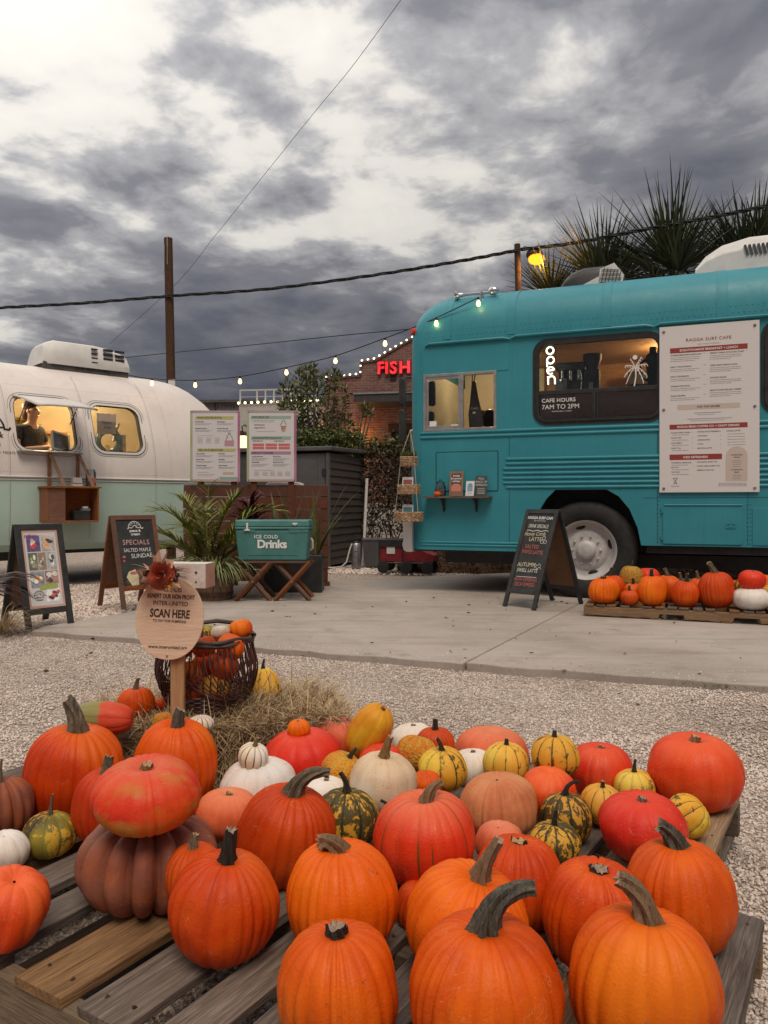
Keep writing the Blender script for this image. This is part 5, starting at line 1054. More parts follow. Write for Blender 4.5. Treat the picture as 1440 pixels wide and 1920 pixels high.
bp(1344, 1110, 66, 1.06, 'ribby', DOR, 'lean', .20, 'largest deep orange ribbed pumpkin leaning left on the bus pallet', tilt=(-.16, 0))
bp(1376, 1098, 40, 1.1, 'carve', ORG, 'none', .62, 'orange pumpkin mostly hidden behind the largest ribbed one')
bp(1408, 1140, 67, .66, 'smooth', WHT, 'none', .14, 'speckled white pumpkin under a red one on the bus pallet')
bp(1410, 1097, 50, .76, 'flat', RED, 'nub', .15, 'small crimson pumpkin stacked on the speckled white one', base=.285)
bp(1426, 1090, 60, 1.0, 'carve', ORB, 'star', .52, 'orange pumpkin with ragged stem at the right end of the bus pallet')
bp(1446, 1118, 44, 1.0, 'gourd', YEL, 'none', .34, 'yellow gourd cut off at the right edge of the bus pallet', cat='gourd', name='gourd')
bp(1392, 1092, 34, 1.0, 'gourd', GRN, 'gour', .40, 'dark striped gourd beside the small crimson pumpkin on the bus pallet', cat='gourd', name='gourd', base=.20)
bp(1215, 1098, 48, 1.0, 'flat', RED, 'none', .78, 'red pumpkin at the back between two orange ones on the bus pallet', base=.16)
o = bp(1183, 1083, 44, 1.30, 'gourd', WRT, 'gour', .60, 'warty golden gourd standing tall at the back of the bus pallet', cat='gourd', name='gourd', base=.15, pear=-.1)
# ------------------------------------------------------------------ the rounded travel trailer
TA = math.atan2(0.6741, 0.7386); TX, TY = -3.87, 9.8
MT_ = Matrix.Translation((TX, TY, 0)) @ Matrix.Rotation(TA, 4, 'Z')
trailer = thing('trailer', 'rounded white and mint travel trailer serving through a side window', 'trailer', (TX, TY, 0), TA)
def trailer_mat():
    m, t, b = newmat('trailer_skin'); tc = t.add('ShaderNodeTexCoord'); v = tc.outputs['Object']; sx = t.add('ShaderNodeSeparateXYZ'); t.l.new(v, sx.inputs[0])
    n1 = t.noise(v, 1.3, 6, 0.6); n2 = t.noise(t.mapping(v, scale=(3, 3, .6)), 3, 5, .6)
    up = t.ramp(n1, [(0.3, (0.68, 0.615, 0.575)), (0.7, (0.78, 0.715, 0.67))]); up = t.mix(t.ramp(n2, [(.5, 0), (.8, .25)]), up, (.50, .43, .39))
    lo = t.ramp(n1, [(0.3, (0.42, 0.57, 0.50)), (0.7, (0.49, 0.64, 0.56))])
    c = t.mix(t.ramp(t.math('MULTIPLY', sx.outputs[2], 0.1), [(0.1305, 0.0), (0.1306, 1.0)], 'CONSTANT'), lo, up)
    t.l.new(c, b.inputs['Base Color']); t.l.new(t.ramp(n2, [(.3, .38), (.7, .55)]), b.inputs['Roughness']); b.inputs['Specular IOR Level'].default_value = .45
    bp = t.add('ShaderNodeBump'); bp.inputs['Strength'].default_value = .25; bp.inputs['Distance'].default_value = .02; t.l.new(t.noise(v, 2.2, 4, .55), bp.inputs['Height']); t.l.new(bp.outputs[0], b.inputs['Normal']); return m
TSK = trailer_mat()
prof = [(.16, .44), (.07, .52), (.025, .70), (.005, .95), (0, 1.2), (0, 1.42), (.028, 1.65), (.085, 1.85), (.16, 2.05), (.26, 2.25), (.385, 2.43), (.54, 2.59), (.71, 2.71), (.90, 2.80), (1.1, 2.845), (1.2, 2.85)]
prof = prof + [(2.4-y, z) for y, z in prof[-2::-1]]
def side_y(z): return float(np.interp(z, [p[1] for p in prof[:16]], [p[0] for p in prof[:16]]))
def so(z, off):      # outer skin position, allowing for the lean of the wall
    k = (side_y(z+.03)-side_y(z-.03))/.06; return side_y(z) - off*math.sqrt(1+k*k) - .001
CAP = 1.44
def shell(off, u0):
    us = [u0, -3, -2, -1.2, -.8, -.4, 0, .3, .6, .85, 1.0, CAP] + [CAP + 1.35*math.sin(R(a)) for a in (8, 16, 24, 32, 40, 48, 56, 64, 71, 77, 82, 86, 89)]
    vs = []; q = len(prof)
    for u in us:
        f = math.sqrt(max(0, 1-((max(u, CAP)-CAP)/1.352)**2)); fz = 0.10+0.90*f**.9
        for y, z in prof:
            yy = 1.2+(y-1.2)*(1-off/1.2)*(f**.85); zc = 1.15; zz = zc+(z-zc)*(1-off/1.6)*(fz if z > zc else .55+.45*f)
            vs.append((u-off*(u > CAP)*.8, yy, zz))
    fs = [(i*q+j, (i+1)*q+j, (i+1)*q+j+1, i*q+j+1) for i in range(len(us)-1) for j in range(q-1)]
    fs.append(tuple((len(us)-1)*q+j for j in range(q)))
    return vs, fs
win = [(-.75, 1.665, -.02, 2.33), (.205, 1.685, .865, 2.315)]
def cut_shell(off, name, mat, grow=0.0):
    vs, fs = shell(off, -4.4); me = bpy.data.meshes.new('tmp'); me.from_pydata(vs, [], fs); me.update()
    o = bpy.data.objects.new('tmp', me); COL.objects.link(o)
    so_ = o.modifiers.new('s', 'SOLIDIFY'); so_.thickness = .03; so_.offset = 1 if True else -1
    cut = MB()
    for x0, z0, x1, z1 in win: cut.prism(rrect(x0-grow, z0-grow, x1+grow, z1+grow, .14, 8), -.4, .8)
    co = cut.build('cutter', mat); bo = o.modifiers.new('b', 'BOOLEAN'); bo.operation = 'DIFFERENCE'; bo.object = co; bo.solver = 'EXACT'
    dg = bpy.context.evaluated_depsgraph_get(); ev = bpy.data.meshes.new_from_object(o.evaluated_get(dg)); bpy.data.objects.remove(co); bpy.data.objects.remove(o)
    ev.materials.clear(); ev.materials.append(mat); ev.polygons.foreach_set('use_smooth', [True]*len(ev.polygons)); ev.set_sharp_from_angle(angle=R(32))
    r = bpy.data.objects.new(name, ev); COL.objects.link(r); r.parent = trailer; return r
cut_shell(0.0, 'body_shell', TSK)
cut_shell(0.07, 'inner_lining', P('cream_lining', (.58,.47,.30), (.66,.54,.36), 4, .6), .004)
def on_side(poly, off, mat, name, parent, th=.0):   # strip following the bulging side wall, poly = list of rows (z, x0, x1)
    mb = MB(); n = len(poly); vs = []
    for z, x0, x1 in poly: vs += [(x0, side_y(z)-off, z), (x1, side_y(z)-off, z)]
    mb.put(vs, [(2*i, 2*i+1, 2*i+3, 2*i+2) for i in range(n-1)]); return mb.build(name, mat, parent, smooth=True)
def win_frame(x0, z0, x1, z1, name, mat, w_, off, r=.14, parent=trailer):
    o_ = rrect(x0-w_, z0-w_, x1+w_, z1+w_, r+w_*.7, 8); i_ = rrect(x0, z0, x1, z1, r, 8); n = len(o_); vs = []
    for k, (loop, of) in enumerate(((o_, .0), (o_, off+.012), (i_, off+.012), (i_, -.05))): vs += [(x, so(z, of) if of > 0 else side_y(z)-of, z) for x, z in loop]
    mb = MB(); mb.put(vs, [(k*n+i, k*n+(i+1) % n, (k+1)*n+(i+1) % n, (k+1)*n+i) for k in range(3) for i in range(n)]); return mb.build(name, mat, parent, smooth='auto')
TWH = P('trailer_trim', (.60,.565,.54), (.68,.64,.61), 6, .4)
rows = lambda x0, z0, x1, z1, r: [(z, x0 + (r-math.sqrt(max(0, r*r-(max(0, r-(z-z0))**2))) if z < z0+r else (r-math.sqrt(max(0, r*r-(max(0, r-(z1-z))**2))) if z > z1-r else 0)), x1 - (r-math.sqrt(max(0, r*r-(max(0, r-(z-z0))**2))) if z < z0+r else (r-math.sqrt(max(0, r*r-(max(0, r-(z1-z))**2))) if z > z1-r else 0))) for z in [z0+(z1-z0)*i/16 for i in range(17)]]
f1 = win_frame(*win[0], 'window_frame', TWH, .030, .022); win_frame(win[0][0]+.012, win[0][1]+.012, win[0][2]-.012, win[0][3]-.012, 'inner_seal', BLK, .014, .012, .125, f1)
f2 = win_frame(*win[1], 'window_frame', TWH, .030, .022); win_frame(win[1][0]+.012, win[1][1]+.012, win[1][2]-.012, win[1][3]-.012, 'inner_seal', BLK, .014, .012, .125, f2)
on_side(rows(win[1][0]+.005, win[1][1]+.005, win[1][2]-.005, win[1][3]-.005, .13), -.012, GLS, 'pane', f2)
# propped-up window flap over the counter
fl = MB(); vs = []; K = 9; z1 = 2.335
for i in range(K+1):
    tt = i/K; y = side_y(z1)-.02 - .98*tt; z = z1+.012 - .20*tt**1.25
    for j in range(9):
        u = win[0][0]+.02 + (win[0][2]-win[0][0]-.04)*j/8; cr = .012*(abs(j/4-1)**4)*tt
        vs.append((u, y + .03*(abs(j/4-1)**8)*tt, z-cr))
fs = [(i*9+j, i*9+j+1, (i+1)*9+j+1, (i+1)*9+j) for i in range(K) for j in range(8)]; fl.put(vs, fs); ff = fl.build('window_flap', TWH, trailer, smooth=True); q = ff.modifiers.new('s', 'SOLIDIFY'); q.thickness = .022; q.offset = 0
mb = MB()
for u in (win[0][0]+.06, win[0][2]-.05): mb.cyl((u, side_y(2.05)+.0, 2.02), (u, side_y(z1)-.45, z1-.085), .007, n=8)
mb.build('flap_strut', BLM, ff)
mb = MB(); mb.box((win[0][0]-.02, -.10, 1.628), (win[0][2]+.02, .5, 1.652)); mb.build('counter_ledge', ALU, trailer, bevel=.006)
for ww in win:      # thin dark gasket line round each frame
    g1 = [rrect(ww[0]-k, ww[1]-k, ww[2]+k, ww[3]+k, .14+k*.8, 8) for k in (.031, .039)]; n = len(g1[0]); mb = MB(); mb.put([(x, so(z, .036), z) for lp_ in g1 for x, z in lp_], [(i, (i+1) % n, n+(i+1) % n, n+i) for i in range(n)]); mb.build('gasket_line', BLK, trailer, smooth=True)
    g1 = [rrect(ww[0]-k, ww[1]-k, ww[2]+k, ww[3]+k, .14+k*.8, 8) for k in (.060, .066)]; n = len(g1[0]); mb = MB(); mb.put([(x, so(z, .0325), z) for lp_ in g1 for x, z in lp_], [(i, (i+1) % n, n+(i+1) % n, n+i) for i in range(n)]); mb.build('gasket_line', P('grey_sealant', (.22,.2,.19), (.3,.28,.26), 9, .7), trailer, smooth=True)
mb = MB()
def trivet(u, z, r=.006): y = so(z, .0305); mb.put([(u+r*math.cos(i*1.0472), y, z+r*math.sin(i*1.0472)) for i in range(6)] + [(u+r*.5*math.cos(i*1.0472), y-.004, z+r*.5*math.sin(i*1.0472)) for i in range(6)], [(i, 6+i, 6+(i+1) % 6, (i+1) % 6) for i in range(6)] + [(11,10,9,8,7,6)])
for u in (-1.9, -.86, .10, 1.0, 1.24):
    z = .56
    while z < 2.72: trivet(u, z); z += .04
u = -2.4
while u < 1.26:
    for z in (1.39, 2.50, 1.26): trivet(u, z)
    u += .04
rv = mb.build('rivets', TWH, trailer, smooth=True); rv['kind'] = 'stuff'
for u in (-1.885, -.845, .115, 1.015):
    mb = MB(); zs = [.56+.06*i for i in range(37)]; mb.put([(u+dx, so(z, .0318), z) for z in zs for dx in (0, .004)], [(2*i, 2*i+1, 2*i+3, 2*i+2) for i in range(36)]); mb.build('panel_seam', MATS['grey_sealant'], trailer, smooth=True)
# belt trim, skirt line and seams
mb = MB(); pts = []
for u in [-4.4+.25*i for i in range(24)] + [CAP+1.35*math.sin(R(a)) for a in (5, 10, 16, 24, 32, 40, 48, 56, 64, 71, 77)]:
    f = math.sqrt(max(0, 1-((max(u, CAP)-CAP)/1.352)**2)); pts.append((u, 1.2-1.2*f**.85-.03*1-.004, 1.33))
mb.tube(pts, .019, 8, flat=.75); mb.tube([(x, y, z-.036) for x, y, z in pts], .008, 6); mb.build('belt_trim', TWH, trailer, smooth='auto')
# roof air conditioner
acx0, acx1 = -.18, 1.05; secs = []
ac = MB(); sec = [(0, 0), (-.02, .10), (.02, .26), (.07, .325), (.14, .345), (.56, .345), (.63, .325), (.68, .26), (.72, .10), (.70, 0)]
vs = []; xs_ = [(0, .78, .18), (.04, .90, .08), (.12, 1.0, 0), (.35, 1.0, 0), (.62, 1.0, 0), (.80, .94, 0), (.94, .78, 0), (1.0, .70, .02)]
for fx, hs_, ins in xs_:
    for y, z in sec: vs.append((acx0+(acx1-acx0)*fx + .10*(z/.345)*(1-2*fx)*.5, .85+.36+(y-.35)*(1-ins), 2.90+z*hs_))
n = len(sec); ac.put(vs, [(i*n+j, (i+1)*n+j, (i+1)*n+j+1, i*n+j+1) for i in range(len(xs_)-1) for j in range(n-1)] + [tuple(range(n)), tuple(range(len(vs)-1, len(vs)-1-n, -1))])
aco = ac.build('roof_air_conditioner', WPL, trailer, smooth='auto', angle=35, bevel=.01)
mb = MB(); mb.box((acx0+.02, .88, 2.80), (acx1-.02, 1.54, 2.93)); mb.build('gasket', P('dark_gasket', (.06,.055,.05), (.09,.08,.075), 6, .8), aco, bevel=.01)
mb = MB()
for r_ in range(4):
    for c_ in range(3): mb.box((acx0+.66+.17*c_+.02*r_*0, .842 + .004*c_, 2.975+.062*r_), (acx0+.66+.17*c_+.135-(.05 if c_ == 0 else 0), .875, 2.992+.062*r_ if c_ == 0 else 3.006+.062*r_))
mb.build('vent_slot', BLM, aco)
mb = MB()
for c_ in range(9): mb.box((acx0+.45+.075*c_, .872, 2.87), (acx0+.50+.075*c_, .885, 2.90))
mb.build('lower_slot', BLM, aco)
mb = MB(); mb.prism(rrect(-1.35, 2.84, -.86, 2.94, .03), .8, 1.4); mb.build('roof_vent', BLM, trailer, bevel=.01)
# logo on the side (cut off by the picture edge)
mb = MB(); X0 = -1.09
def logo(mb, cx, cz, s, y, text=True):
    """half sun over a wave, with the name below; s = width"""
    r = s*.40; mb.line([(cx+r*math.cos(R(a)), cz+r*math.sin(R(a))) for a in range(0, 181, 9)], s*.045, y, y+.0006); mb.line([(cx-s*.46, cz-.02*s), (cx-r, cz)], s*.045, y, y+.0006); mb.line([(cx+r, cz), (cx+s*.5, cz-.01*s), (cx+s*.53, cz+.04*s)], s*.045, y, y+.0006)
    mb.line([(cx-s*.36, cz+.06*s), (cx-.2*s, cz+.02*s), (cx-.08*s, cz+.13*s), (cx+.03*s, cz+.19*s), (cx+.13*s, cz+.13*s), (cx+.08*s, cz+.07*s), (cx+.2*s, cz+.03*s), (cx+.38*s, cz+.04*s)], s*.04, y, y+.0006)
    for a in (35, 60, 90, 120, 145): mb.line([(cx+s*.25*math.cos(R(a)), cz+s*.25*math.sin(R(a))+.03*s), (cx+s*.32*math.cos(R(a)), cz+s*.32*math.sin(R(a))+.03*s)], s*.035, y, y+.0006)
    mb.text('peace &', cx, cz-.20*s, s*.145, y, bold=.03, sx=1.05); mb.text('cream', cx, cz-.40*s, s*.145, y, bold=.03, sx=1.1)
logo(mb, X0, 1.90, .52, 0.0); mb.text('CRAFTED SOFT SERVE + TREATS', X0, 1.60, .03, 0.0)
mb.v = [(x, so(z, .0325), z) for x, y, z in mb.v]; mb.build('painted_logo', P('logo_ink', (.03,.027,.026), (.05,.045,.04), 5, .6), trailer)
# running gear
mb = MB(); mb.box((-4, .35, .36), (1.5, .55, .46)); mb.box((-4, 1.8, .36), (1.5, 2.0, .46)); mb.box((-.9, .3, .30), (-.2, 2.0, .42)); mb.cyl((.9, .5, 0), (.9, .5, .4), .03); mb.cyl((.9, .5, 0), (.9, .5, .02), .09); mb.cyl((-.6, 1.2, .25), (-.6, 1.2, .40), .16); mb.build('underframe', BLM, trailer)
mb = MB(); mb.box((-4, .16, .39), (1.9, 2.24, .45)); mb.build('underbelly', BLM, trailer)
mb = MB(); mb.cyl((-1.6, .18, .34), (-1.6, .42, .34), .34, n=32); mb.build('wheel', BLK, trailer, smooth='auto')
mb = MB(); mb.box((-4.3, .20, .47), (1.5, 2.2, .54)); mb.build('trailer_floor', P('floor_grey', (.2,.18,.16), (.28,.25,.22), 5, .7), trailer)
lamp_in(trailer, (-.15, .66, 2.52), 36, (1.0, .74, .40), name='cabin_lamp'); lamp_in(trailer, (.75, 1.35, 2.66), 22, (1.0, .78, .42), name='cabin_lamp')
lamp_in(trailer, (-.62, .62, 2.40), 7, (1.0, .80, .52), .05, 'added_face_lamp')  # added lamp without a known fixture, brightens the server's face from the front
# back counter and shelving inside
mb = MB(); mb.box((-2.5, 1.9, .62), (1.1, 2.25, 1.55)); mb.build('back_counter', P('cream_cabinet', (.52,.42,.28), (.6,.5,.34), 5, .5), trailer)
mb = MB(); mb.box((-1.0, 1.95, 2.05), (.55, 2.2, 2.08)); mb.build('inner_shelf', WOOD_IN, trailer)
def tthing(name, label, cat, x, y, z, group=None, rz=0): return thing(name, label, cat, MT_ @ Vector((x, y, z)), TA+rz, group)
for k, (x, lab) in enumerate(((-.72, 'wire basket of leaves on the shelf left of the server'), (-.05, 'wire basket of leaves on the shelf right of the server'))):
    t = tthing('leaf_basket', lab, 'basket', x, 2.05, 2.08, 'leaf baskets on the trailer shelf')
    mb = MB()
    for z in (0.01, .05, .09, .13): mb.tube([(-.16, -.08, z), (.16, -.08, z), (.16, .08, z), (-.16, .08, z), (-.16, -.08, z)], .005, 5)
    for i in range(9): mb.cyl((-.16+.04*i, -.08, 0), (-.16+.04*i, -.08, .13), .004, n=5)
    mb.build('wire', P('wire_brown', (.09,.05,.025), (.14,.08,.04), 9, .6), t)
    g_ = np.random.default_rng(k); n = 60; ps = np.c_[g_.uniform(-.14,.14,n), g_.uniform(-.06,.06,n), g_.uniform(.05,.15,n)]; leaf_mesh('leaves', ps, np.c_[g_.normal(0,.5,n), g_.normal(0,.4,n), g_.uniform(.3,1,n)], .12, .05, leaf_mat('indoor_leaf', (.16,.13,.02), (.34,.27,.05)), t, k)
t = tthing('soft_serve_machine', 'round soft serve machine with glowing jar behind the right trailer window', 'machine', .55, .55, 1.62)
mb = MB(); mb.prism(rrect(-.28, -.2, .28, .12, .04), -.02, .3); mb.build('base', DK, t, bevel=.02); mb = MB(); ps = [(.03+.15*math.cos(a), -.04, .24+.15*math.sin(a)) for a in [2*math.pi*i/24 for i in range(25)]]; mb.tube(ps, .045, 8, cap=False); mb.build('drum', P('machine_teal', (.06,.10,.10), (.12,.17,.16), 6, .35), t, smooth='auto')
mb = MB(); mb.lathe([(.05, .02), (.05, .05), (.025, .12), (.03, .18)], 16, (.0, -.08, 0)); mb.build('jar', P('jar_yellow', (.75,.55,.2), (.8,.65,.3), 5, .3), t, smooth='auto')
mb = MB(); mb.tube([(.12, 0, .25), (.16, .02, .40), (.20, .02, .50)], .022, 8); mb.build('lever', STL, t)
mb = MB(); mb.cyl((.23, 0, .12), (.23, 0, .34), .06, n=18); mb.cyl((-.22, .02, .12), (-.22, .02, .40), .05, n=18); mb.build('cylinders', STL, t, smooth='auto')
t = tthing('paper_note', 'tan paper note reading happy fries taped inside the trailer window', 'note', .42, side_y(2.05)+.035, 1.93)
mb = MB(); g_ = random.Random(2); top_ = [(.13-.02*i, .27+g_.uniform(-.008,.008)) for i in range(14)]; mb.prism([(-.125, 0), (.13, .005)] + top_, 0, .003); mb.build('paper', P('kraft_paper', (.42,.32,.24), (.5,.39,.3), 9, .8), t)
mb = MB(); mb.text('happy', .0, .14, .04, -.0012, shear=.35); mb.text('fries', .01, .07, .04, -.0012, shear=.35); mb.build('handwriting', INK, t)
for k, (x, z, kind, lab) in enumerate(((-.55, 1.55, 0, 'tall stack of white paper cups on the trailer back counter left of the server'), (.02, 1.55, 0, 'tall stack of white paper cups on the trailer back counter right of the server'), (.16, 1.55, 1, 'green syrup bottle on the trailer back counter'), (.95, 1.55, 1, 'green syrup bottle behind the right trailer window'))):
    t = tthing('cup_stack' if kind == 0 else 'syrup_bottle', lab, 'cups' if kind == 0 else 'bottle', x, 2.02, z)
    mb = MB(); mb.lathe([(.045, .012*i*1.0+(.0 if i % 2 == 0 else .010)) for i in range(0, 2)] + [(.040+.006*(i % 2), .02+.016*i) for i in range(28)] if kind == 0 else [(.04, 0), (.04, .2), (.015, .27), (.015, .33), (0, .34)], 14); mb.build('stack' if kind == 0 else 'glass', WPL if kind == 0 else P('bottle_green', (.05,.12,.05), (.08,.18,.07), 5, .2), t, smooth='auto')
# register tablet
t = tthing('tablet', 'white framed tablet on a stand in the trailer serving window', 'tablet', -.20, .10, 1.655, None, R(14))
X = Matrix.Translation((0, 0, .005)) @ Matrix.Rotation(R(-28), 4, 'X') @ Matrix.Rotation(R(14), 4, 'Y')
mb = MB(X); mb.prism(rrect(-.125, .0, .125, .30, .02, 3), -.010, .010); mb.build('case', WPL, t, bevel=.003); mb = MB(X); mb.box((-.098, -.0115, .035), (.098, -.0102, .268)); mb.build('screen', P('tablet_screen', (.10,.10,.085), (.14,.14,.12), 3, .15), t); mb = MB(); mb.box((-.06, -.02, 0), (.06, .13, .012)); mb.cyl((0, .10, .01), (0, .06, .13), .015); mb.build('stand', WPL, t)
# the person behind the counter
def skin_mesh(name, verts, edges, radii, mat, parent, root=0, sub=2):
    me = bpy.data.meshes.new(name); me.from_pydata(verts, edges, []); me.update(); o = bpy.data.objects.new(name, me); COL.objects.link(o)
    sm = o.modifiers.new('skin', 'SKIN'); sm.use_smooth_shade = True
    for i, r_ in enumerate(radii): me.skin_vertices[0].data[i].radius = r_ if hasattr(r_, '__len__') else (r_, r_)
    for i in range(len(verts)): me.skin_vertices[0].data[i].use_root = (i == root)
    s_ = o.modifiers.new('sub', 'SUBSURF'); s_.levels = sub; s_.render_levels = sub
    dg = bpy.context.evaluated_depsgraph_get(); ev = bpy.data.meshes.new_from_object(o.evaluated_get(dg)); bpy.data.objects.remove(o)
    ev.materials.clear(); ev.materials.append(mat); ev.polygons.foreach_set('use_smooth', [True]*len(ev.polygons)); r = bpy.data.objects.new(name, ev); COL.objects.link(r); r.parent = parent; return r
SKN = P('skin', (.52,.29,.19), (.60,.35,.24), 12, .5); SHIRT = P('shirt_charcoal', (.022,.022,.024), (.045,.045,.047), 30, .85, .3, 20); PANT = P('dark_trousers', (.02,.02,.025), (.035,.035,.04), 30, .9); HAIR = P('brown_hair', (.06,.03,.015), (.12,.06,.03), 40, .6)
per = tthing('person', 'person in dark grey t-shirt and cap looking down at a tablet', 'person', -.44, .50, .54, None, R(24))
V_ = [(0,0,.92), (0,0,1.08), (0,.0,1.28), (0,.01,1.42), (0,-.01,1.50), (0,-.025,1.57), (0,-.045,1.63), (0,-.04,1.70),  # 0 pelvis..7 head
      (-.15,.02,1.41), (-.225,.0,1.25), (-.235,-.07,1.13), (-.11,-.24,1.16), (.02,-.31,1.18),   # left arm 8-12
      (.15,.02,1.41), (.23,.01,1.25), (.24,-.08,1.13), (.18,-.25,1.16), (.13,-.34,1.18),     # right arm 13-17
      (-.09,0,.86), (-.10,-.01,.48), (-.10,.02,.08), (-.10,-.12,.03), (.09,0,.86), (.10,-.01,.48), (.10,.02,.08), (.10,-.12,.03)]
E_ = [(0,1),(1,2),(2,3),(3,4),(4,5),(5,6),(6,7),(3,8),(8,9),(9,10),(10,11),(11,12),(3,13),(13,14),(14,15),(15,16),(16,17),(0,18),(18,19),(19,20),(20,21),(0,22),(22,23),(23,24),(24,25)]
R_ = [(.14,.10),(.125,.09),(.15,.10),(.11,.08),(.052,.055),(.062,.07),(.074,.092),(.062,.08), .06,.047,.042,.034,.028, .06,.047,.042,.034,.028, .085,.06,.045,.04,.085,.06,.045,.04]
body = skin_mesh('body', V_, E_, R_, SKN, per)
# hands
def hand(tip, d, sgn, parent):
    d = Vector(d).normalized(); up = Vector((0,0,1)); s_ = d.cross(up).normalized()*sgn; w0 = Vector(tip); vs = [tuple(w0-d*.02), tuple(w0+d*.045)]; es = [(0,1)]; rs = [(.026,.018), (.036,.016)]
    for k, (o_, L) in enumerate(((-.027,.058), (-.009,.070), (.009,.066), (.027,.050))):
        b = len(vs); p = w0+d*.055+s_*o_; vs += [tuple(p), tuple(p+d*L*.55+up*.004), tuple(p+d*L-up*.018)]; es += [(1,b),(b,b+1),(b+1,b+2)]; rs += [.0085,.008,.0068]
    b = len(vs); p = w0+d*.01-s_*.03; vs += [tuple(p), tuple(p-s_*.02+d*.03-up*.008), tuple(p-s_*.022+d*.055-up*.015)]; es += [(0,b),(b,b+1),(b+1,b+2)]; rs += [.011,.0095,.008]
    skin_mesh('hand', vs, es, rs, SKN, parent, sub=1)
hand((.03,-.32,1.18), (.55,-.8,-.02), 1, per); hand((.13,-.35,1.18), (-.2,-1,-.05), -1, per)
skin_mesh('t_shirt', [(0,0,.90),(0,0,1.08),(0,0,1.28),(0,.01,1.42),(0,.0,1.475),(-.155,.02,1.405),(-.225,.005,1.25),(.155,.02,1.405),(.23,.012,1.25)], [(0,1),(1,2),(2,3),(3,4),(3,5),(5,6),(3,7),(7,8)], [(.16,.12),(.145,.112),(.172,.122),(.128,.098),(.062,.062),(.075,.075),(.068,.068),(.075,.075),(.068,.068)], SHIRT, per)
skin_mesh('trousers', [(0,0,.92),(-.09,0,.84),(-.10,-.01,.48),(-.10,.02,.09),(.09,0,.84),(.10,-.01,.48),(.10,.02,.09)], [(0,1),(1,2),(2,3),(0,4),(4,5),(5,6)], [(.155,.118),.098,.074,.06,.098,.074,.06], PANT, per)
mb = MB(); mb.ball((0, .030, 1.715), (.086, .092, .082), 20, 10); mb.ball((0, .05, 1.63), (.078, .066, .10), 16, 8); mb.ball((0, .10, 1.60), (.04, .045, .06)); mb.v = [(x, y, z) for x, y, z in mb.v]; mb.build('hair', HAIR, per, smooth=True)
mb = MB(); mb.lathe([(.096, 0), (.095, .03), (.08, .065), (.045, .085), (0, .09)], 24, (0, .0, 1.725), sx=.94); mb.put([(.09*math.cos(a)*.95, -.0-.10*math.sin(a)*(1+.55*math.sin(a)), 1.727-.02*math.sin(a)) for a in [math.pi*i/12 for i in range(13)]], [tuple(range(13))]); mb.build('cap', SHIRT, per, smooth=True)
mb = MB(); mb.put([(-.010,-.128,1.648),(.010,-.128,1.648),(.014,-.126,1.612),(-.014,-.126,1.612),(0,-.158,1.616),(0,-.135,1.655)], [(0,3,4,5),(5,4,2,1),(3,2,4)]); mb.build('nose', SKN, body, smooth=True)
mb = MB(); mb.ball((-.034,-.126,1.652), (.014,.006,.006)); mb.ball((.034,-.126,1.652), (.014,.006,.006)); mb.build('eyes', flat('eye_dark', (.03,.02,.015), .4), body, smooth=True)
mb = MB(); mb.ball((0,-.128,1.586), (.024,.008,.006)); mb.build('mouth', P('lips', (.38,.14,.11), (.42,.17,.13), 9, .5), body, smooth=True)
mb = MB(); mb.ball((-.078,-.035,1.64), (.012,.02,.03)); mb.ball((.078,-.035,1.64), (.012,.02,.03)); mb.build('ears', SKN, body, smooth=True)
mb = MB(); mb.line([(.045+.035*math.cos(R(a)), 1.33+.035*math.sin(R(a))) for a in range(0, 181, 15)], .006, -.145, -.140); mb.text('peace', .045, 1.305, .016, -.145); mb.build('shirt_print', flat('shirt_print_grey', (.2,.2,.2), .8), per)
# wooden box shelf hung on straps below the serving window
LEA = P('leather_strap', (.22,.105,.05), (.30,.16,.085), 14, .65); BXW = wood_mat('red_brown_box_wood', (.22,.075,.03), (.40,.16,.07), .8, .55)
t = tthing('hanging_box_shelf', 'red brown wooden box shelf hung on straps from the trailer', 'shelf', -.20, -.17, .775)
mb = MB(); w2_, h_, d_ = .315, .42, .14
mb.box((-w2_-.02, -d_-.02, h_), (w2_+.03, d_, h_+.022)); mb.build('top_board', BXW, t, bevel=.003)
mb = MB(); mb.box((-w2_, -d_, 0), (w2_, d_-.01, .02)); mb.build('bottom_board', BXW, t, bevel=.003)
for x in (-w2_, w2_-.018): mb = MB(); mb.box((x, -d_, .02), (x+.018, d_-.01, h_)); mb.build('side_board', BXW, t, bevel=.003)
mb = MB(); mb.box((-w2_+.018, d_-.025, .02), (w2_-.018, d_-.012, h_)); mb.build('back_board', BXW, t)
mb = MB(); mb.box((-w2_+.018, -d_+.004, .02), (-w2_+.22, -d_+.018, h_)); mb.build('front_panel', BXW, t, bevel=.003)
for u in (-.20, .15):
    mb = MB(); mb.put([(u-.022,.12,.86),(u+.022,.12,.86),(u+.022,.125,.02+h_),(u-.022,.125,.02+h_)], [(0,1,2,3)]); q = mb.build('strap', LEA, t); q.modifiers.new('s','SOLIDIFY').thickness = .005
    mb = MB(); mb.put([(u-.022,.11,.865),(u+.022,.11,.865),(u+.11,-d_-.015,h_+.02),(u+.066,-d_-.015,h_+.02)], [(0,1,2,3)]); q = mb.build('strap', LEA, t); q.modifiers.new('s','SOLIDIFY').thickness = .005
    mb = MB(); mb.tube([(u,.14,.90),(u,.09,.89),(u,.09,.855)], .008, 6); mb.build('hook', STL, t)
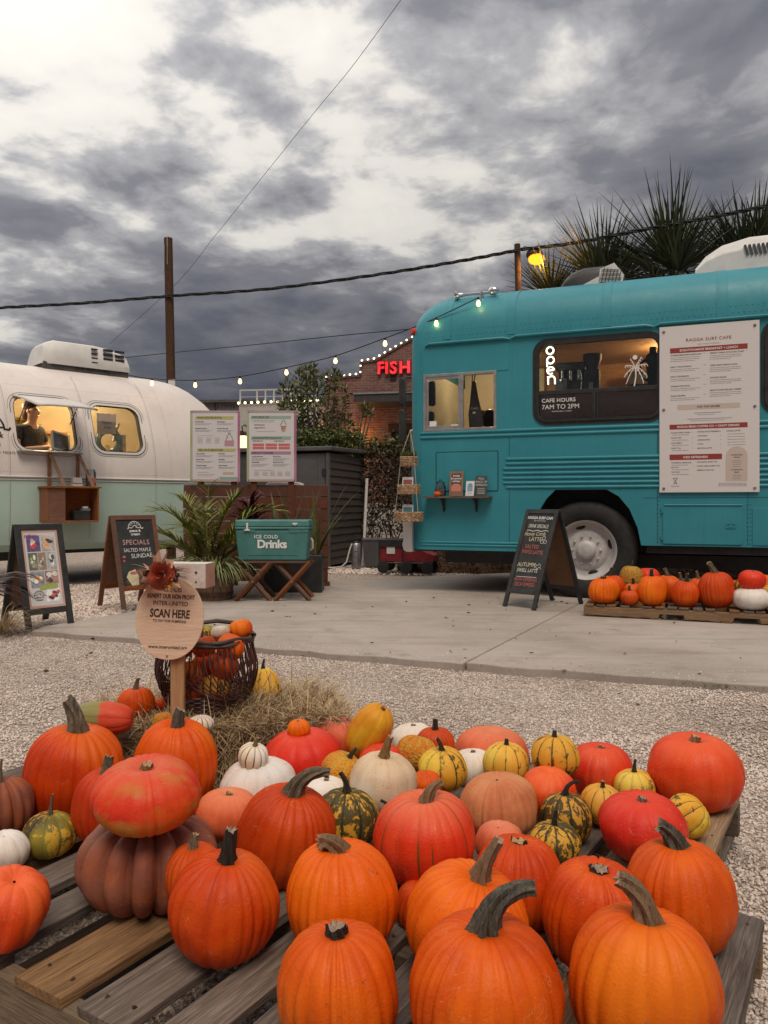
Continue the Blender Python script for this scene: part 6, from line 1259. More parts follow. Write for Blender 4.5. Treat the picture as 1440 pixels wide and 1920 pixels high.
t = tthing('napkin_box', 'dark napkin box inside the hanging wooden shelf', 'box', -.07, -.18, .796); mb = MB(); mb.prism(rrect(-.10, 0, .10, .12, .01, 2), -.07, .07); mb.build('box', DK, t, bevel=.004); mb = MB(); mb.box((.0, -.07, .12), (.10, .04, .15)); mb.build('lid', GRY, t); mb = MB(); mb.box((.02, -.05, .15), (.08, .0, .175)); mb.build('napkins', WPL, t)
t = tthing('tip_jar', 'clear jar with red label on top of the hanging wooden shelf', 'jar', .06, -.19, 1.22); mb = MB(); mb.lathe([(0,.003),(.06,.003),(.062,.02),(.062,.18),(.05,.20),(.05,.215)], 20); mb.build('jar_body', JG, t, smooth='auto'); mb = MB(); mb.box((-.04,-.066,.04), (.04,-.0635,.11)); mb.build('label', flat('label_red', (.5,.15,.12), .7), t); mb = MB(); mb.lathe([(0,.01),(.05,.01),(.05,.06),(0,.07)], 14); mb.build('contents', P('banknote_green', (.35,.36,.28), (.5,.48,.4), 30, .8), t)
t = tthing('card_stack', 'stack of pale cards on top of the hanging wooden shelf', 'card stack', -.13, -.22, 1.22); mb = MB(); mb.box((-.06,-.04,0), (.06,.04,.03)); mb.build('cards', WPL, t); mb = MB(); mb.box((-.055,-.035,.03), (.055,.035,.10), rot=Matrix.Rotation(R(-15),4,'X')); mb.build('holder', P('holder_tan', (.5,.42,.36), (.58,.5,.43), 5, .6), t)

# ------------------------------------------------------------------ a-frame boards
def a_frame(name, label, loc, rz, w_, h, spread, fmat, bmat, fw, leg=.14, top=.02):
    t = thing(name, label, 'sign board', (loc[0], loc[1], loc[2] if len(loc) > 2 else .012), rz); a = math.atan2(spread/2, h); L = math.hypot(spread/2, h)
    XF = Matrix.Translation((0, -spread/2, 0)) @ Matrix.Rotation(-a, 4, 'X'); XB = Matrix.Translation((0, spread/2, 0)) @ Matrix.Rotation(a, 4, 'X')
    for k, X in enumerate((XF, XB)):
        s_ = 1 if k == 0 else -1; y0, y1 = (-.022, .0) if k == 0 else (0, .022)
        for x in (-w_/2, w_/2-fw): mb = MB(X); mb.box((x, y0, 0), (x+fw, y1, L)); mb.build('stile', fmat, t, bevel=.003)
        for z0 in (leg, L-fw): mb = MB(X); mb.box((-w_/2+fw, y0+.001*s_, z0), (w_/2-fw, y1, z0+fw)); mb.build('rail', fmat, t, bevel=.003)
        mb = MB(X); yb = (-.012, -.004) if k == 0 else (.004, .012); mb.box((-w_/2+fw, yb[0], leg+fw), (w_/2-fw, yb[1], L-fw)); mb.build('panel', bmat if k == 0 else P('hardboard', (.13,.06,.03), (.19,.09,.045), 7, .7), t)
    mb = MB(); mb.cyl((-w_/2+.03, 0, h-.01), (w_/2-.03, 0, h-.01), .008, n=8); mb.build('hinge', STL, t)
    return t, XF, leg+fw, L-fw
CHB = P('chalkboard', (.016,.017,.017), (.040,.041,.040), 5, .75); BFR = P('black_board_frame', (.017,.017,.018), (.035,.034,.033), 9, .55); RFR = wood_mat('red_brown_frame', (.15,.055,.028), (.28,.11,.055), 1.2, .6)
CW = flat('chalk_pen_white', (.72,.70,.66), .9); CR = flat('chalk_pen_red', (.50,.13,.12), .9); CY = flat('chalk_pen_cream', (.66,.58,.36), .9); CP = flat('chalk_pen_pink', (.62,.38,.36), .9)
def chalk(X, items, mat, parent, name='chalk_writing', y=-.0135):
    for it in items:
        s_, x, z, sz = it[:4]; kw = it[4] if len(it) > 4 else {}; mb = MB(X); rj = random.Random(s_).uniform(-.025, .025)
        mb.text(s_, x, z, sz, y, bold=kw.get('b', .0), shear=kw.get('sh', 0), sx=kw.get('sx', 1), rot=kw.get('r', rj), spacing=kw.get('sp', 1.0)); mb.build(name, mat, parent)
# bus board
fx = Vector((1.285, 7.28)); yd = Vector((.77, .63)); c = fx+yd*.35
t, X, z0, z1 = a_frame('sandwich_board', 'black framed chalkboard with coffee specials standing by the bus wheel', (c.x, c.y), R(-50.7), .40, .93, .70, BFR, CHB, .045)
chalk(X, [('RAGGA SURF CAFE', 0, z1-.055, .026, {'b': .03}), ('EAST COAST FLORIDA', 0, z1-.078, .010), ('DRINK SPECIALS!', .0, z1-.145, .036, {'sx': .62}), ('SWELL LATTE', -.01, .355, .036, {'sh': .15, 'sx': .8})], CW, t)
chalk(X, [('Honey Comb', -.02, z1-.225, .038, {'sh': .2, 'sx': .85}), ('LATTE', .0, z1-.28, .038, {'sx': 1.0}), ('AUTUMN', -.035, .41, .040, {'sx': .9})], CY, t)
chalk(X, [('SALTED', -.02, z1-.355, .038, {'sx': .9}), ('MAPLE LATTE', 0, z1-.41, .038, {'sx': .78}), ('NOW OFFERING', 0, .265, .034, {'sx': .75}), ('DECAF ESPRESSO', 0, .215, .036, {'sx': .62})], CR, t)
mb = MB(X); mb.line([(-.13+.026*i, z1-.175+.006*math.sin(i*1.6)) for i in range(11)], .006, -.0135, -.0129)
for cx, cz in ((.10, z1-.245), (.125, z1-.285), (.085, z1-.285)): mb.line([(cx+.019*math.cos(R(a)), cz+.019*math.sin(R(a))) for a in range(0, 361, 60)], .0035, -.0135, -.0129)
for k in range(2): mb.line([(.055+.012*i+.01*k, .435-.03*k+.012*math.sin(i*1.5)) for i in range(8)], .0035, -.0135, -.0129)
mb.line([(-.12, .305), (.12, .31)], .004, -.0135, -.0129); mb.build('chalk_doodles', CW, t)
# specials board
c = Vector((-2.43, 7.2)) + Vector((.65, .76))*.21 + Vector((-.76, .65))*.21
t, X, z0, z1 = a_frame('sandwich_board', 'wood framed chalkboard with sundae specials beside the trailer', (c.x, c.y), R(49), .48, .875, .42, RFR, CHB, .045, .17)
mb = MB(X); logo(mb, 0, z1-.085, .17, -.0135); mb.build('chalk_logo', CW, t)
chalk(X, [('SPECIALS', -.005, z1-.245, .048, {'sx': .95, 'sp': 1.1})], CP, t)
chalk(X, [('SALTED MAPLE', .0, z1-.315, .036, {'sx': .85}), ('SUNDAE', .04, z1-.375, .042, {'sx': 1.0})], CW, t)
mb = MB(X); mb.prism([(-.15,.30),(-.12,.35),(-.05,.37),(-.02,.30),(-.03,.22),(-.10,.21)], -.0135, -.013); mb.ell(.06, .27, .05, .04, -.0135, -.013); mb.build('chalk_sundae', CY, t)
mb = MB(X); mb.ell(-.15, z1-.36, .018, .012, -.0135, -.0129); mb.ell(-.155, z1-.40, .012, .01, -.0135, -.0129); mb.ell(-.07, .335, .04, .016, -.0142, -.0136); mb.build('chalk_leaves', CR, t)
# photo board
c = Vector((-2.72, 6.25)) + Vector((-.77, .64))*.20
t, X, z0, z1 = a_frame('sandwich_board', 'black framed poster board with dessert photos at left edge', (c.x, c.y, .0), R(50), .40, .83, .42, BFR, flat('poster_white', (.64,.61,.60), .5), .05, .11)
mb = MB(X); frame_ = [(-.145, z0+.005), (.145, z0+.005), (.145, z1-.005), (-.145, z1-.005)]
mb.ring([(-.15, z0), (.15, z0), (.15, z1), (-.15, z1)], [(-.132, z0+.02), (.132, z0+.02), (.132, z1-.02), (-.132, z1-.02)], -.0136, -.0125); mb.build('poster_border', P('poster_pink', (.48,.27,.22), (.62,.42,.33), 3, .5), t)
rg = random.Random(8); zt_ = z1-.045
photos = [(-.115, -.005, 0, .135, (.10,.07,.16), ((.5,.05,.06), (.6,.5,.4))), (.005, .115, 0, .135, (.35,.33,.31), ((.06,.05,.05), (.6,.3,.15))), (-.115, -.04, .145, .29, (.10,.13,.07), ((.55,.5,.38), (.3,.25,.2))), (-.035, .03, .145, .29, (.22,.16,.11), ((.6,.52,.42), (.1,.1,.1))), (.035, .115, .145, .29, (.30,.30,.31), ((.08,.07,.07), (.5,.45,.4))), (-.115, .0, .30, .435, (.20,.21,.23), ((.62,.60,.56), (.6,.24,.06))), (.005, .115, .30, .41, (.28,.16,.12), ((.08,.05,.05), (.6,.55,.5))), (.0, .115, .445, .555, (.55,.53,.52), ((.10,.03,.03), (.45,.08,.05)))]
for x0, x1, a, b, bgc, bl in photos:
    ph = MB(X); ph.box((x0, -.0134, zt_-b), (x1, -.0126, zt_-a)); po = ph.build('photo', P('photo_%d' % int(1e4*(x0+a+1)), bgc, [min(1, v*1.9) for v in bgc], 25, .45), t)
    for k in range(7):
        cc = bl[k % 2]; f_ = rg.uniform(.55, 1.35); cc = [min(.8, v*f_) for v in cc]; q1, q2 = rg.uniform(.12, .30)*(1-.07*k), rg.uniform(.10, .24)*(1-.07*k)
        cx_ = min(max((x0+x1)/2+rg.gauss(0, .2)*(x1-x0), x0+(x1-x0)*q1), x1-(x1-x0)*q1); cz_ = min(max(zt_-b+(b-a)*rg.uniform(.25, .75), zt_-b+(b-a)*q2), zt_-a-(b-a)*q2)
        m2 = MB(X); m2.ell(cx_, cz_, (x1-x0)*q1, (b-a)*q2, -.0142-.0003*k, -.0136, 14); m2.build('dessert_print', P('dessert_%d_%d' % (int(1e4*(x0+a+1)), k), cc, [min(1, v*1.7+.04) for v in cc], 60, .5), po)
mb = MB(X); mb.text('NEW', -.085, zt_-.02, .028, -.0150, bold=.03, shear=.2); mb.build('new_flash', flat('print_purple', (.28,.08,.26), .6), t)
mb = MB(X); mb.prism([(-.05, zt_-.455), (.10, zt_-.445), (.105, zt_-.42), (.06, zt_-.405), (-.045, zt_-.42)], -.0152, -.0146); mb.build('green_flash', flat('print_lime', (.34,.42,.10), .6), t)
mb = MB(X); logo(mb, -.06, zt_-.50, .10, -.0136); mb.build('printed_logo', INK, t)
# ------------------------------------------------------------------ slatted fence, menu boards, cooler, plants
SLW = wood_mat('red_stained_slat', (.095,.032,.018), (.165,.057,.032), .9, .6, .3, .5)
fence = thing('slat_fence', 'low fence of red brown horizontal slats behind the cooler', 'fence', (-2.42, 9.30, .012), 0)
FLn = 1.745
for k in range(8): plank('slat', FLn, .136, .022, SLW, fence, (FLn/2, 0, .055+.068+.1465*k), 0, 200+k).rotation_euler = (R(90), 0, 0)
for x in (.06, .60, 1.15, FLn-.05): mb = MB(); mb.box((x-.04, .014, 0), (x+.04, .09, 1.19)); mb.build('post', SLW, fence, bevel=.003)
for x in (FLn-.03,): mb = MB(); mb.box((x-.07, -.04, 0), (x+.05, .01, .05)); mb.build('foot', SLW, fence)
def menu(label, x0, post_x, spec, tilt):
    p = at(x0, 903, 9.26); t = thing('menu_board', label, 'menu board', (p.x, 9.255, p.z), R(tilt), 'menu boards above the slat fence'); w_, h = .595, .855
    mb = MB(); mb.box((0, -.008, 0), (w_, .008, h)); mb.build('panel', flat('menu_paper', (.66,.63,.64), .4), t)
    def strip(pts, mat, nm): m_ = MB(); m_.prism(pts, -.0095, -.0085); m_.build(nm, mat, t)
    b = .028
    strip([(0, 0), (b, b), (b, h-b), (0, h)], P('border_green', (.36,.38,.14), (.40,.46,.38), 3, .5), 'left_border'); strip([(w_, 0), (w_, h), (w_-b, h-b), (w_-b, b)], P('border_magenta', (.34,.09,.18), (.50,.22,.33), 3, .5), 'right_border')
    strip([(0, h), (b, h-b), (w_-b, h-b), (w_, h)], P('border_top', (.36,.27,.28), (.42,.36,.34), 3, .5), 'top_border'); strip([(0, 0), (w_, 0), (w_-b, b), (b, b)], P('border_bottom', (.44,.40,.20), (.52,.32,.34), 3, .5), 'bottom_border')
    for px_ in post_x: mb = MB(); mb.box((px_-.035, .012, -.55), (px_+.035, .05, .10)); mb.build('post', SLW, t)
    mk, mg = MB(), MB()
    def dsh(x, z, L):
        rg = random.Random(int(x*1e4+z*1e5)); xe = x+L
        while x < xe: l = rg.uniform(.006, .02); mg.box((x, -.0094, z-.0018), (min(xe, x+l), -.0088, z+.0018)); x += l+.004
    cols = {}
    for it in spec:
        k = it[0]
        if k == 'bar': m_ = MB(); _, u0, u1, v, mat, tx = it; m_.prism([(u0*w_, h*(1-v)-.020), (u1*w_-.01, h*(1-v)-.020), (u1*w_, h*(1-v)+.018), (u0*w_+.01, h*(1-v)+.018)], -.0095, -.0085); m_.build('heading_bar', mat, t); mk.text(tx, (u0+.035)*w_, h*(1-v)-.011, .022, -.0102, 'LEFT', bold=.02, shear=.25, sx=.85)
        elif k == 'it': _, u, v, tx, n = it; mk.text(tx, u*w_, h*(1-v), .0135, -.0095, 'LEFT', bold=.03); [dsh(u*w_, h*(1-v)-.017-.012*i, .20-.03*i) for i in range(n)]
        elif k == 'ln': _, u, v, L = it; dsh(u*w_, h*(1-v), L*w_)
        elif k == 'box': _, u0, v0, u1, v1, mat = it; m_ = MB(); m_.box((u0*w_, -.0094, h*(1-v1)), (u1*w_, -.0086, h*(1-v0))); m_.build('colour_block', mat, t)
    mk.build('lettering', INK, t)['kind'] = 'stuff'; mg.build('small_print', INKL, t)['kind'] = 'stuff'
    for u in (.035, .965):
        for v in (.02, .98): m_ = MB(); m_.lathe([(.009, 0), (.007, .004), (0, .005)], 10, (u*w_, 0, v*h), 'y'); m_.v = [(x, -.0098-y, z) for x, y, z in m_.v]; m_.build('screw', STL, t)
    return t, w_, h
OLV = flat('bar_olive', (.48,.45,.16), .6); GRE = flat('bar_green', (.30,.42,.34), .6); PUR = flat('bar_mauve', (.42,.22,.34), .6); CRD = flat('block_red', (.62,.14,.12), .6); TLB = flat('block_teal', (.22,.40,.36), .6); PNB = flat('block_pink', (.50,.26,.33), .6); TNB = flat('block_tan', (.55,.42,.26), .6)
sp1 = [('bar', .10, .88, .10, OLV, 'HAND CRAFTED BOWLS')] + [('it', u, v, tx, 2) for u, v, tx in ((.10,.165,'Acai Paradise'), (.54,.165,'Pink Dragon'), (.10,.26,'Drizzle Goodness'), (.54,.26,'Winter Almonds'))] + [('ln', .15, .355, .32)] + [('ln', u, .385+.018*i, .10) for u in (.15,.32,.49) for i in range(5)] + [('box', .69, .42, .88, .50, PNB), ('bar', .13, .92, .555, OLV, 'REAL FRUIT SMOOTHIES')] + [('it', u, v, tx, 2) for u, v, tx in ((.12,.615,'Coconutopia'), (.57,.615,'Pink Palm'), (.12,.695,'Green Haze'), (.57,.695,'Acai Bliss'), (.12,.78,'Tropical Dragon'), (.57,.78,'Island Nectar'))] + [('ln', .15, .87, .22), ('ln', .15, .90, .35), ('ln', .15, .92, .3), ('box', .66, .865, .88, .90, TNB), ('box', .60, .935, .95, .97, TLB)]
t, w_, h = menu('white menu board with bowls and smoothies at left above the fence', 357, (.12, .52), sp1, 2)
mb = MB(); cx, cz = .785*w_, h*.60; mb.line([(cx-.035, cz-.02), (cx-.04, cz+.0), (cx-.02, cz+.02), (cx-.03, cz+.035), (cx, cz+.06), (cx-.01, cz+.075), (cx+.012, cz+.07), (cx+.02, cz+.04), (cx+.035, cz+.02), (cx+.04, cz-.02)], .005, -.0095, -.009); mb.build('ice_cream_drawing', INK, t)
sp2 = [('bar', .07, .90, .095, GRE, 'SOFT SERVE CUP')] + [('ln', .10, .14, .48), ('ln', .12, .16, .42)] + [('it', .15, .21, 'Small Soft Serve', 0), ('it', .15, .25, 'Large Soft Serve', 0), ('ln', .2, .295, .38), ('bar', .08, .90, .385, GRE, 'HANDCRAFTED ITALIAN ICE'), ('it', .12, .435, 'Small Italian Ice', 0), ('it', .55, .435, 'Large Italian Ice', 0)] + [('box', .12+.26*i, .465+.045*j, .35+.26*i, .50+.045*j, CRD) for i in range(3) for j in range(2)] + [('bar', .07, .90, .595, PUR, 'SPECIALTY SUNDAES')] + [('it', u, v, tx, 3) for u, v, tx in ((.10,.655,'Cookie Monsoon'), (.53,.655,'Froyo Float'), (.10,.735,'Chocoholic'), (.53,.735,'Build Your Own'))] + [('ln', .15, .84, .4)] + [('ln', u, .865+.016*i, .10) for u in (.15,.32,.47,.62,.78) for i in range(4)]
t, w_, h = menu('white menu board with soft serve and sundaes right above the fence', 463, (.08, .53), sp2, 1)
mb = MB(); cx, cz = .74*w_, h*.80; mb.line([(cx-.03, cz-.02), (cx-.035, cz+.005), (cx-.015, cz+.02), (cx-.02, cz+.04), (cx+.005, cz+.06), (cx+.02, cz+.03), (cx+.03, cz+.01), (cx+.03, cz-.02), (cx-.03, cz-.02)], .005, -.0095, -.009); mb.build('ice_cream_drawing', INK, t); mb = MB(); mb.prism([(cx-.03, cz-.025), (cx+.03, cz-.025), (cx+.02, cz-.085), (cx-.02, cz-.085)], -.0095, -.009); mb.build('cup_drawing', P('cup_print', (.45,.12,.10), (.6,.45,.38), 30, .6), t)
# cooler on its folding stand
CX, CY = -1.135, 8.0
COOL = P('cooler_teal', (.045,.165,.155), (.065,.205,.19), 9, .5, .1, 60)
st = thing('cooler_stand', 'folding wooden cross leg stand under the teal cooler', 'stand', (CX, CY, .012), 0)
STW = wood_mat('stand_wood', (.13,.05,.025), (.26,.11,.055), 1.2, .6)
for x in (-.20, .20):
    for s_, y in ((1, -.17), (-1, -.14)): mb = MB(); mb.tube([(x-.18*s_, y, 0), (x+.18*s_, y, .395)], .026, 4); mb.build('leg', STW, st)
    for s_, y in ((1, .14), (-1, .17)): mb = MB(); mb.tube([(x-.18*s_, y, 0), (x+.18*s_, y, .395)], .026, 4); mb.build('leg', STW, st)
    mb = MB(); mb.lathe([(.010, 0), (.008, .006), (0, .008)], 10, (x, 0, .197), 'y'); mb.v = [(a, -.192-b, c_) for a, b, c_ in mb.v]; mb.build('pivot_bolt', STL, st)
mb = MB(); mb.box((-.38, -.18, .388), (.38, -.13, .408)); mb.box((-.38, .13, .388), (.38, .18, .408)); mb.build('top_rail', STW, st)
co = thing('cooler', 'teal ice chest reading ICE COLD Drinks on a folding stand', 'cooler', (CX, CY, .422), R(-1))
mb = MB(); W0, W1, Dp = .345, .382, .19
def taper(mb, x0, x1, y0, y1, z0, z1): mb.put([(-x0,-y0,z0),(x0,-y0,z0),(x0,y0,z0),(-x0,y0,z0),(-x1,-y1,z1),(x1,-y1,z1),(x1,y1,z1),(-x1,y1,z1)], [(0,3,2,1),(4,5,6,7),(0,1,5,4),(1,2,6,5),(2,3,7,6),(3,0,4,7)])
taper(mb, W0, W1-.008, .17, .188, 0, .315); mb.build('tub', COOL, co, bevel=.016)
mb = MB(); taper(mb, W1-.002, W1, .197, .197, .318, .345); taper(mb, W1, W1-.008, .197, .188, .346, .415); mb.build('lid', COOL, co, bevel=.012)
mb = MB(); mb.box((-.30,-.1915,.285), (-.17,-.180,.325)); mb.box((.17,-.1915,.285), (.30,-.180,.325)); mb.box((.305,-.1915,.29), (.37,-.180,.325)); mb.build('latch_recess', COOL, co, bevel=.004)
for x in (-.25, .235): mb = MB(); mb.box((x-.010,-.206,.315 if x < 0 else .36), (x+.010,-.192,.385)); mb.box((x-.026,-.207,.305 if x < 0 else .368), (x+.026,-.192,.322 if x < 0 else .386)); mb.build('latch', WPL, co, bevel=.003)
for nm_, build_ in (('heading_lettering', lambda m: m.text('ICE COLD', -.06, .243, .034, -.1885, bold=.02, spacing=1.15)), ('script_lettering', lambda m: m.text('Drinks', 0.0, .145, .082, -.183, bold=.035, spacing=.95))):
    mb = MB(); build_(mb); tx = mb.build(nm_, PWH, co); tx.rotation_euler = (R(3.2), 0, 0); tx.location = (0, .0075, -.002)
mb = MB(); mb.tube([(.37,-.0,.10),(.395,-.02,.12),(.395,-.02,.20),(.375,0,.22)], .012, 6); mb.build('rope_handle', RP, co, smooth='auto')
mb = MB(); mb.line([(-.25, .055), (.26, .055)], .004, -.1755, -.172); mb.build('groove_line', P('cooler_dark', (.02,.08,.075), (.03,.1,.095), 6, .6), co)
# plants by the fence
def frond(mb_pts, base, az, L, rise, droop, n=34, wid=.02, ll=.20, seed=0, fold=.5):
    """pinnate palm frond; returns stem points, leaflet positions and directions"""
    rg = random.Random(seed); pts = []; p = Vector(base); d0 = Vector((math.cos(az)*math.cos(rise), math.sin(az)*math.cos(rise), math.sin(rise)))
    for i in range(13):
        t_ = i/12; d = (d0 + Vector((0,0,-1))*droop*t_*t_*1.6).normalized(); pts.append(p.copy()); p = p + d*L/12
    pos, dirs = [], []
    for i in range(n):
        t_ = .18+.82*i/n; k = min(11, int(t_*12)); f_ = t_*12-k; q = pts[k].lerp(pts[k+1], f_); tg = (pts[k+1]-pts[k]).normalized(); sd = tg.cross(Vector((0,0,1))).normalized(); up = sd.cross(tg)
        for s_ in (-1, 1):
            dd = (tg*.75 + sd*s_*.9*(1-.5*t_) + up*(fold+rg.uniform(-.15,.15)) - Vector((0,0,1))*.25).normalized(); pos.append(q); dirs.append(dd*(1-.45*abs(t_-.5)))
    return pts, pos, dirs
def blades(name, pos, dirs, L, wd, mat, parent, seed=0, droop=.35, seg=4):
    """long narrow arching blades as strips"""
    g_ = np.random.default_rng(seed); V = []; F = []; tone = []
    for p, d in zip(pos, dirs):
        l = L*np.linalg.norm(d)*g_.uniform(.8, 1.2); d = Vector(d).normalized(); sd = d.cross(Vector((0,0,1))); sd = sd.normalized() if sd.length > 1e-3 else Vector((1,0,0)); sd = (sd + Vector(g_.normal(0,.25,3))).normalized(); b = len(V); q = Vector(p); tn = g_.random()
        for i in range(seg+1):
            t_ = i/seg; w_ = wd*(1-t_)**.7*(0.35+2.6*min(t_, .25)) if i < seg else 0.0004
            V.append(tuple(q-sd*w_/2)); V.append(tuple(q+sd*w_/2)); tone += [tn, tn]
            dd = (d+Vector((0,0,-1))*droop*t_*1.3).normalized(); q = q+dd*l/seg
        F += [(b+2*i, b+2*i+1, b+2*i+3, b+2*i+2) for i in range(seg)]
    return np_mesh(name, np.array(V), np.array(F), mat, parent, {'tone': np.array(tone)})
PALM = leaf_mat('areca_leaf', (.055,.085,.012), (.24,.24,.035), .42); DARKL = leaf_mat('dark_leaf', (.012,.022,.008), (.055,.075,.02), .4)
t = thing('potted_palm', 'feathery green potted palm arching in front of the fence', 'palm', (-1.92, 8.35, 0), 0)
mb = MB(); pos, dirs = [], []
rg = random.Random(5)
for k, (az, L, rise, dr) in enumerate(((175, .95, 62, .75), (150, .90, 70, .6), (195, .85, 48, .8), (12, 1.05, 58, .75), (30, .85, 72, .5), (-15, .80, 50, .9), (90, .9, 80, .35), (255, .75, 60, .8), (285, .8, 66, .7), (220, .7, 40, .9), (-40, .7, 45, .9), (110, .85, 66, .6), (160, .7, 35, .7), (5, .75, 38, .6))):
    pt, po, di = frond(None, (rg.uniform(-.05,.05), rg.uniform(-.05,.05), .32), R(az+rg.uniform(-8,8)), L, R(rise), dr, 32, seed=k); mb.tube(pt, [.010-.0006*i for i in range(13)], 5); pos += [tuple(p) for p in po]; dirs += [tuple(d) for d in di]
mb.build('stems', P('palm_stem', (.12,.13,.03), (.22,.2,.06), 9, .5), t, smooth='auto'); blades('fronds', pos, dirs, .26, .024, PALM, t, 2, .45)
mb = MB(); mb.lathe([(.0,0),(.15,0),(.18,.30),(.19,.33),(.17,.33),(.165,.30),(0,.29)], 24); mb.build('pot', P('pot_dark', (.05,.035,.03), (.09,.06,.05), 7, .8), t, smooth='auto')
t = thing('barrel_planter', 'half barrel planter spilling spider plants left of the cooler', 'planter', (-1.76, 7.98, .012), 0)
mb = MB()
BRL = wood_mat('barrel_wood', (.16,.085,.05), (.33,.20,.125), 1.0, .8, .5, 1, 'z')
for i in range(18):
    a0, a1 = 2*math.pi*i/18, 2*math.pi*(i+.93)/18; m_ = MB(); vs = []
    for z, r in ((0, .175), (.10, .195), (.20, .205), (.29, .208)):
        for a in (a0, a1): vs += [(r*math.cos(a), r*math.sin(a), z), ((r-.02)*math.cos(a), (r-.02)*math.sin(a), z)]
    m_.put(vs, [(k*4, k*4+2, k*4+6, k*4+4) for k in range(3)] + [(k*4+1, k*4+5, k*4+7, k*4+3) for k in range(3)] + [(k*4, k*4+4, k*4+5, k*4+1) for k in range(3)] + [(k*4+2, k*4+3, k*4+7, k*4+6) for k in range(3)] + [(12,14,15,13)]); m_.build('stave', BRL, t)
mb = MB(); mb.lathe([(.191,.05),(.194,.05),(.199,.085),(.196,.085)], 32, cap=False); mb.lathe([(.206,.21),(.2095,.21),(.2115,.245),(.208,.245)], 32, cap=False); mb.build('hoop', P('hoop_rust', (.07,.04,.028), (.13,.08,.05), 12, .7, metal=.4), t, smooth='auto'); mb = MB(); mb.lathe([(0,.25),(.19,.25)], 24); mb.build('soil', mm, t)
g_ = np.random.default_rng(6); n = 170; an = g_.uniform(0, 6.28, n); rr_ = .15*np.sqrt(g_.random(n)); ps = np.c_[rr_*np.cos(an), rr_*np.sin(an), np.full(n, .25)]; el = g_.uniform(.5, 1.5, n)
blades('spider_leaves', ps, np.c_[np.cos(an)*.9, np.sin(an)*.9, el], .36, .024, leaf_mat('spider_leaf', (.05,.075,.018), (.24,.25,.10), .45), t, 4, 1.5, 6)
t = thing('red_foliage_plant', 'dark magenta leaved plant between palm and cooler', 'plant', (-1.53, 8.75, .012), 0)
g_ = np.random.default_rng(9); n = 120; z = g_.uniform(.3, 1.02, n); an = g_.uniform(0, 6.28, n); blades('leaves', np.c_[.03*np.cos(an), .03*np.sin(an), z], np.c_[np.cos(an)*.8, np.sin(an)*.8, g_.uniform(.5,1.2,n)], .27, .055, leaf_mat('magenta_leaf', (.030,.003,.008), (.13,.010,.028), .4), t, 5, 1.0, 5)
mb = MB(); mb.tube([(0,0,0),(.01,0,.5),(0,.01,1.0)], .012, 6); mb.build('stem', P('palm_stem', (.1,.1,.1)), t)
t = thing('black_planter', 'black planter box with broad green leaves behind the cooler', 'planter', (-1.02, 8.72, .012), 0)
mb = MB(); mb.box((-.32,-.16,0), (.33,.16,.42)); mb.build('box', BLM, t, bevel=.01)
g_ = np.random.default_rng(12); n = 34; an = g_.uniform(0, 6.28, n); x = g_.uniform(-.25,.30,n); blades('leaves', np.c_[x, g_.uniform(-.1,.1,n), np.full(n,.42)], np.c_[np.cos(an)*.35+ x*.8, np.sin(an)*.2, g_.uniform(.8,1.3,n)], .62, .055, leaf_mat('broad_leaf', (.045,.055,.015), (.17,.17,.06), .35), t, 6, .5, 6)
# barbecue lid glimpsed over the fence
t = thing('grey_hood', 'pale grey sloped hood showing over the slat fence', 'hood', (-1.25, 9.75, 0), 0); mb = MB(); mb.prism([(-.26,1.19),(.26,1.19),(.20,1.27),(-.19,1.27)], -.2, .2); mb.build('hood', WPL, t, bevel=.01); mb = MB(); mb.box((-.22,-.18,0), (.22,.18,1.185)); mb.build('cabinet', GRY, t)
# ------------------------------------------------------------------ grey shed
SHD = P('shed_plastic', (.072,.068,.070), (.10,.096,.097), 4, .6, .15, 30); SHB = wood_mat('shed_siding', (.07,.058,.05), (.105,.088,.075), .5, .65, .4, 1, 'y')
shed = thing('garden_shed', 'dark grey resin garden shed with lapped side boards', 'shed', (-.86, 12.0, 0), R(-16.7))
# local: x to the right along the front (negative = left), y back
mb = MB(); mb.box((-1.9, .02, .03), (-.02, 1.72, 1.80)); mb.build('core', SHD, shed)
nb = 15
for k in range(nb):
    z0 = .04+k*(1.80-.04)/nb; z1 = z0+(1.80-.04)/nb; mb = MB(); mb.put([(-.005,.03,z0),(.018,.03,z0),(.002,.03,z1),(-.015,.03,z1),(-.005,1.70,z0),(.018,1.70,z0),(.002,1.70,z1),(-.015,1.70,z1)], [(0,1,2,3),(7,6,5,4),(1,5,6,2),(0,4,5,1),(3,2,6,7)]); mb.build('siding_board', SHB, shed)
mb = MB(); mb.put([(-1.98,-.08,1.83),(.07,-.08,1.83),(.07,1.80,1.88),(-1.98,1.80,1.88),(-1.98,-.08,1.90),(.07,-.08,1.90),(.07,1.80,1.95),(-1.98,1.80,1.95)], [(0,3,2,1),(4,5,6,7),(0,1,5,4),(1,2,6,5),(2,3,7,6),(3,0,4,7)]); mb.build('roof', SHD, shed, bevel=.015)
for x0, x1 in ((-1.85, -.98), (-.95, -.06)):
    d_ = MB(); d_.box((x0, -.018, .05), (x1, .018, 1.79)); dd = d_.build('door', SHD, shed, bevel=.006)
    for z0, z1 in ((.15, .60), (.68, 1.12), (1.2, 1.68)): mb = MB(); mb.box((x0+.12, -.028, z0), (x1-.12, -.017, z1)); mb.build('door_panel', SHD, dd, bevel=.006)
mb = MB(); mb.box((-.045, -.035, 0), (.02, .03, 1.80)); mb.build('corner_post', SHD, shed, bevel=.006)
for z in (.35, 1.45): mb = MB(); mb.box((-.10, -.045, z), (-.03, -.03, z+.10)); mb.build('hinge', BLM, shed)
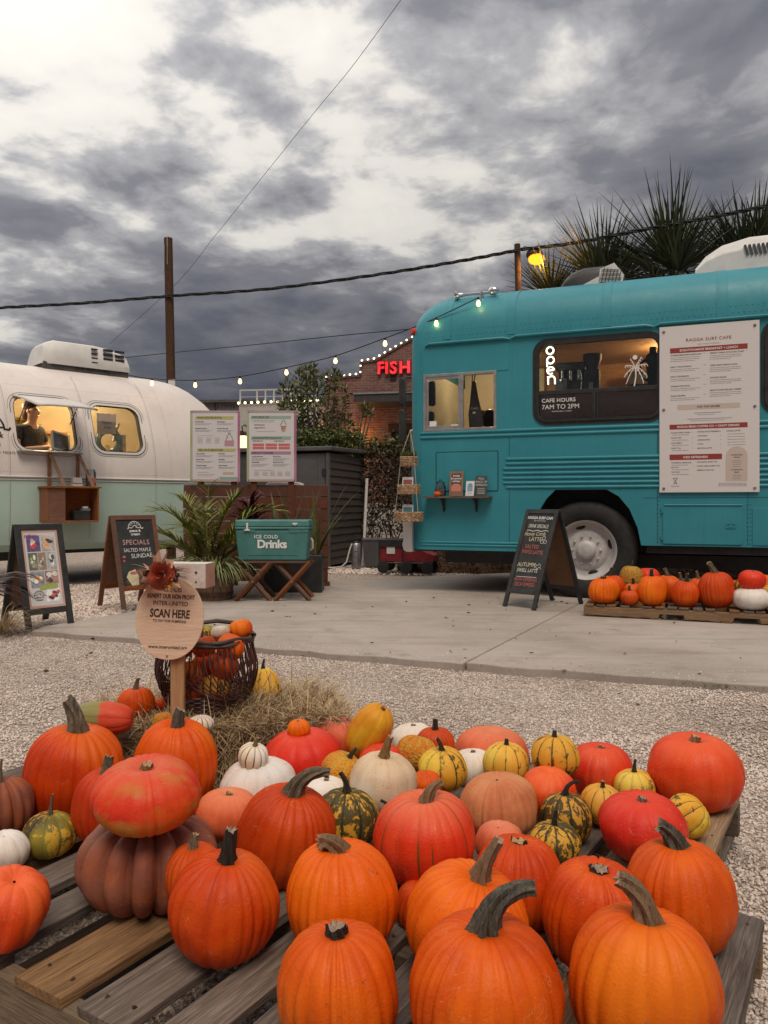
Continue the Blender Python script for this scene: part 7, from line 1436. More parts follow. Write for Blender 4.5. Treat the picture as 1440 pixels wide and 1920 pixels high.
# bits on the gravel behind: steel pipe, white conduit, hose, bin, wagon
p = at(668, 1062, 12.05); t = thing('steel_pipe_stub', 'short brushed steel cylinder standing by the shed corner', 'pipe', (p.x, 12.05, 0), 0); mb = MB(); mb.lathe([(.075,0),(.075,.36),(.06,.385),(.03,.39),(.03,.42),(0,.42)], 20); mb.build('cylinder', STL, t, smooth='auto'); mb = MB(); mb.cyl((0,-.09,.30),(0,-.07,.30), .03); mb.build('tap', CHR, t)
o = MB(); o.tube([(-.55,12.0,.02),(-.62,11.9,.03),(-.78,11.85,.02),(-1.0,11.88,.02),(-1.2,12.0,.02)], .012, 6); o.tube([(-.50,12.0,.38),(-.53,11.95,.30),(-.58,11.9,.10),(-.66,11.86,.03)], .012, 6); tag(o.build('garden_hose', P('hose_pale', (.42,.40,.38), (.5,.48,.45), 9, .5), smooth='auto'), 'pale hose trailing from the steel cylinder across white gravel', 'hose')
p = at(683, 1055, 12.6); o = MB(); o.cyl((p.x-.02,12.6,0), (p.x+.045,12.6,1.42), .025, n=10); o.cyl((p.x+.03,12.6,.9),(p.x+.03,12.66,.9),.032,n=8); tag(o.build('conduit_pipe', WPT, smooth='auto'), 'thin white upright conduit pipe right of the shed', 'pipe')
p = at(700, 1060, 12.3); t = thing('grey_tub', 'dark grey plastic tub between conduit pipe and wagon', 'tub', (p.x+.03, 12.35, 0), 0); mb = MB(); mb.put([(-.16,-.16,0),(.16,-.16,0),(.16,.16,0),(-.16,.16,0),(-.20,-.2,.42),(.2,-.2,.42),(.2,.2,.42),(-.2,.2,.42)], [(0,3,2,1),(4,5,6,7),(0,1,5,4),(1,2,6,5),(2,3,7,6),(3,0,4,7)]); mb.build('tub', SHD, t, bevel=.01); mb = MB(); mb.box((-.21,-.21,.42),(.21,.21,.45)); mb.build('rim', SHD, t, bevel=.006)
p = at(752, 1068, 11.3); wg = thing('folding_wagon', 'red folding wagon with black wheels parked by the bus nose', 'wagon', (p.x, 11.3, 0), R(-12))
RDF = P('red_canvas', (.20,.010,.018), (.28,.018,.026), 16, .75, .3, 50)
mb = MB(); mb.put([(-.27,-.2,.17),(.5,-.2,.17),(.5,.2,.17),(-.27,.2,.17),(-.28,-.21,.44),(.05,-.21,.44),(.05,.21,.44),(-.28,.21,.44),(.52,-.21,.26),(.52,.21,.26)], [(0,1,8,5,4),(2,3,7,6,9),(0,4,7,3),(1,2,9,8),(0,3,2,1),(5,8,9,6)]); mb.build('canvas_body', RDF, wg); mb = MB()
for y in (-.22, .22): mb.tube([(-.29,y,.48),(.06,y,.48)], .012, 6); mb.tube([(-.28,y,.15),(-.28,y,.48)], .010, 6); mb.tube([(.06,y,.15),(.06,y,.48)], .010, 6); mb.tube([(-.28,y,.15),(.5,y,.15)], .012, 6)
mb.box((-.29,-.225,.38),(.06,-.212,.47)); mb.build('frame', BLM, wg)
for x in (-.22, .12, .42):
    for y in (-.23, .23):
        if x > .3 and y < 0: pass
        w_ = MB(); w_.lathe([(.0,-.025),(.05,-.028),(.085,-.022),(.09,0),(.085,.022),(.05,.028),(0,.025)], 24, (x,y,.09), 'y'); w_.build('wheel', BLK, wg, smooth='auto')
mb = MB(); mb.box((-.17,-.2165,.28),(-.05,-.2135,.385)); mb.build('label_tag', WPL, wg)
# ------------------------------------------------------------------ hay bale, basket, sign
STRAW = leaf_mat('straw', (.20,.13,.065), (.66,.48,.27), .8)
bale = thing('hay_bale', 'small shaggy hay bale behind the pumpkin pile', 'hay bale', (-.575, 2.72, 0), R(13))
BL, BW, BH = .84, .46, .285
mb = MB(); nx_, ny_, nz_ = 16, 10, 7
mb.box((-BL/2+.02, -BW/2+.02, 0), (BL/2-.02, BW/2-.02, BH-.02)); mb.build('core', P('straw_core', (.10,.07,.04), (.24,.175,.10), 40, .9, .8, 90), bale, bevel=.05)
g_ = np.random.default_rng(21); NS = 17000; face = g_.choice(5, NS, p=[.42, .28, .10, .10, .10]); px_ = g_.uniform(-BL/2, BL/2, NS); py_ = g_.uniform(-BW/2, BW/2, NS); pz_ = g_.uniform(0, BH, NS)
top_z = BH + .025*np.sin(px_*9+1)*np.cos(py_*11) - .05*np.clip((np.abs(px_)/(BL/2)-.8)/.2, 0, 1)**2
pos = np.stack([np.where(face == 3, BL/2-.01, np.where(face == 4, -BL/2+.01, px_)), np.where(face == 1, -BW/2+.01, np.where(face == 2, BW/2-.01, py_)), np.where(face == 0, top_z-.012, pz_)], 1)
nrm = np.stack([np.where(face == 3, 1., np.where(face == 4, -1., 0.)), np.where(face == 1, -1., np.where(face == 2, 1., 0.)), np.where(face == 0, .8, 0.)], 1)
dr = g_.normal(size=(NS, 3)); dr -= nrm*(dr*nrm).sum(1, keepdims=True); dr = dr/np.linalg.norm(dr, axis=1, keepdims=True) + nrm*g_.uniform(.05, .75, (NS, 1)); dr[:, 2] -= .25*(face != 0)
sw_ = blades('straw', pos, dr*.8, .115, .0034, STRAW, bale, 8, .6, 3); sw_['kind'] = 'stuff'
g_ = np.random.default_rng(33); NS = 1500; a_ = g_.uniform(0, 6.28, NS); ex = BL/2+.10*np.abs(g_.normal(size=NS)); ey = BW/2+.08*np.abs(g_.normal(size=NS)); pos = np.c_[np.clip(ex*np.cos(a_)*1.3, -ex, ex), np.clip(ey*np.sin(a_)*1.3, -ey, ey), g_.uniform(.0, .015, NS)]
o = blades('loose_straw', pos, np.c_[g_.normal(size=NS), g_.normal(size=NS), np.abs(g_.normal(size=NS))*.2], .06, .002, STRAW, bale, 9, .3, 2); o['kind'] = 'stuff'
def bt(px, py, D): return at(px, py, D)
# wicker basket
p = at(384, 1330, 2.66); bz = BH+.005
bk = thing('wicker_basket', 'dark woven vine basket filled with small pumpkins on the hay', 'basket', (p.x, 2.70, bz), 0)
VINE = P('vine_dark', (.030,.016,.012), (.085,.045,.034), 30, .55); VIN2 = P('vine_purple', (.05,.018,.018), (.12,.05,.045), 30, .5)
RB, RT, HB = .115, .150, .235
def br(z): return RB + (.172-RB)*math.sin(min(1, z/HB*1.15)*math.pi/2)**.8 - (.172-RT)*smoothstep(.55, 1, z/HB)
def bp_(a, z, o=0): r = br(z)+o; return (r*math.cos(a)*1.02, r*math.sin(a), z)
mb = MB()
for i in range(44): a = 2*math.pi*i/44; mb.tube([bp_(a, HB*k/7) for k in range(8)], .0021, 5)
mb.build('stakes', VINE, bk, smooth='auto')
mb = MB(); rg = random.Random(4)
for k in range(8): mb.tube([bp_(2*math.pi*j/40, .006+.008*k, .003*(1 if (j+k) % 2 else -1)) for j in range(41)], .0042, 5, cap=False)
for cset, (ac_, span) in enumerate(((R(232), R(64)), (R(300), R(64)), (R(185), R(50)), (R(350), R(50)), (R(60), R(70)), (R(130), R(70)))):
    for k in range(13):     # bundles of vines arching up the sides
        s_ = -1 if cset % 2 else 1; a0 = ac_ - s_*span*(.55-.028*k); zt = HB*(1.0-.018*k*(1 if k < 8 else 1.5)); w0 = span*(.30+.055*k)
        pts = [bp_(a0+s_*w0*math.sin(t_*math.pi/2), .05+(zt-.05)*(1-math.cos(t_*math.pi/2))**.9, .005+.002*(k % 3)) for t_ in [i/10 for i in range(11)]]; mb.tube(pts, .0025, 5)
mb.build('weave', VIN2, bk, smooth='auto')
mb = MB()
for k, (zz, rad) in enumerate(((HB, .0085), (HB+.012, .007))): mb.tube([bp_(2*math.pi*j/40, HB, .004*math.sin(j*1.3+k*2)) [:2] + (zz+.003*math.sin(j*.9+k),) for j in range(41)], rad, 7, cap=False)
mb.tube([(-.16, .03, HB+.01), (-.10, .10, HB+.035), (.0, .15, HB+.042), (.10, .12, HB+.036), (.16, .03, HB+.01)], .008, 7); mb.build('rim', VINE, bk, smooth='auto')
BG = 'small pumpkins inside the wicker basket'
for i, (x, y, z, r, asp, mt, sh, lab) in enumerate(((-.075, -.075, .225, .046, .85, ORG, 'mini', 'small orange pumpkin at the left front of the basket top'), (.008, -.085, .225, .043, .8, DOR, 'mini', 'dusky orange pumpkin at the centre front of the basket top'), (.095, -.065, .222, .048, .9, ORB, 'smooth', 'smooth bright orange pumpkin at the right front of the basket top'), (.108, .045, .262, .043, .85, ORB, 'mini', 'ribbed orange pumpkin highest at the right of the basket'), (.045, .0, .258, .035, .7, CRM, 'smooth', 'pale cream gourd in the middle of the basket top'), (-.02, .05, .235, .05, .8, GRN, 'gourd', 'dark green gourd at the back of the basket top'), (-.085, .04, .23, .05, .85, RDO, 'mini', 'red orange pumpkin at the back left of the basket top'), (-.045, -.10, .135, .048, .9, ORB, 'carve', 'orange pumpkin seen through the upper left weave of the basket'), (-.05, -.085, .055, .050, .85, ORG, 'carve', 'orange pumpkin seen through the lower left weave of the basket'), (.045, -.075, .075, .058, .9, YGR, 'gourd', 'yellow green gourd seen low through the basket weave'), (.075, -.07, .155, .05, .9, DOR, 'carve', 'dark orange pumpkin seen through the right weave of the basket'), (-.0, .02, .12, .07, .9, DOR, 'carve', 'large dark pumpkin in the heart of the basket'), (-.02, -.09, .035, .03, .9, YEL, 'gourd', 'little yellow gourd at the bottom of the basket'))):
    pumpkin(lab, 0, 0, 0, asp, sh, mt, 'nub' if i in (0, 1, 6) else 'none', loc=Vector((p.x+x, 2.70+y, bz+z)), Rm=r, group=BG, nlat=24, tilt=(random.Random(i).uniform(-.4,.4), random.Random(i+9).uniform(-.5,.3)), cat='gourd' if sh == 'gourd' else 'pumpkin', name='gourd' if sh == 'gourd' else 'pumpkin')
# round plywood sign on a post
PLY = wood_mat('pale_plywood', (.74,.54,.38), (.82,.62,.45), .25, .6, .1, .10); PSW = wood_mat('pine_post', (.36,.20,.10), (.54,.33,.18), .8, .65, .3, .4, 'z')
sp0 = at(333, 1352, 2.47); sg = thing('oval_sign', 'oval plywood sign asking to scan and pay for pumpkins on a post', 'sign', (sp0.x, 2.47, .05), R(7))
oc = at(316, 1160, 2.44); lx = oc.x-sp0.x; lz = oc.z-.05
mb = MB(); mb.box((-.021, -.012, 0), (.021, .028, lz+.08)); mb.build('post', PSW, sg, bevel=.003)
Xs = Matrix.Translation((lx, -.022, lz)) @ Matrix.Rotation(R(4), 4, 'Y')
mb = MB(Xs); mb.prism([(.106*math.copysign(abs(math.cos(a))**.94, math.cos(a)), .131*math.sin(a)) for a in [2*math.pi*i/64 for i in range(64)]], -.006, .006); mb.build('board', PLY, sg, bevel=.0015)
SIN = P('burnt_ink', (.05,.022,.014), (.08,.035,.022), 20, .8)
mb = MB(Xs)
for s_, z, sz, kw in (('ALL SALES', .086, .0125, {'b': .02, 'sx': .78}), ('BENEFIT OUR NON PROFIT', .064, .0135, {'b': .03, 'sx': .62}), ('INTER-UNITED', .042, .0135, {'sx': .85, 'b': .01}), ('SCAN HERE', .004, .0250, {'b': .035, 'sx': .66}), ('TO PAY FOR PUMPKINS', -.012, .0085, {'b': .02, 'sx': .80}), ('www.interunited.org', -.095, .0105, {'sx': .95, 'b': .02})): mb = MB(Xs); mb.text(s_, 0, z, sz, -.0066, bold=kw.get('b', 0), sx=kw.get('sx', 1)); mb.build('lettering', SIN, sg)
mb = MB(Xs); mb.lathe([(.0035,0),(.0025,.002),(0,.0025)], 8, (.0, .006, -.118), 'y'); mb.v = [(x, y-.014, z) for x, y, z in mb.v]; mb.build('screw', STL, sg)
bc = at(350, 1081, 2.50); WCB = P('chipped_white_paint', (.30,.19,.13), (.66,.60,.55), 11, .75, .4, 40, lo=.30, hi=.46); RAW = P('raw_wood_end', (.42,.235,.165), (.52,.32,.24), 9, .85, .3, 40)
mb = MB(); z0 = .095+lz; mb.box((lx-.055, -.004, z0), (lx+.117, .074, z0+.078), 0); mb.put([(lx+.1175, -.004, z0), (lx+.1175, .074, z0), (lx+.1175, .074, z0+.078), (lx+.1175, -.004, z0+.078)], [(0,1,2,3)], 1); mb.cyl((lx+.085, -.006, z0+.05), (lx+.085, -.003, z0+.05), .004, n=8, m=2); mb.cyl((lx+.085, -.006, z0+.02), (lx+.085, -.003, z0+.02), .003, n=8, m=2)
mb.build('beam', [WCB, RAW, BLM], sg, rot=(0, 0, R(-16)))
# dried flowers on top of the sign
fl0 = at(303, 1078, 2.40); fw = thing('flower_spray', 'dried flower spray with a rust coloured bloom on top of the oval sign', 'flowers', (fl0.x, 2.41, fl0.z), 0)
g_ = np.random.default_rng(2)
PET = leaf_mat('petal_rust', (.26,.026,.020), (.55,.12,.06), .7); V, F, tn = [], [], []
for k in range(64):          # a rose of cupped petals spiralling out from the centre
    u = (k+.5)/64; a = k*2.39996; r = .0015+.026*u**.62; wd_ = .008+.013*u; hh = .010+.012*u; e = Vector((math.cos(a), 0, math.sin(a))); tg = Vector((-math.sin(a), 0, math.cos(a))); b = len(V); rnd = g_.random()
    for iy in range(4):
        for ix in range(5):
            tx_ = ix/2-1; ty_ = iy/3; ww = wd_*(1-.35*(1-ty_)) * (1-.12*ty_*ty_); ruff = .0016*math.sin(ix*2.3+k)*ty_
            V.append(tuple(e*(r+hh*ty_*(.25+.75*u)-.35*wd_*tx_*tx_*(1-.5*u)) + tg*tx_*ww + Vector((0, -.034+.026*u - hh*ty_*(1.05-.85*u) + ruff, 0)))); tn.append(min(1, max(0, .25+.5*ty_+.4*(rnd-.5))))
    F += [(b+iy*5+ix, b+iy*5+ix+1, b+iy*5+ix+6, b+iy*5+ix+5) for iy in range(3) for ix in range(4)]
mb = MB(); mb.ball((0, -.026, 0), (.012, .012, .012), 12, 8); mb.build('bloom_heart', P('petal_heart', (.22,.02,.012), (.34,.06,.02), 60, .7), fw, smooth=True)
np_mesh('bloom', np.array(V), np.array(F), PET, fw, {'tone': np.array(tn)}, smooth=True)
n = 26; an = g_.uniform(0, 6.28, n); leaf_mesh('bud', np.c_[.022+.006*np.cos(an), np.full(n,-.022), -.022+.008*np.sin(an)], np.c_[np.cos(an), np.full(n,-.7), np.sin(an)], .014, .012, leaf_mat('petal_gold', (.42,.12,.02), (.6,.27,.05), .7), fw, 2)
n = 200; sd = g_.choice([-1, 1], n); a = np.where(sd > 0, g_.normal(-.25, .35, n), math.pi+g_.normal(.15, .35, n)); blades('plumes', np.c_[np.full(n,0)+sd*.012, np.full(n,-.006), np.zeros(n)], np.c_[np.cos(a), g_.normal(.05,.10,n), np.sin(a)*.8], .095, .0022, leaf_mat('plume', (.40,.24,.15), (.72,.52,.38), .8), fw, 3, .45, 4)
n = 90; a = g_.uniform(.2, .9, n); blades('rust_grass', np.c_[np.full(n,.018), np.full(n,-.004), np.full(n,.008)], np.c_[np.cos(a), g_.normal(-.1,.15,n), np.sin(a)*.55], .085, .0020, leaf_mat('rust_grass', (.25,.07,.03), (.45,.16,.07), .8), fw, 4, .4, 4)
n = 70; a = math.pi+g_.uniform(.3, 1.1, n); blades('rust_grass', np.c_[np.full(n,-.012), np.full(n,-.008), np.full(n,-.01)], np.c_[np.cos(a), g_.normal(-.1,.1,n), np.sin(a)], .085, .0018, MATS['rust_grass'], fw, 5, .6, 4)
for k, a in enumerate((1.3, 1.6, .9, 1.9, 2.5, -.6, 2.9, 3.5, -1.0)): leaf_mesh('autumn_leaf', np.array([(.03*math.cos(a), -.010, .025*math.sin(a))]), np.array([(math.cos(a), -.25, math.sin(a))]), .045, .030, leaf_mat('autumn_leaf', (.50,.26,.16), (.68,.45,.32), .8), fw, 60+k)
mb = MB()
for x, z in ((-.040,.012), (-.050,.004), (.045,-.012), (-.032,.020), (.05,.0)): mb.ball((x,-.015,z), .008, 8, 6)
mb.build('dark_berries', P('berry_dark', (.03,.012,.01), (.06,.025,.02), 30, .5), fw, smooth=True)
# grassy tuft and dark leaf at the left edge
t = thing('straw_tuft', 'tuft of dry straw grass at the left edge below the poster board', 'grass tuft', (-3.02, 6.0, -.01), 0); g_ = np.random.default_rng(5); n = 320; an = g_.uniform(0,6.28,n); blades('blades', np.c_[.12*np.cos(an)*g_.random(n), .12*np.sin(an)*g_.random(n), np.zeros(n)], np.c_[np.cos(an)*.7, np.sin(an)*.7, g_.uniform(.5,1.3,n)], .28, .006, STRAW, t, 5, 1.2, 4)
t = thing('dark_leaf_plant', 'dark purple strap leaves poking in at the left edge', 'plant', (-3.15, 5.9, 0), 0); n = 16; an = g_.uniform(-.9,.9,n); blades('leaves', np.c_[np.zeros(n), np.zeros(n), np.full(n,.30)], np.c_[np.cos(an), np.sin(an), g_.uniform(.2,1.1,n)], .42, .05, leaf_mat('purple_leaf', (.02,.010,.012), (.06,.025,.028), .4), t, 7, 1.1, 5); mb = MB(); mb.cyl((0,0,0),(0,0,.32), .02); mb.build('stem', P('stem_brown', (.05,.03,.02)), t)
t = thing('weed_tuft', 'small green weeds at the right edge of the slab', 'weeds', (1.92, 4.22, 0), 0); n = 70; x = g_.uniform(-.30,.2,n); an = g_.uniform(0,6.28,n); blades('blades', np.c_[x, -.376*x+g_.normal(0,.012,n)-.02, np.full(n,-.01)], np.c_[np.cos(an), np.sin(an), np.full(n,.9)], .035, .004, leaf_mat('weed', (.03,.04,.012), (.10,.11,.03), .6), t, 8, .8, 3)
# ------------------------------------------------------------------ buildings, trees, poles and wires behind
def brick_mat():
    m, t, b = newmat('old_brick'); tc = t.add('ShaderNodeTexCoord'); br = t.add('ShaderNodeTexBrick'); v = t.add('ShaderNodeSeparateXYZ'); t.l.new(tc.outputs['Object'], v.inputs[0])
    cb = t.add('ShaderNodeCombineXYZ'); t.l.new(v.outputs[0], cb.inputs[0]); t.l.new(v.outputs[2], cb.inputs[1]); t.l.new(cb.outputs[0], br.inputs['Vector'])
    br.inputs['Scale'].default_value = 1.0; br.inputs['Brick Width'].default_value = .23; br.inputs['Row Height'].default_value = .078; br.inputs['Mortar Size'].default_value = .010; br.inputs['Bias'].default_value = -.1
    br.inputs['Color1'].default_value = (.155, .052, .040, 1); br.inputs['Color2'].default_value = (.27, .105, .080, 1); br.inputs['Mortar'].default_value = (.27, .20, .175, 1)
    n1 = t.noise(tc.outputs['Object'], 1.1, 6, .65); n2 = t.noise(t.mapping(cb.outputs[0], scale=(4.3, 12.8, 1)), 1.0, 2, .5)
    c = t.mix(t.ramp(n2, [(.35, .55), (.65, 0)]), br.outputs[0], (.085, .040, .036)); c = t.mix(t.ramp(n1, [(.45, 0), (.75, .45)]), c, (.34, .235, .20))
    t.l.new(c, b.inputs['Base Color']); b.inputs['Roughness'].default_value = .9
    bp = t.add('ShaderNodeBump'); bp.inputs['Strength'].default_value = .6; bp.inputs['Distance'].default_value = .01; t.l.new(t.math('SUBTRACT', 1.0, br.outputs['Fac']), bp.inputs['Height']); t.l.new(bp.outputs[0], b.inputs['Normal']); return m
BRK = brick_mat(); BULB = E('bulb_warm', (1.0, .66, .25), 3.2); BULW = E('bulb_white', (1.0, .84, .52), 2.6)
bd = thing('brick_building', 'old red brick building with stepped parapet behind the shed', 'building', (-1.83, 24.4, 0), R(-12))
# local x along facade to the right; heights from the photograph
par = [(0, 4.94), (1.12, 5.0), (1.14, 5.42), (1.60, 5.46), (2.0, 5.68), (2.45, 5.92), (3.2, 6.3), (4.2, 6.4), (6.5, 6.4)]
op = [(2.08, 0.0), (2.08, 3.40), (4.0, 3.40), (4.0, 0.0)]
mb = MB(); mb.prism([(0, 0)] + op + [(6.5, 0)] + par[::-1], 0, .35); mb.build('facade', BRK, bd)
mb = MB(); mb.box((0, .35, 0), (.35, 9, 4.9)); mb.box((.35, .36, 4.5), (6.5, 9, 4.6)); mb.build('side_wall', BRK, bd)
mb = MB(); mb.line([(x, z+.03) for x, z in par], .07, -.04, .38); mb.build('coping', P('coping_brick', (.09,.05,.045), (.16,.09,.08), 9, .85), bd)
mb = MB(); mb.box((2.02, -.02, 3.25), (4.1, .34, 3.50)); mb.build('lintel', wood_mat('lintel_wood', (.06,.03,.02), (.12,.06,.04)), bd)
mb = MB(); mb.put([(1.15,-1.0,4.30),(4.2,-1.0,4.30),(4.2,0,4.45),(1.15,0,4.45),(1.15,-1.0,4.06),(4.2,-1.0,4.06),(4.2,0,4.0),(1.15,0,4.0)], [(0,1,2,3),(4,7,6,5),(0,4,5,1),(1,5,6,2),(0,3,7,4)]); aw = mb.build('awning', P('awning_dark', (.03,.028,.028), (.05,.046,.045), 5, .6), bd); mb = MB(); mb.box((1.13,-1.03,4.30), (4.22,-.98,4.345)); mb.build('awning_edge', ALU, aw)
dr_ = MB(); dr_.box((2.08, .22, 0), (2.95, .30, 3.40)); dr_.build('dark_door', P('door_dark', (.04,.025,.022), (.06,.04,.035), 5, .6), bd)
dr_ = MB(); dr_.box((2.95, .20, 0), (4.0, .30, 3.40)); do = dr_.build('wood_door', wood_mat('door_tan', (.26,.13,.06), (.40,.22,.11), .6), bd); mb = MB(); mb.box((3.3, .17, 1.6), (3.85, .205, 3.0)); mb.build('door_glass', P('door_glass', (.25,.24,.20), (.4,.38,.33), 3, .2), do)
mb = MB(); mb.box((2.06,.02,4.86), (2.26,.06,5.0)); mb.v = [(x, y-.06, z) for x, y, z in mb.v]; mb.build('vent_hole', BLK, bd)
NR = E('neon_red', (1.0, .035, .045), 2.2); SGN = P('sign_red', (.42,.012,.015), (.5,.02,.02), 5, .4)
fs_ = thing('shop_sign', 'glowing red letters reading FISH on the brick wall', 'sign', bd.location, R(-12))
x = 1.66
for ch, adv in (('F', .25), ('I', .155), ('S', .29), ('H', .28)):
    mb = MB(); mb.text(ch, x, 5.06, .36, -.10, 'LEFT', bold=.02); lo = MB(); lo.v = mb.v; lo.f = mb.f; lo.mi = mb.mi
    n = len(mb.v); face = MB(); face.put(mb.v, mb.f); f_ = face.build('letter_face', NR, fs_)
    sd = MB(); sd.text(ch, x+.012, 5.05, .38, -.07, 'LEFT', bold=.045); b_ = sd.build('letter_body', SGN, fs_); q = b_.modifiers.new('s', 'SOLIDIFY'); q.thickness = .06; q.offset = 0
    x += adv
# bulbs along the parapet
def bulb_line(label, pts, step, par_loc, rz, r=.035, mat=BULW):
    t = thing('parapet_lights', label, 'string lights', par_loc, rz); mb = MB(); mb.tube([(x, y, z) for x, y, z in pts], .012, 5); mb.build('wire', BLM, t); acc_ = 0; nxt = 0
    for a, b in zip(pts[:-1], pts[1:]):
        a, b = Vector(a), Vector(b); L = (b-a).length
        while nxt <= acc_+L: p_ = a.lerp(b, (nxt-acc_)/L); m_ = MB(); m_.ball((p_.x, p_.y, p_.z+.035), r, 10, 6); m_.build('bulb', mat, t, smooth=True); nxt += step
        acc_ += L
    return t
bulb_line('row of white bulbs along the brick parapet', [(0,-.02,4.99), (1.12,-.02,5.06), (1.13,-.02,5.46), (1.58,-.02,5.52), (2.0,-.02,5.74), (2.9,-.02,6.2)], .195, bd.location, R(-12))
# gooseneck wall lamp with an arched plaque under it
gl = thing('wall_lamp', 'black gooseneck lamp glowing orange on the brick wall', 'lamp', bd.matrix_world @ Vector((0,0,0)) if False else Vector((-1.83, 24.4, 0)) + Matrix.Rotation(R(-12), 3, 'Z') @ Vector((1.02, 0, 0)), R(-12))
mb = MB(); mb.cyl((.0,-.02,3.28),(.0,.0,3.28), .07); mb.tube([(0,-.02,3.28),(0,-.18,3.32),(-.04,-.28,3.46),(-.10,-.32,3.48),(-.16,-.33,3.40),(-.18,-.33,3.28)], .022, 8); mb.build('arm', BLM, gl, smooth='auto'); mb = MB(); mb.lathe([(.03,.16),(.06,.12),(.10,.02),(.105,0)], 18, (-.18,-.33,3.12)); mb.build('shade', BLM, gl, smooth='auto'); mb = MB(); mb.ball((-.18,-.33,3.14), .05); mb.build('bulb', E('lamp_orange', (1.0,.42,.08), 12), gl, smooth=True)
l = bpy.data.lights.new('wall_lamp_light', 'POINT'); l.energy = 26; l.color = (1,.42,.10); l.shadow_soft_size = .08; o = bpy.data.objects.new('wall_lamp_light', l); COL.objects.link(o); o.parent = gl; o.location = (-.05,-.36,3.02)
pq = thing('arched_plaque', 'green and gold arched plaque below the orange wall lamp', 'plaque', gl.location, R(-12)); mb = MB(); mb.ell(.06, 2.58, .30, .30, -.06, -.01, 20, a0=0, a1=math.pi); mb.build('plaque', P('plaque_green', (.10,.13,.02), (.18,.2,.04), 6, .5), pq); mb = MB(); mb.line([(.06+.30*math.cos(R(a)), 2.58+.30*math.sin(R(a))) for a in range(0, 181, 12)], .05, -.09, -.055); mb.build('gilt_edge', P('gilt', (.4,.26,.05), (.5,.34,.08), 5, .4), pq)
# white building with rail, grey corrugated wall
p = at(448, 757, 23); wb = thing('white_building', 'white building with roof railing and bulbs left of the tree', 'building', (p.x, 23, 0), R(-8))
mb = MB(); mb.box((0,0,0), (2.4,6,p.z)); mb.build('wall', P('stucco_white', (.40,.37,.345), (.48,.45,.42), 3, .9, .2, 30), wb)
mb = MB()
for i in range(10): mb.box((.02+.26*i-.02,.05,p.z), (.02+.26*i+.02,.09,p.z+.42)) if i not in (1,) else None
mb.box((0,.045,p.z+.39), (2.4,.095,p.z+.43)); mb.box((0,.05,p.z+.2), (2.4,.06,p.z+.215)); mb.build('railing', P('rail_white', (.5,.48,.46), (.55,.53,.5), 3, .5), wb)
mb = MB(); mb.box((1.3,1.5,p.z), (2.2,2.6,p.z+.36)); mb.build('roof_unit', ALU, wb)
bulb_line('row of white bulbs along the white building roof edge', [(0,-.03,p.z-.02), (2.4,-.03,p.z+.03)], .20, wb.location, R(-8), .04)
p2 = at(453, 822, 22.6); wl = thing('lantern', 'glowing wall lantern on the white building between the menu boards', 'lantern', (p2.x, 22.75, p2.z), R(-8)); mb = MB(); mb.prism([(-.16,-.26),(.16,-.26),(.12,.08),(-.12,.08)], -.16, .10); mb.build('glass', E('lantern_glow', (1.0,.66,.30), 2.0), wl); mb = MB(); mb.prism([(-.18,.08),(.18,.08),(.06,.22),(-.06,.22)], -.18, .12); mb.tube([(0,0,.22),(-.02,0,.36),(.05,.05,.42),(.1,.15,.36)], .02, 6); mb.build('cap', BLM, wl)
p = at(385, 756, 26); gb = thing('metal_building', 'grey corrugated metal building behind the trailer end', 'building', (p.x-1.2, 26, 0), R(-4)); mb = MB(); n = 80; vs = []
for i in range(n+1): xx = 3.2*i/n; vs += [(xx, .03*(i % 2), 0), (xx, .03*(i % 2), p.z)]
mb.put(vs, [(2*i, 2*i+2, 2*i+3, 2*i+1) for i in range(n)]); mb.build('corrugated_wall', P('corrugated_grey', (.13,.12,.125), (.19,.175,.175), 4, .6), gb); mb = MB(); mb.box((-.1,-.12,p.z), (3.3,5,p.z+.09)); mb.build('roof_edge', P('roof_dark', (.06,.055,.055), (.09,.085,.08), 4, .7), gb); mb = MB(); mb.box((1.55,-.04,p.z-.45), (1.60,-.01,p.z)); mb.build('downpipe', BLM, gb)
# bushy tree behind the shed
BARK = P('bark', (.09,.06,.045), (.18,.13,.10), 20, .9, .6, 40); TLF = leaf_mat('tree_leaf', (.018,.032,.010), (.20,.21,.06), .5)
def tree(name, label, loc, trunk, clumps, leaf, lsize, seed, per=230, cat='tree', group=None):
    t = thing(name, label, cat, loc, 0, group); mb = MB(); g_ = np.random.default_rng(seed); ps, ds = [], []
    for (x, y, z, rx, rz_) in clumps:
        j = (x*.4, y*.4, trunk*.8); mb.tube([(0,0,0), (.02,0,trunk*.6), j, ((j[0]+x)/2, (j[1]+y)/2, (j[2]+z)/2+.05), (x, y, z)], [.07,.055,.04,.025,.012], 6)
        n = int(per*rx*rz_/.09); u = g_.normal(size=(n,3)); u /= np.linalg.norm(u, axis=1, keepdims=True); r = g_.random((n,1))**.45; q = u*r*np.array([rx, rx, rz_])*g_.uniform(.8,1.15,(n,1)) + np.array([x,y,z]); ps.append(q); ds.append(u + g_.normal(0,.5,(n,3)) + np.array([0,0,.45]))
    mb.build('trunk', BARK, t, smooth='auto'); leaf_mesh('crown', np.concatenate(ps), np.concatenate(ds), lsize[0], lsize[1], leaf, t, seed); return t
D_ = 16.0; c0 = at(590, 945, D_)
cl = []
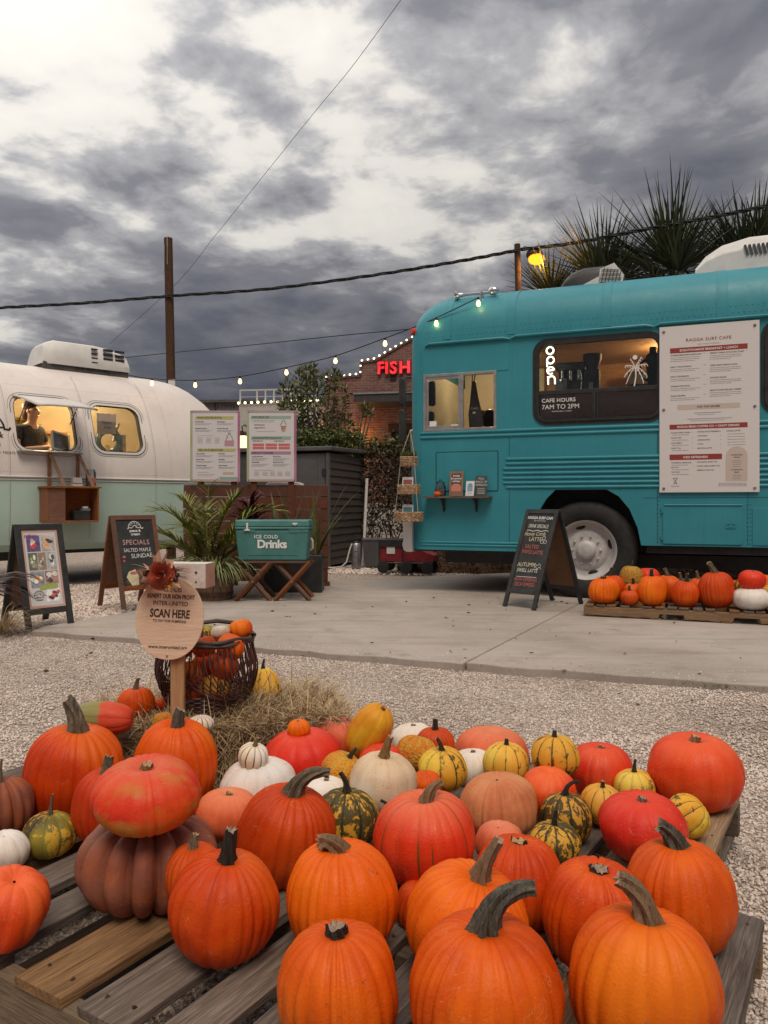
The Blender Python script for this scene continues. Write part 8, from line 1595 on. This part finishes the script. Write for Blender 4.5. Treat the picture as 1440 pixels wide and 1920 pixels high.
for px_, py_, rx, rz_ in ((540,735,.20,.34),(555,775,.30,.34),(575,715,.20,.26),(590,745,.32,.34),(600,790,.40,.34),(560,805,.36,.26),(620,720,.18,.24),(632,712,.10,.20),(575,700,.10,.18),(636,765,.18,.20),(648,795,.20,.20),(620,815,.40,.22),(530,760,.12,.18),(650,740,.07,.16),(560,705,.08,.18),(590,705,.09,.2)):
    q = at(px_, py_, D_); cl.append((q.x-c0.x, random.Random(px_).uniform(-.25,.25), q.z, rx, rz_))
tree('bushy_tree', 'dense dark leafy bushy tree rising behind the shed', (c0.x, D_, 0), 1.7, cl, TLF, (.12,.042), 3, 230)
cl = []
for px_, py_, rx, rz_ in ((690,771,.11,.12),(682,765,.08,.1),(697,775,.06,.08),(688,780,.07,.07)): q = at(px_, py_, 15.6); cl.append((q.x-at(655,945,15.6).x, 0, q.z, rx, rz_))
tree('side_sapling', 'thin pale branch with a leaf clump in front of the brick wall', (at(655,945,15.6).x, 15.6, 0), 2.2, cl, TLF, (.10,.035), 5, 260)
def hedge(name, label, x0, x1, y, z0, z1, dep, n, mat, ls, seed, cat='hedge', edge=.12, brown=None):
    t = thing(name, label, cat, (x0, y, 0), 0); g_ = np.random.default_rng(seed); q = np.c_[g_.uniform(0, x1-x0, n), g_.uniform(-dep/2, dep/2, n), z0+(z1-z0)*g_.random(n)**.8 + g_.normal(0, edge, n)*.5]
    leaf_mesh('foliage', q, g_.normal(size=(n,3))+np.array([0,-.4,.3]), ls[0], ls[1], mat, t, seed); mb = MB(); rg = random.Random(seed)
    for k in range(int((x1-x0)*14)):
        x = rg.uniform(0, x1-x0); pts = [(x, rg.uniform(-.1,.1), 0)]
        for i in range(1, 7): pts.append((x+rg.uniform(-.18,.18)*i*.5, rg.uniform(-dep/2,dep/2), z1*.9*i/6))
        mb.tube(pts, [.013-.0014*i for i in range(7)], 4)
    mb.build('branches', BARK, t); return t
HB_ = leaf_mat('ivy_brown', (.028,.018,.012), (.115,.085,.045), .7); HGN = leaf_mat('hedge_green', (.03,.05,.012), (.16,.18,.045), .5)
hedge('ivy_hedge', 'brown tangled ivy hedge between the shed and the bus', -.50, 1.1, 13.6,   .45, 2.05, .35, 6200, HB_, (.06,.035), 4)
hedge('ivy_top_growth', 'greener fresh growth along the top of the tangled hedge', -.50, 1.1, 13.7, 1.85, 2.12, .35, 1300, HGN, (.07,.04), 6, 'hedge', .16)
hedge('clipped_hedge', 'strip of bright green hedge just above the shed roof', -1.95, -.45, 15.0, 1.7, 2.36, .5, 5000, HGN, (.08,.04), 8)
mb = MB(); 
# bollard lights etc. seen through the hedge: low white wall
wl = thing('low_white_wall', 'pale low wall glimpsed through the bare hedge stems', 'wall', (-.6, 15.6, 0), 0); mb = MB(); mb.box((0,0,0), (6,.15,.95)); mb.build('wall', MATS['stucco_white'], wl); mb = MB(); mb.box((-.02,-.03,.95), (6.02,.18,1.02)); mb.build('coping', P('coping_pale', (.4,.37,.34), (.5,.46,.42), 4, .8), wl)
# fan palms behind the bus
FPL = leaf_mat('fan_palm_leaf', (.022,.030,.016), (.135,.145,.075), .45)
def fan_palm(label, loc, crown, leaves, seed, size=.92):
    t = thing('fan_palm', label, 'palm tree', loc, 0, 'fan palms behind the bus'); rg = random.Random(seed); g_ = np.random.default_rng(seed); mb = MB(); z = crown[2]
    mb.tube([(0,0,0), (.03,0,z*.5), (crown[0],crown[1],z)], [.17,.15,.14], 10); mb.build('trunk', BARK, t, smooth='auto'); st_ = MB(); pos, dirs = [], []
    for az, el, L, nb, sp in leaves:
        d = Vector((math.cos(R(az))*math.cos(R(el)), math.sin(R(az))*math.cos(R(el)), math.sin(R(el)))); b0 = Vector(crown); hub = b0+d*L; st_.tube([b0, b0+d*L*.5+Vector((0,0,.03)), hub], [.022,.016,.012], 5)
        sd = d.cross(Vector((0,0,1))); sd = sd.normalized() if sd.length > .05 else Vector((1,0,0)); sd = Matrix.Rotation(rg.uniform(-.7,.7), 3, d) @ sd; up = sd.cross(d)
        for k in range(nb):
            a = (k/(nb-1)-.5)*sp; dd = d*math.cos(a)+sd*math.sin(a)+up*rg.uniform(-.08,.08); pos.append(tuple(hub)); dirs.append(tuple(dd.normalized()*(1.12-.35*abs(a)/ (sp/2))*rg.uniform(.88,1.1)))
    st_.build('leaf_stalks', P('stalk_green', (.05,.055,.025), (.09,.09,.045), 9, .6), t, smooth='auto'); blades('fan_leaves', pos, dirs, size, .044, FPL, t, seed, .16, 6)
    n = 60; an = g_.uniform(0, 6.28, n); blades('dead_leaves', np.c_[crown[0]+.1*np.cos(an), crown[1]+.1*np.sin(an), np.full(n, z)], np.c_[np.cos(an)*.8, np.sin(an)*.8, g_.uniform(-.2,.5,n)], .8, .035, leaf_mat('dead_frond', (.07,.06,.035), (.20,.17,.11), .7), t, seed+1, 1.6, 6)
    return t
def lv(n, seed, e0=12, e1=85):
    rg = random.Random(seed); return [(360*i/n*2.4+rg.uniform(-20,20), e0+(e1-e0)*((i*.618) % 1), rg.uniform(.16,.36), 26, R(rg.uniform(105,165))) for i in range(n)]
p = at(1262, 497, 11.6); fan_palm('tallest spiky fan palm behind the bus roof', (p.x, 11.6, 0), (0, 0, p.z-.28), lv(21, 2, 0, 88), 2, 1.20)
p = at(1130, 522, 11.9); fan_palm('wide fan palm left of the tallest one behind the bus', (p.x, 11.9, 0), (0, 0, p.z-.30), lv(21, 5, -5, 78), 5, 1.05)
p = at(1405, 470, 11.4); fan_palm('fan palm at the right edge behind the roof air conditioner', (p.x, 11.4, 0), (0, 0, p.z-.30), lv(18, 8, -5, 82), 8, 1.05)
p = at(1040, 545, 12.6); fan_palm('small fan palm just right of the street lamp pole', (p.x, 12.6, 0), (0, 0, p.z-.35), lv(13, 11, -5, 70), 11)
# utility pole, lamp pole, wires
POLE = wood_mat('pole_wood', (.05,.025,.014), (.15,.075,.04), .8, .85, .3, 1, 'z')
def rot_pole(name, label, px0, py0, D, r, cat='pole'):
    p = at(px0, py0, D); t = thing(name, label, cat, (p.x+.02, D, 0), 0); mb = MB(); mb.tube([(0,0,0), (.0,0,p.z*.5), (-.055,0,p.z)], [r*1.15, r*1.05, r], 12); o = mb.build('pole', POLE, t, smooth='auto'); return t, p
up_, ptop = rot_pole('utility_pole', 'weathered wooden utility pole rising behind the trailer', 319, 447, 14.0, .078)
mb = MB(); mb.box((-.105,-.10,ptop.z-.62), (-.095,-.075,ptop.z-.15)); mb.tube([(-.05,-.08,ptop.z),(-.05,-.085,ptop.z-.5)], .008, 5); mb.cyl((-.06,0,ptop.z),(-.06,0,ptop.z+.03), .02); mb.build('fittings', ALU, up_)
mb = MB(); mb.box((-.02,-.13,2.95), (.10,-.075,3.25)); mb.build('meter_box', WPL, up_)
lp, ltop = rot_pole('lamp_pole', 'dark wooden pole carrying a lit street lamp behind the bus', 974, 458, 12.0, .048, 'lamp post')
z = ltop.z; mb = MB(); mb.tube([(-.05,0,z-.10),(.06,-.04,z-.06),(.16,-.06,z-.09)], .018, 6); mb.build('bracket', BLM, lp, smooth='auto'); hd = MB(); hd.lathe([(.03,.11),(.09,.09),(.13,.02),(.125,-.02),(.10,-.05)], 20, (.20,-.07,z-.19)); hd.build('lamp_head', P('lamp_head_brown', (.05,.03,.015), (.1,.06,.03), 6, .5), lp, smooth='auto', rot=(0, 0, 0)); mb = MB(); mb.ball((.22,-.12,z-.27), (.125,.11,.085)); mb.build('lamp_glass', E('sodium_lamp', (1.0,.22,.012), 3.0), lp, smooth=True)
l = bpy.data.lights.new('street_lamp_light', 'POINT'); l.energy = 45; l.color = (1,.50,.10); l.shadow_soft_size = .08; o = bpy.data.objects.new('street_lamp_light', l); COL.objects.link(o); o.parent = lp; o.location = (.24,-.16,z-.34)
def cable(name, label, pts, r, twist=False, cat='cable'):
    P_ = [at(*q) for q in pts]; out = []
    for i in range(len(P_)-1):
        p0, p1, p2, p3 = P_[max(i-1,0)], P_[i], P_[i+1], P_[min(i+2,len(P_)-1)]
        for k in range(10): t_ = k/10; out.append(.5*((2*p1)+(p2-p0)*t_+(2*p0-5*p1+4*p2-p3)*t_*t_+(3*p1-p0-3*p2+p3)*t_**3))
    out.append(P_[-1]); mb = MB()
    if twist:
        for ph in (0, 2.1, 4.2): mb.tube([p_+Vector((0, r*.9*math.cos(i*.9+ph), r*.9*math.sin(i*.9+ph))) for i, p_ in enumerate(out)], r*.62, 5)
    else: mb.tube(out, r, 5)
    return tag(mb.build(name, BLK, smooth='auto'), label, cat)
cable('power_cable', 'thick twisted black power cable crossing from left edge to the lamp pole', [(-40,580,13.9),(0,577,13.9),(160,568,13.9),(319,555,13.9),(500,542,13.4),(700,516,12.9),(860,490,12.4),(972,469,11.93)], .021, True)
cable('power_cable', 'twisted black cable from the lamp pole to the upper right edge', [(976,468,11.9),(1080,455,11.6),(1210,430,11.2),(1330,408,10.8),(1440,386,10.4),(1500,374,10.2)], .021, True)
cable('thin_wire', 'thin wire running diagonally up out of the top of the picture', [(205,645,15),(330,532,14),(405,440,13),(500,322,12),(590,210,11),(660,125,10),(752,-1,9),(800,-70,8.5)], .0035, False, 'wire')
cable('thin_wire', 'thin dark wire from the trailer roof to the bus nose', [(212,673,13.6),(325,661,13.0),(480,646,11.5),(640,629,10),(770,617,8.75)], .0065, False, 'wire')
# string lights from the trailer to the bus
sl_pts = [(150,686,10.9),(228,701,10.9),(285,710,10.6),(366,713,10.3),(450,706,10.1),(537,689,9.8),(629,667,9.4),(722,634,9.0),(770,616,8.8),(818,596,8.6),(897,558,8.45)]
stl = thing('string_lights', 'string of warm globe bulbs hung from the trailer to the bus', 'string lights', (0,0,0), 0); Q = [at(*q) for q in sl_pts]; out = []
for i in range(len(Q)-1):
    p0, p1, p2, p3 = Q[max(i-1,0)], Q[i], Q[i+1], Q[min(i+2,len(Q)-1)]
    for k in range(8): t_ = k/8; out.append(.5*((2*p1)+(p2-p0)*t_+(2*p0-5*p1+4*p2-p3)*t_*t_+(3*p1-p0-3*p2+p3)*t_**3))
out.append(Q[-1]); mb = MB(); mb.tube(out, .0065, 5); mb.build('wire', BLK, stl, smooth='auto')
for i in (2, 3, 4, 5, 6, 7, 9, 10):
    q = Q[i]; mb = MB(); mb.cyl((q.x,q.y,q.z+.005),(q.x,q.y,q.z-.035), .012, n=8); so_ = mb.build('socket', BLM, stl); mb = MB(); mb.lathe([(.010,.02),(.016,.005),(.024,-.02),(.024,-.032),(.014,-.05),(0,-.054)], 12, (q.x,q.y,q.z-.045)); mb.build('bulb', BULB, so_, smooth='auto')
    if i in (2, 9, 10):
        l = bpy.data.lights.new('bulb_light', 'POINT'); l.energy = 0.4; l.color = (1,.50,.15); l.shadow_soft_size = .03; o = bpy.data.objects.new('bulb_light', l); COL.objects.link(o); o.parent = stl; o.location = (q.x, q.y-.02, q.z-.08)
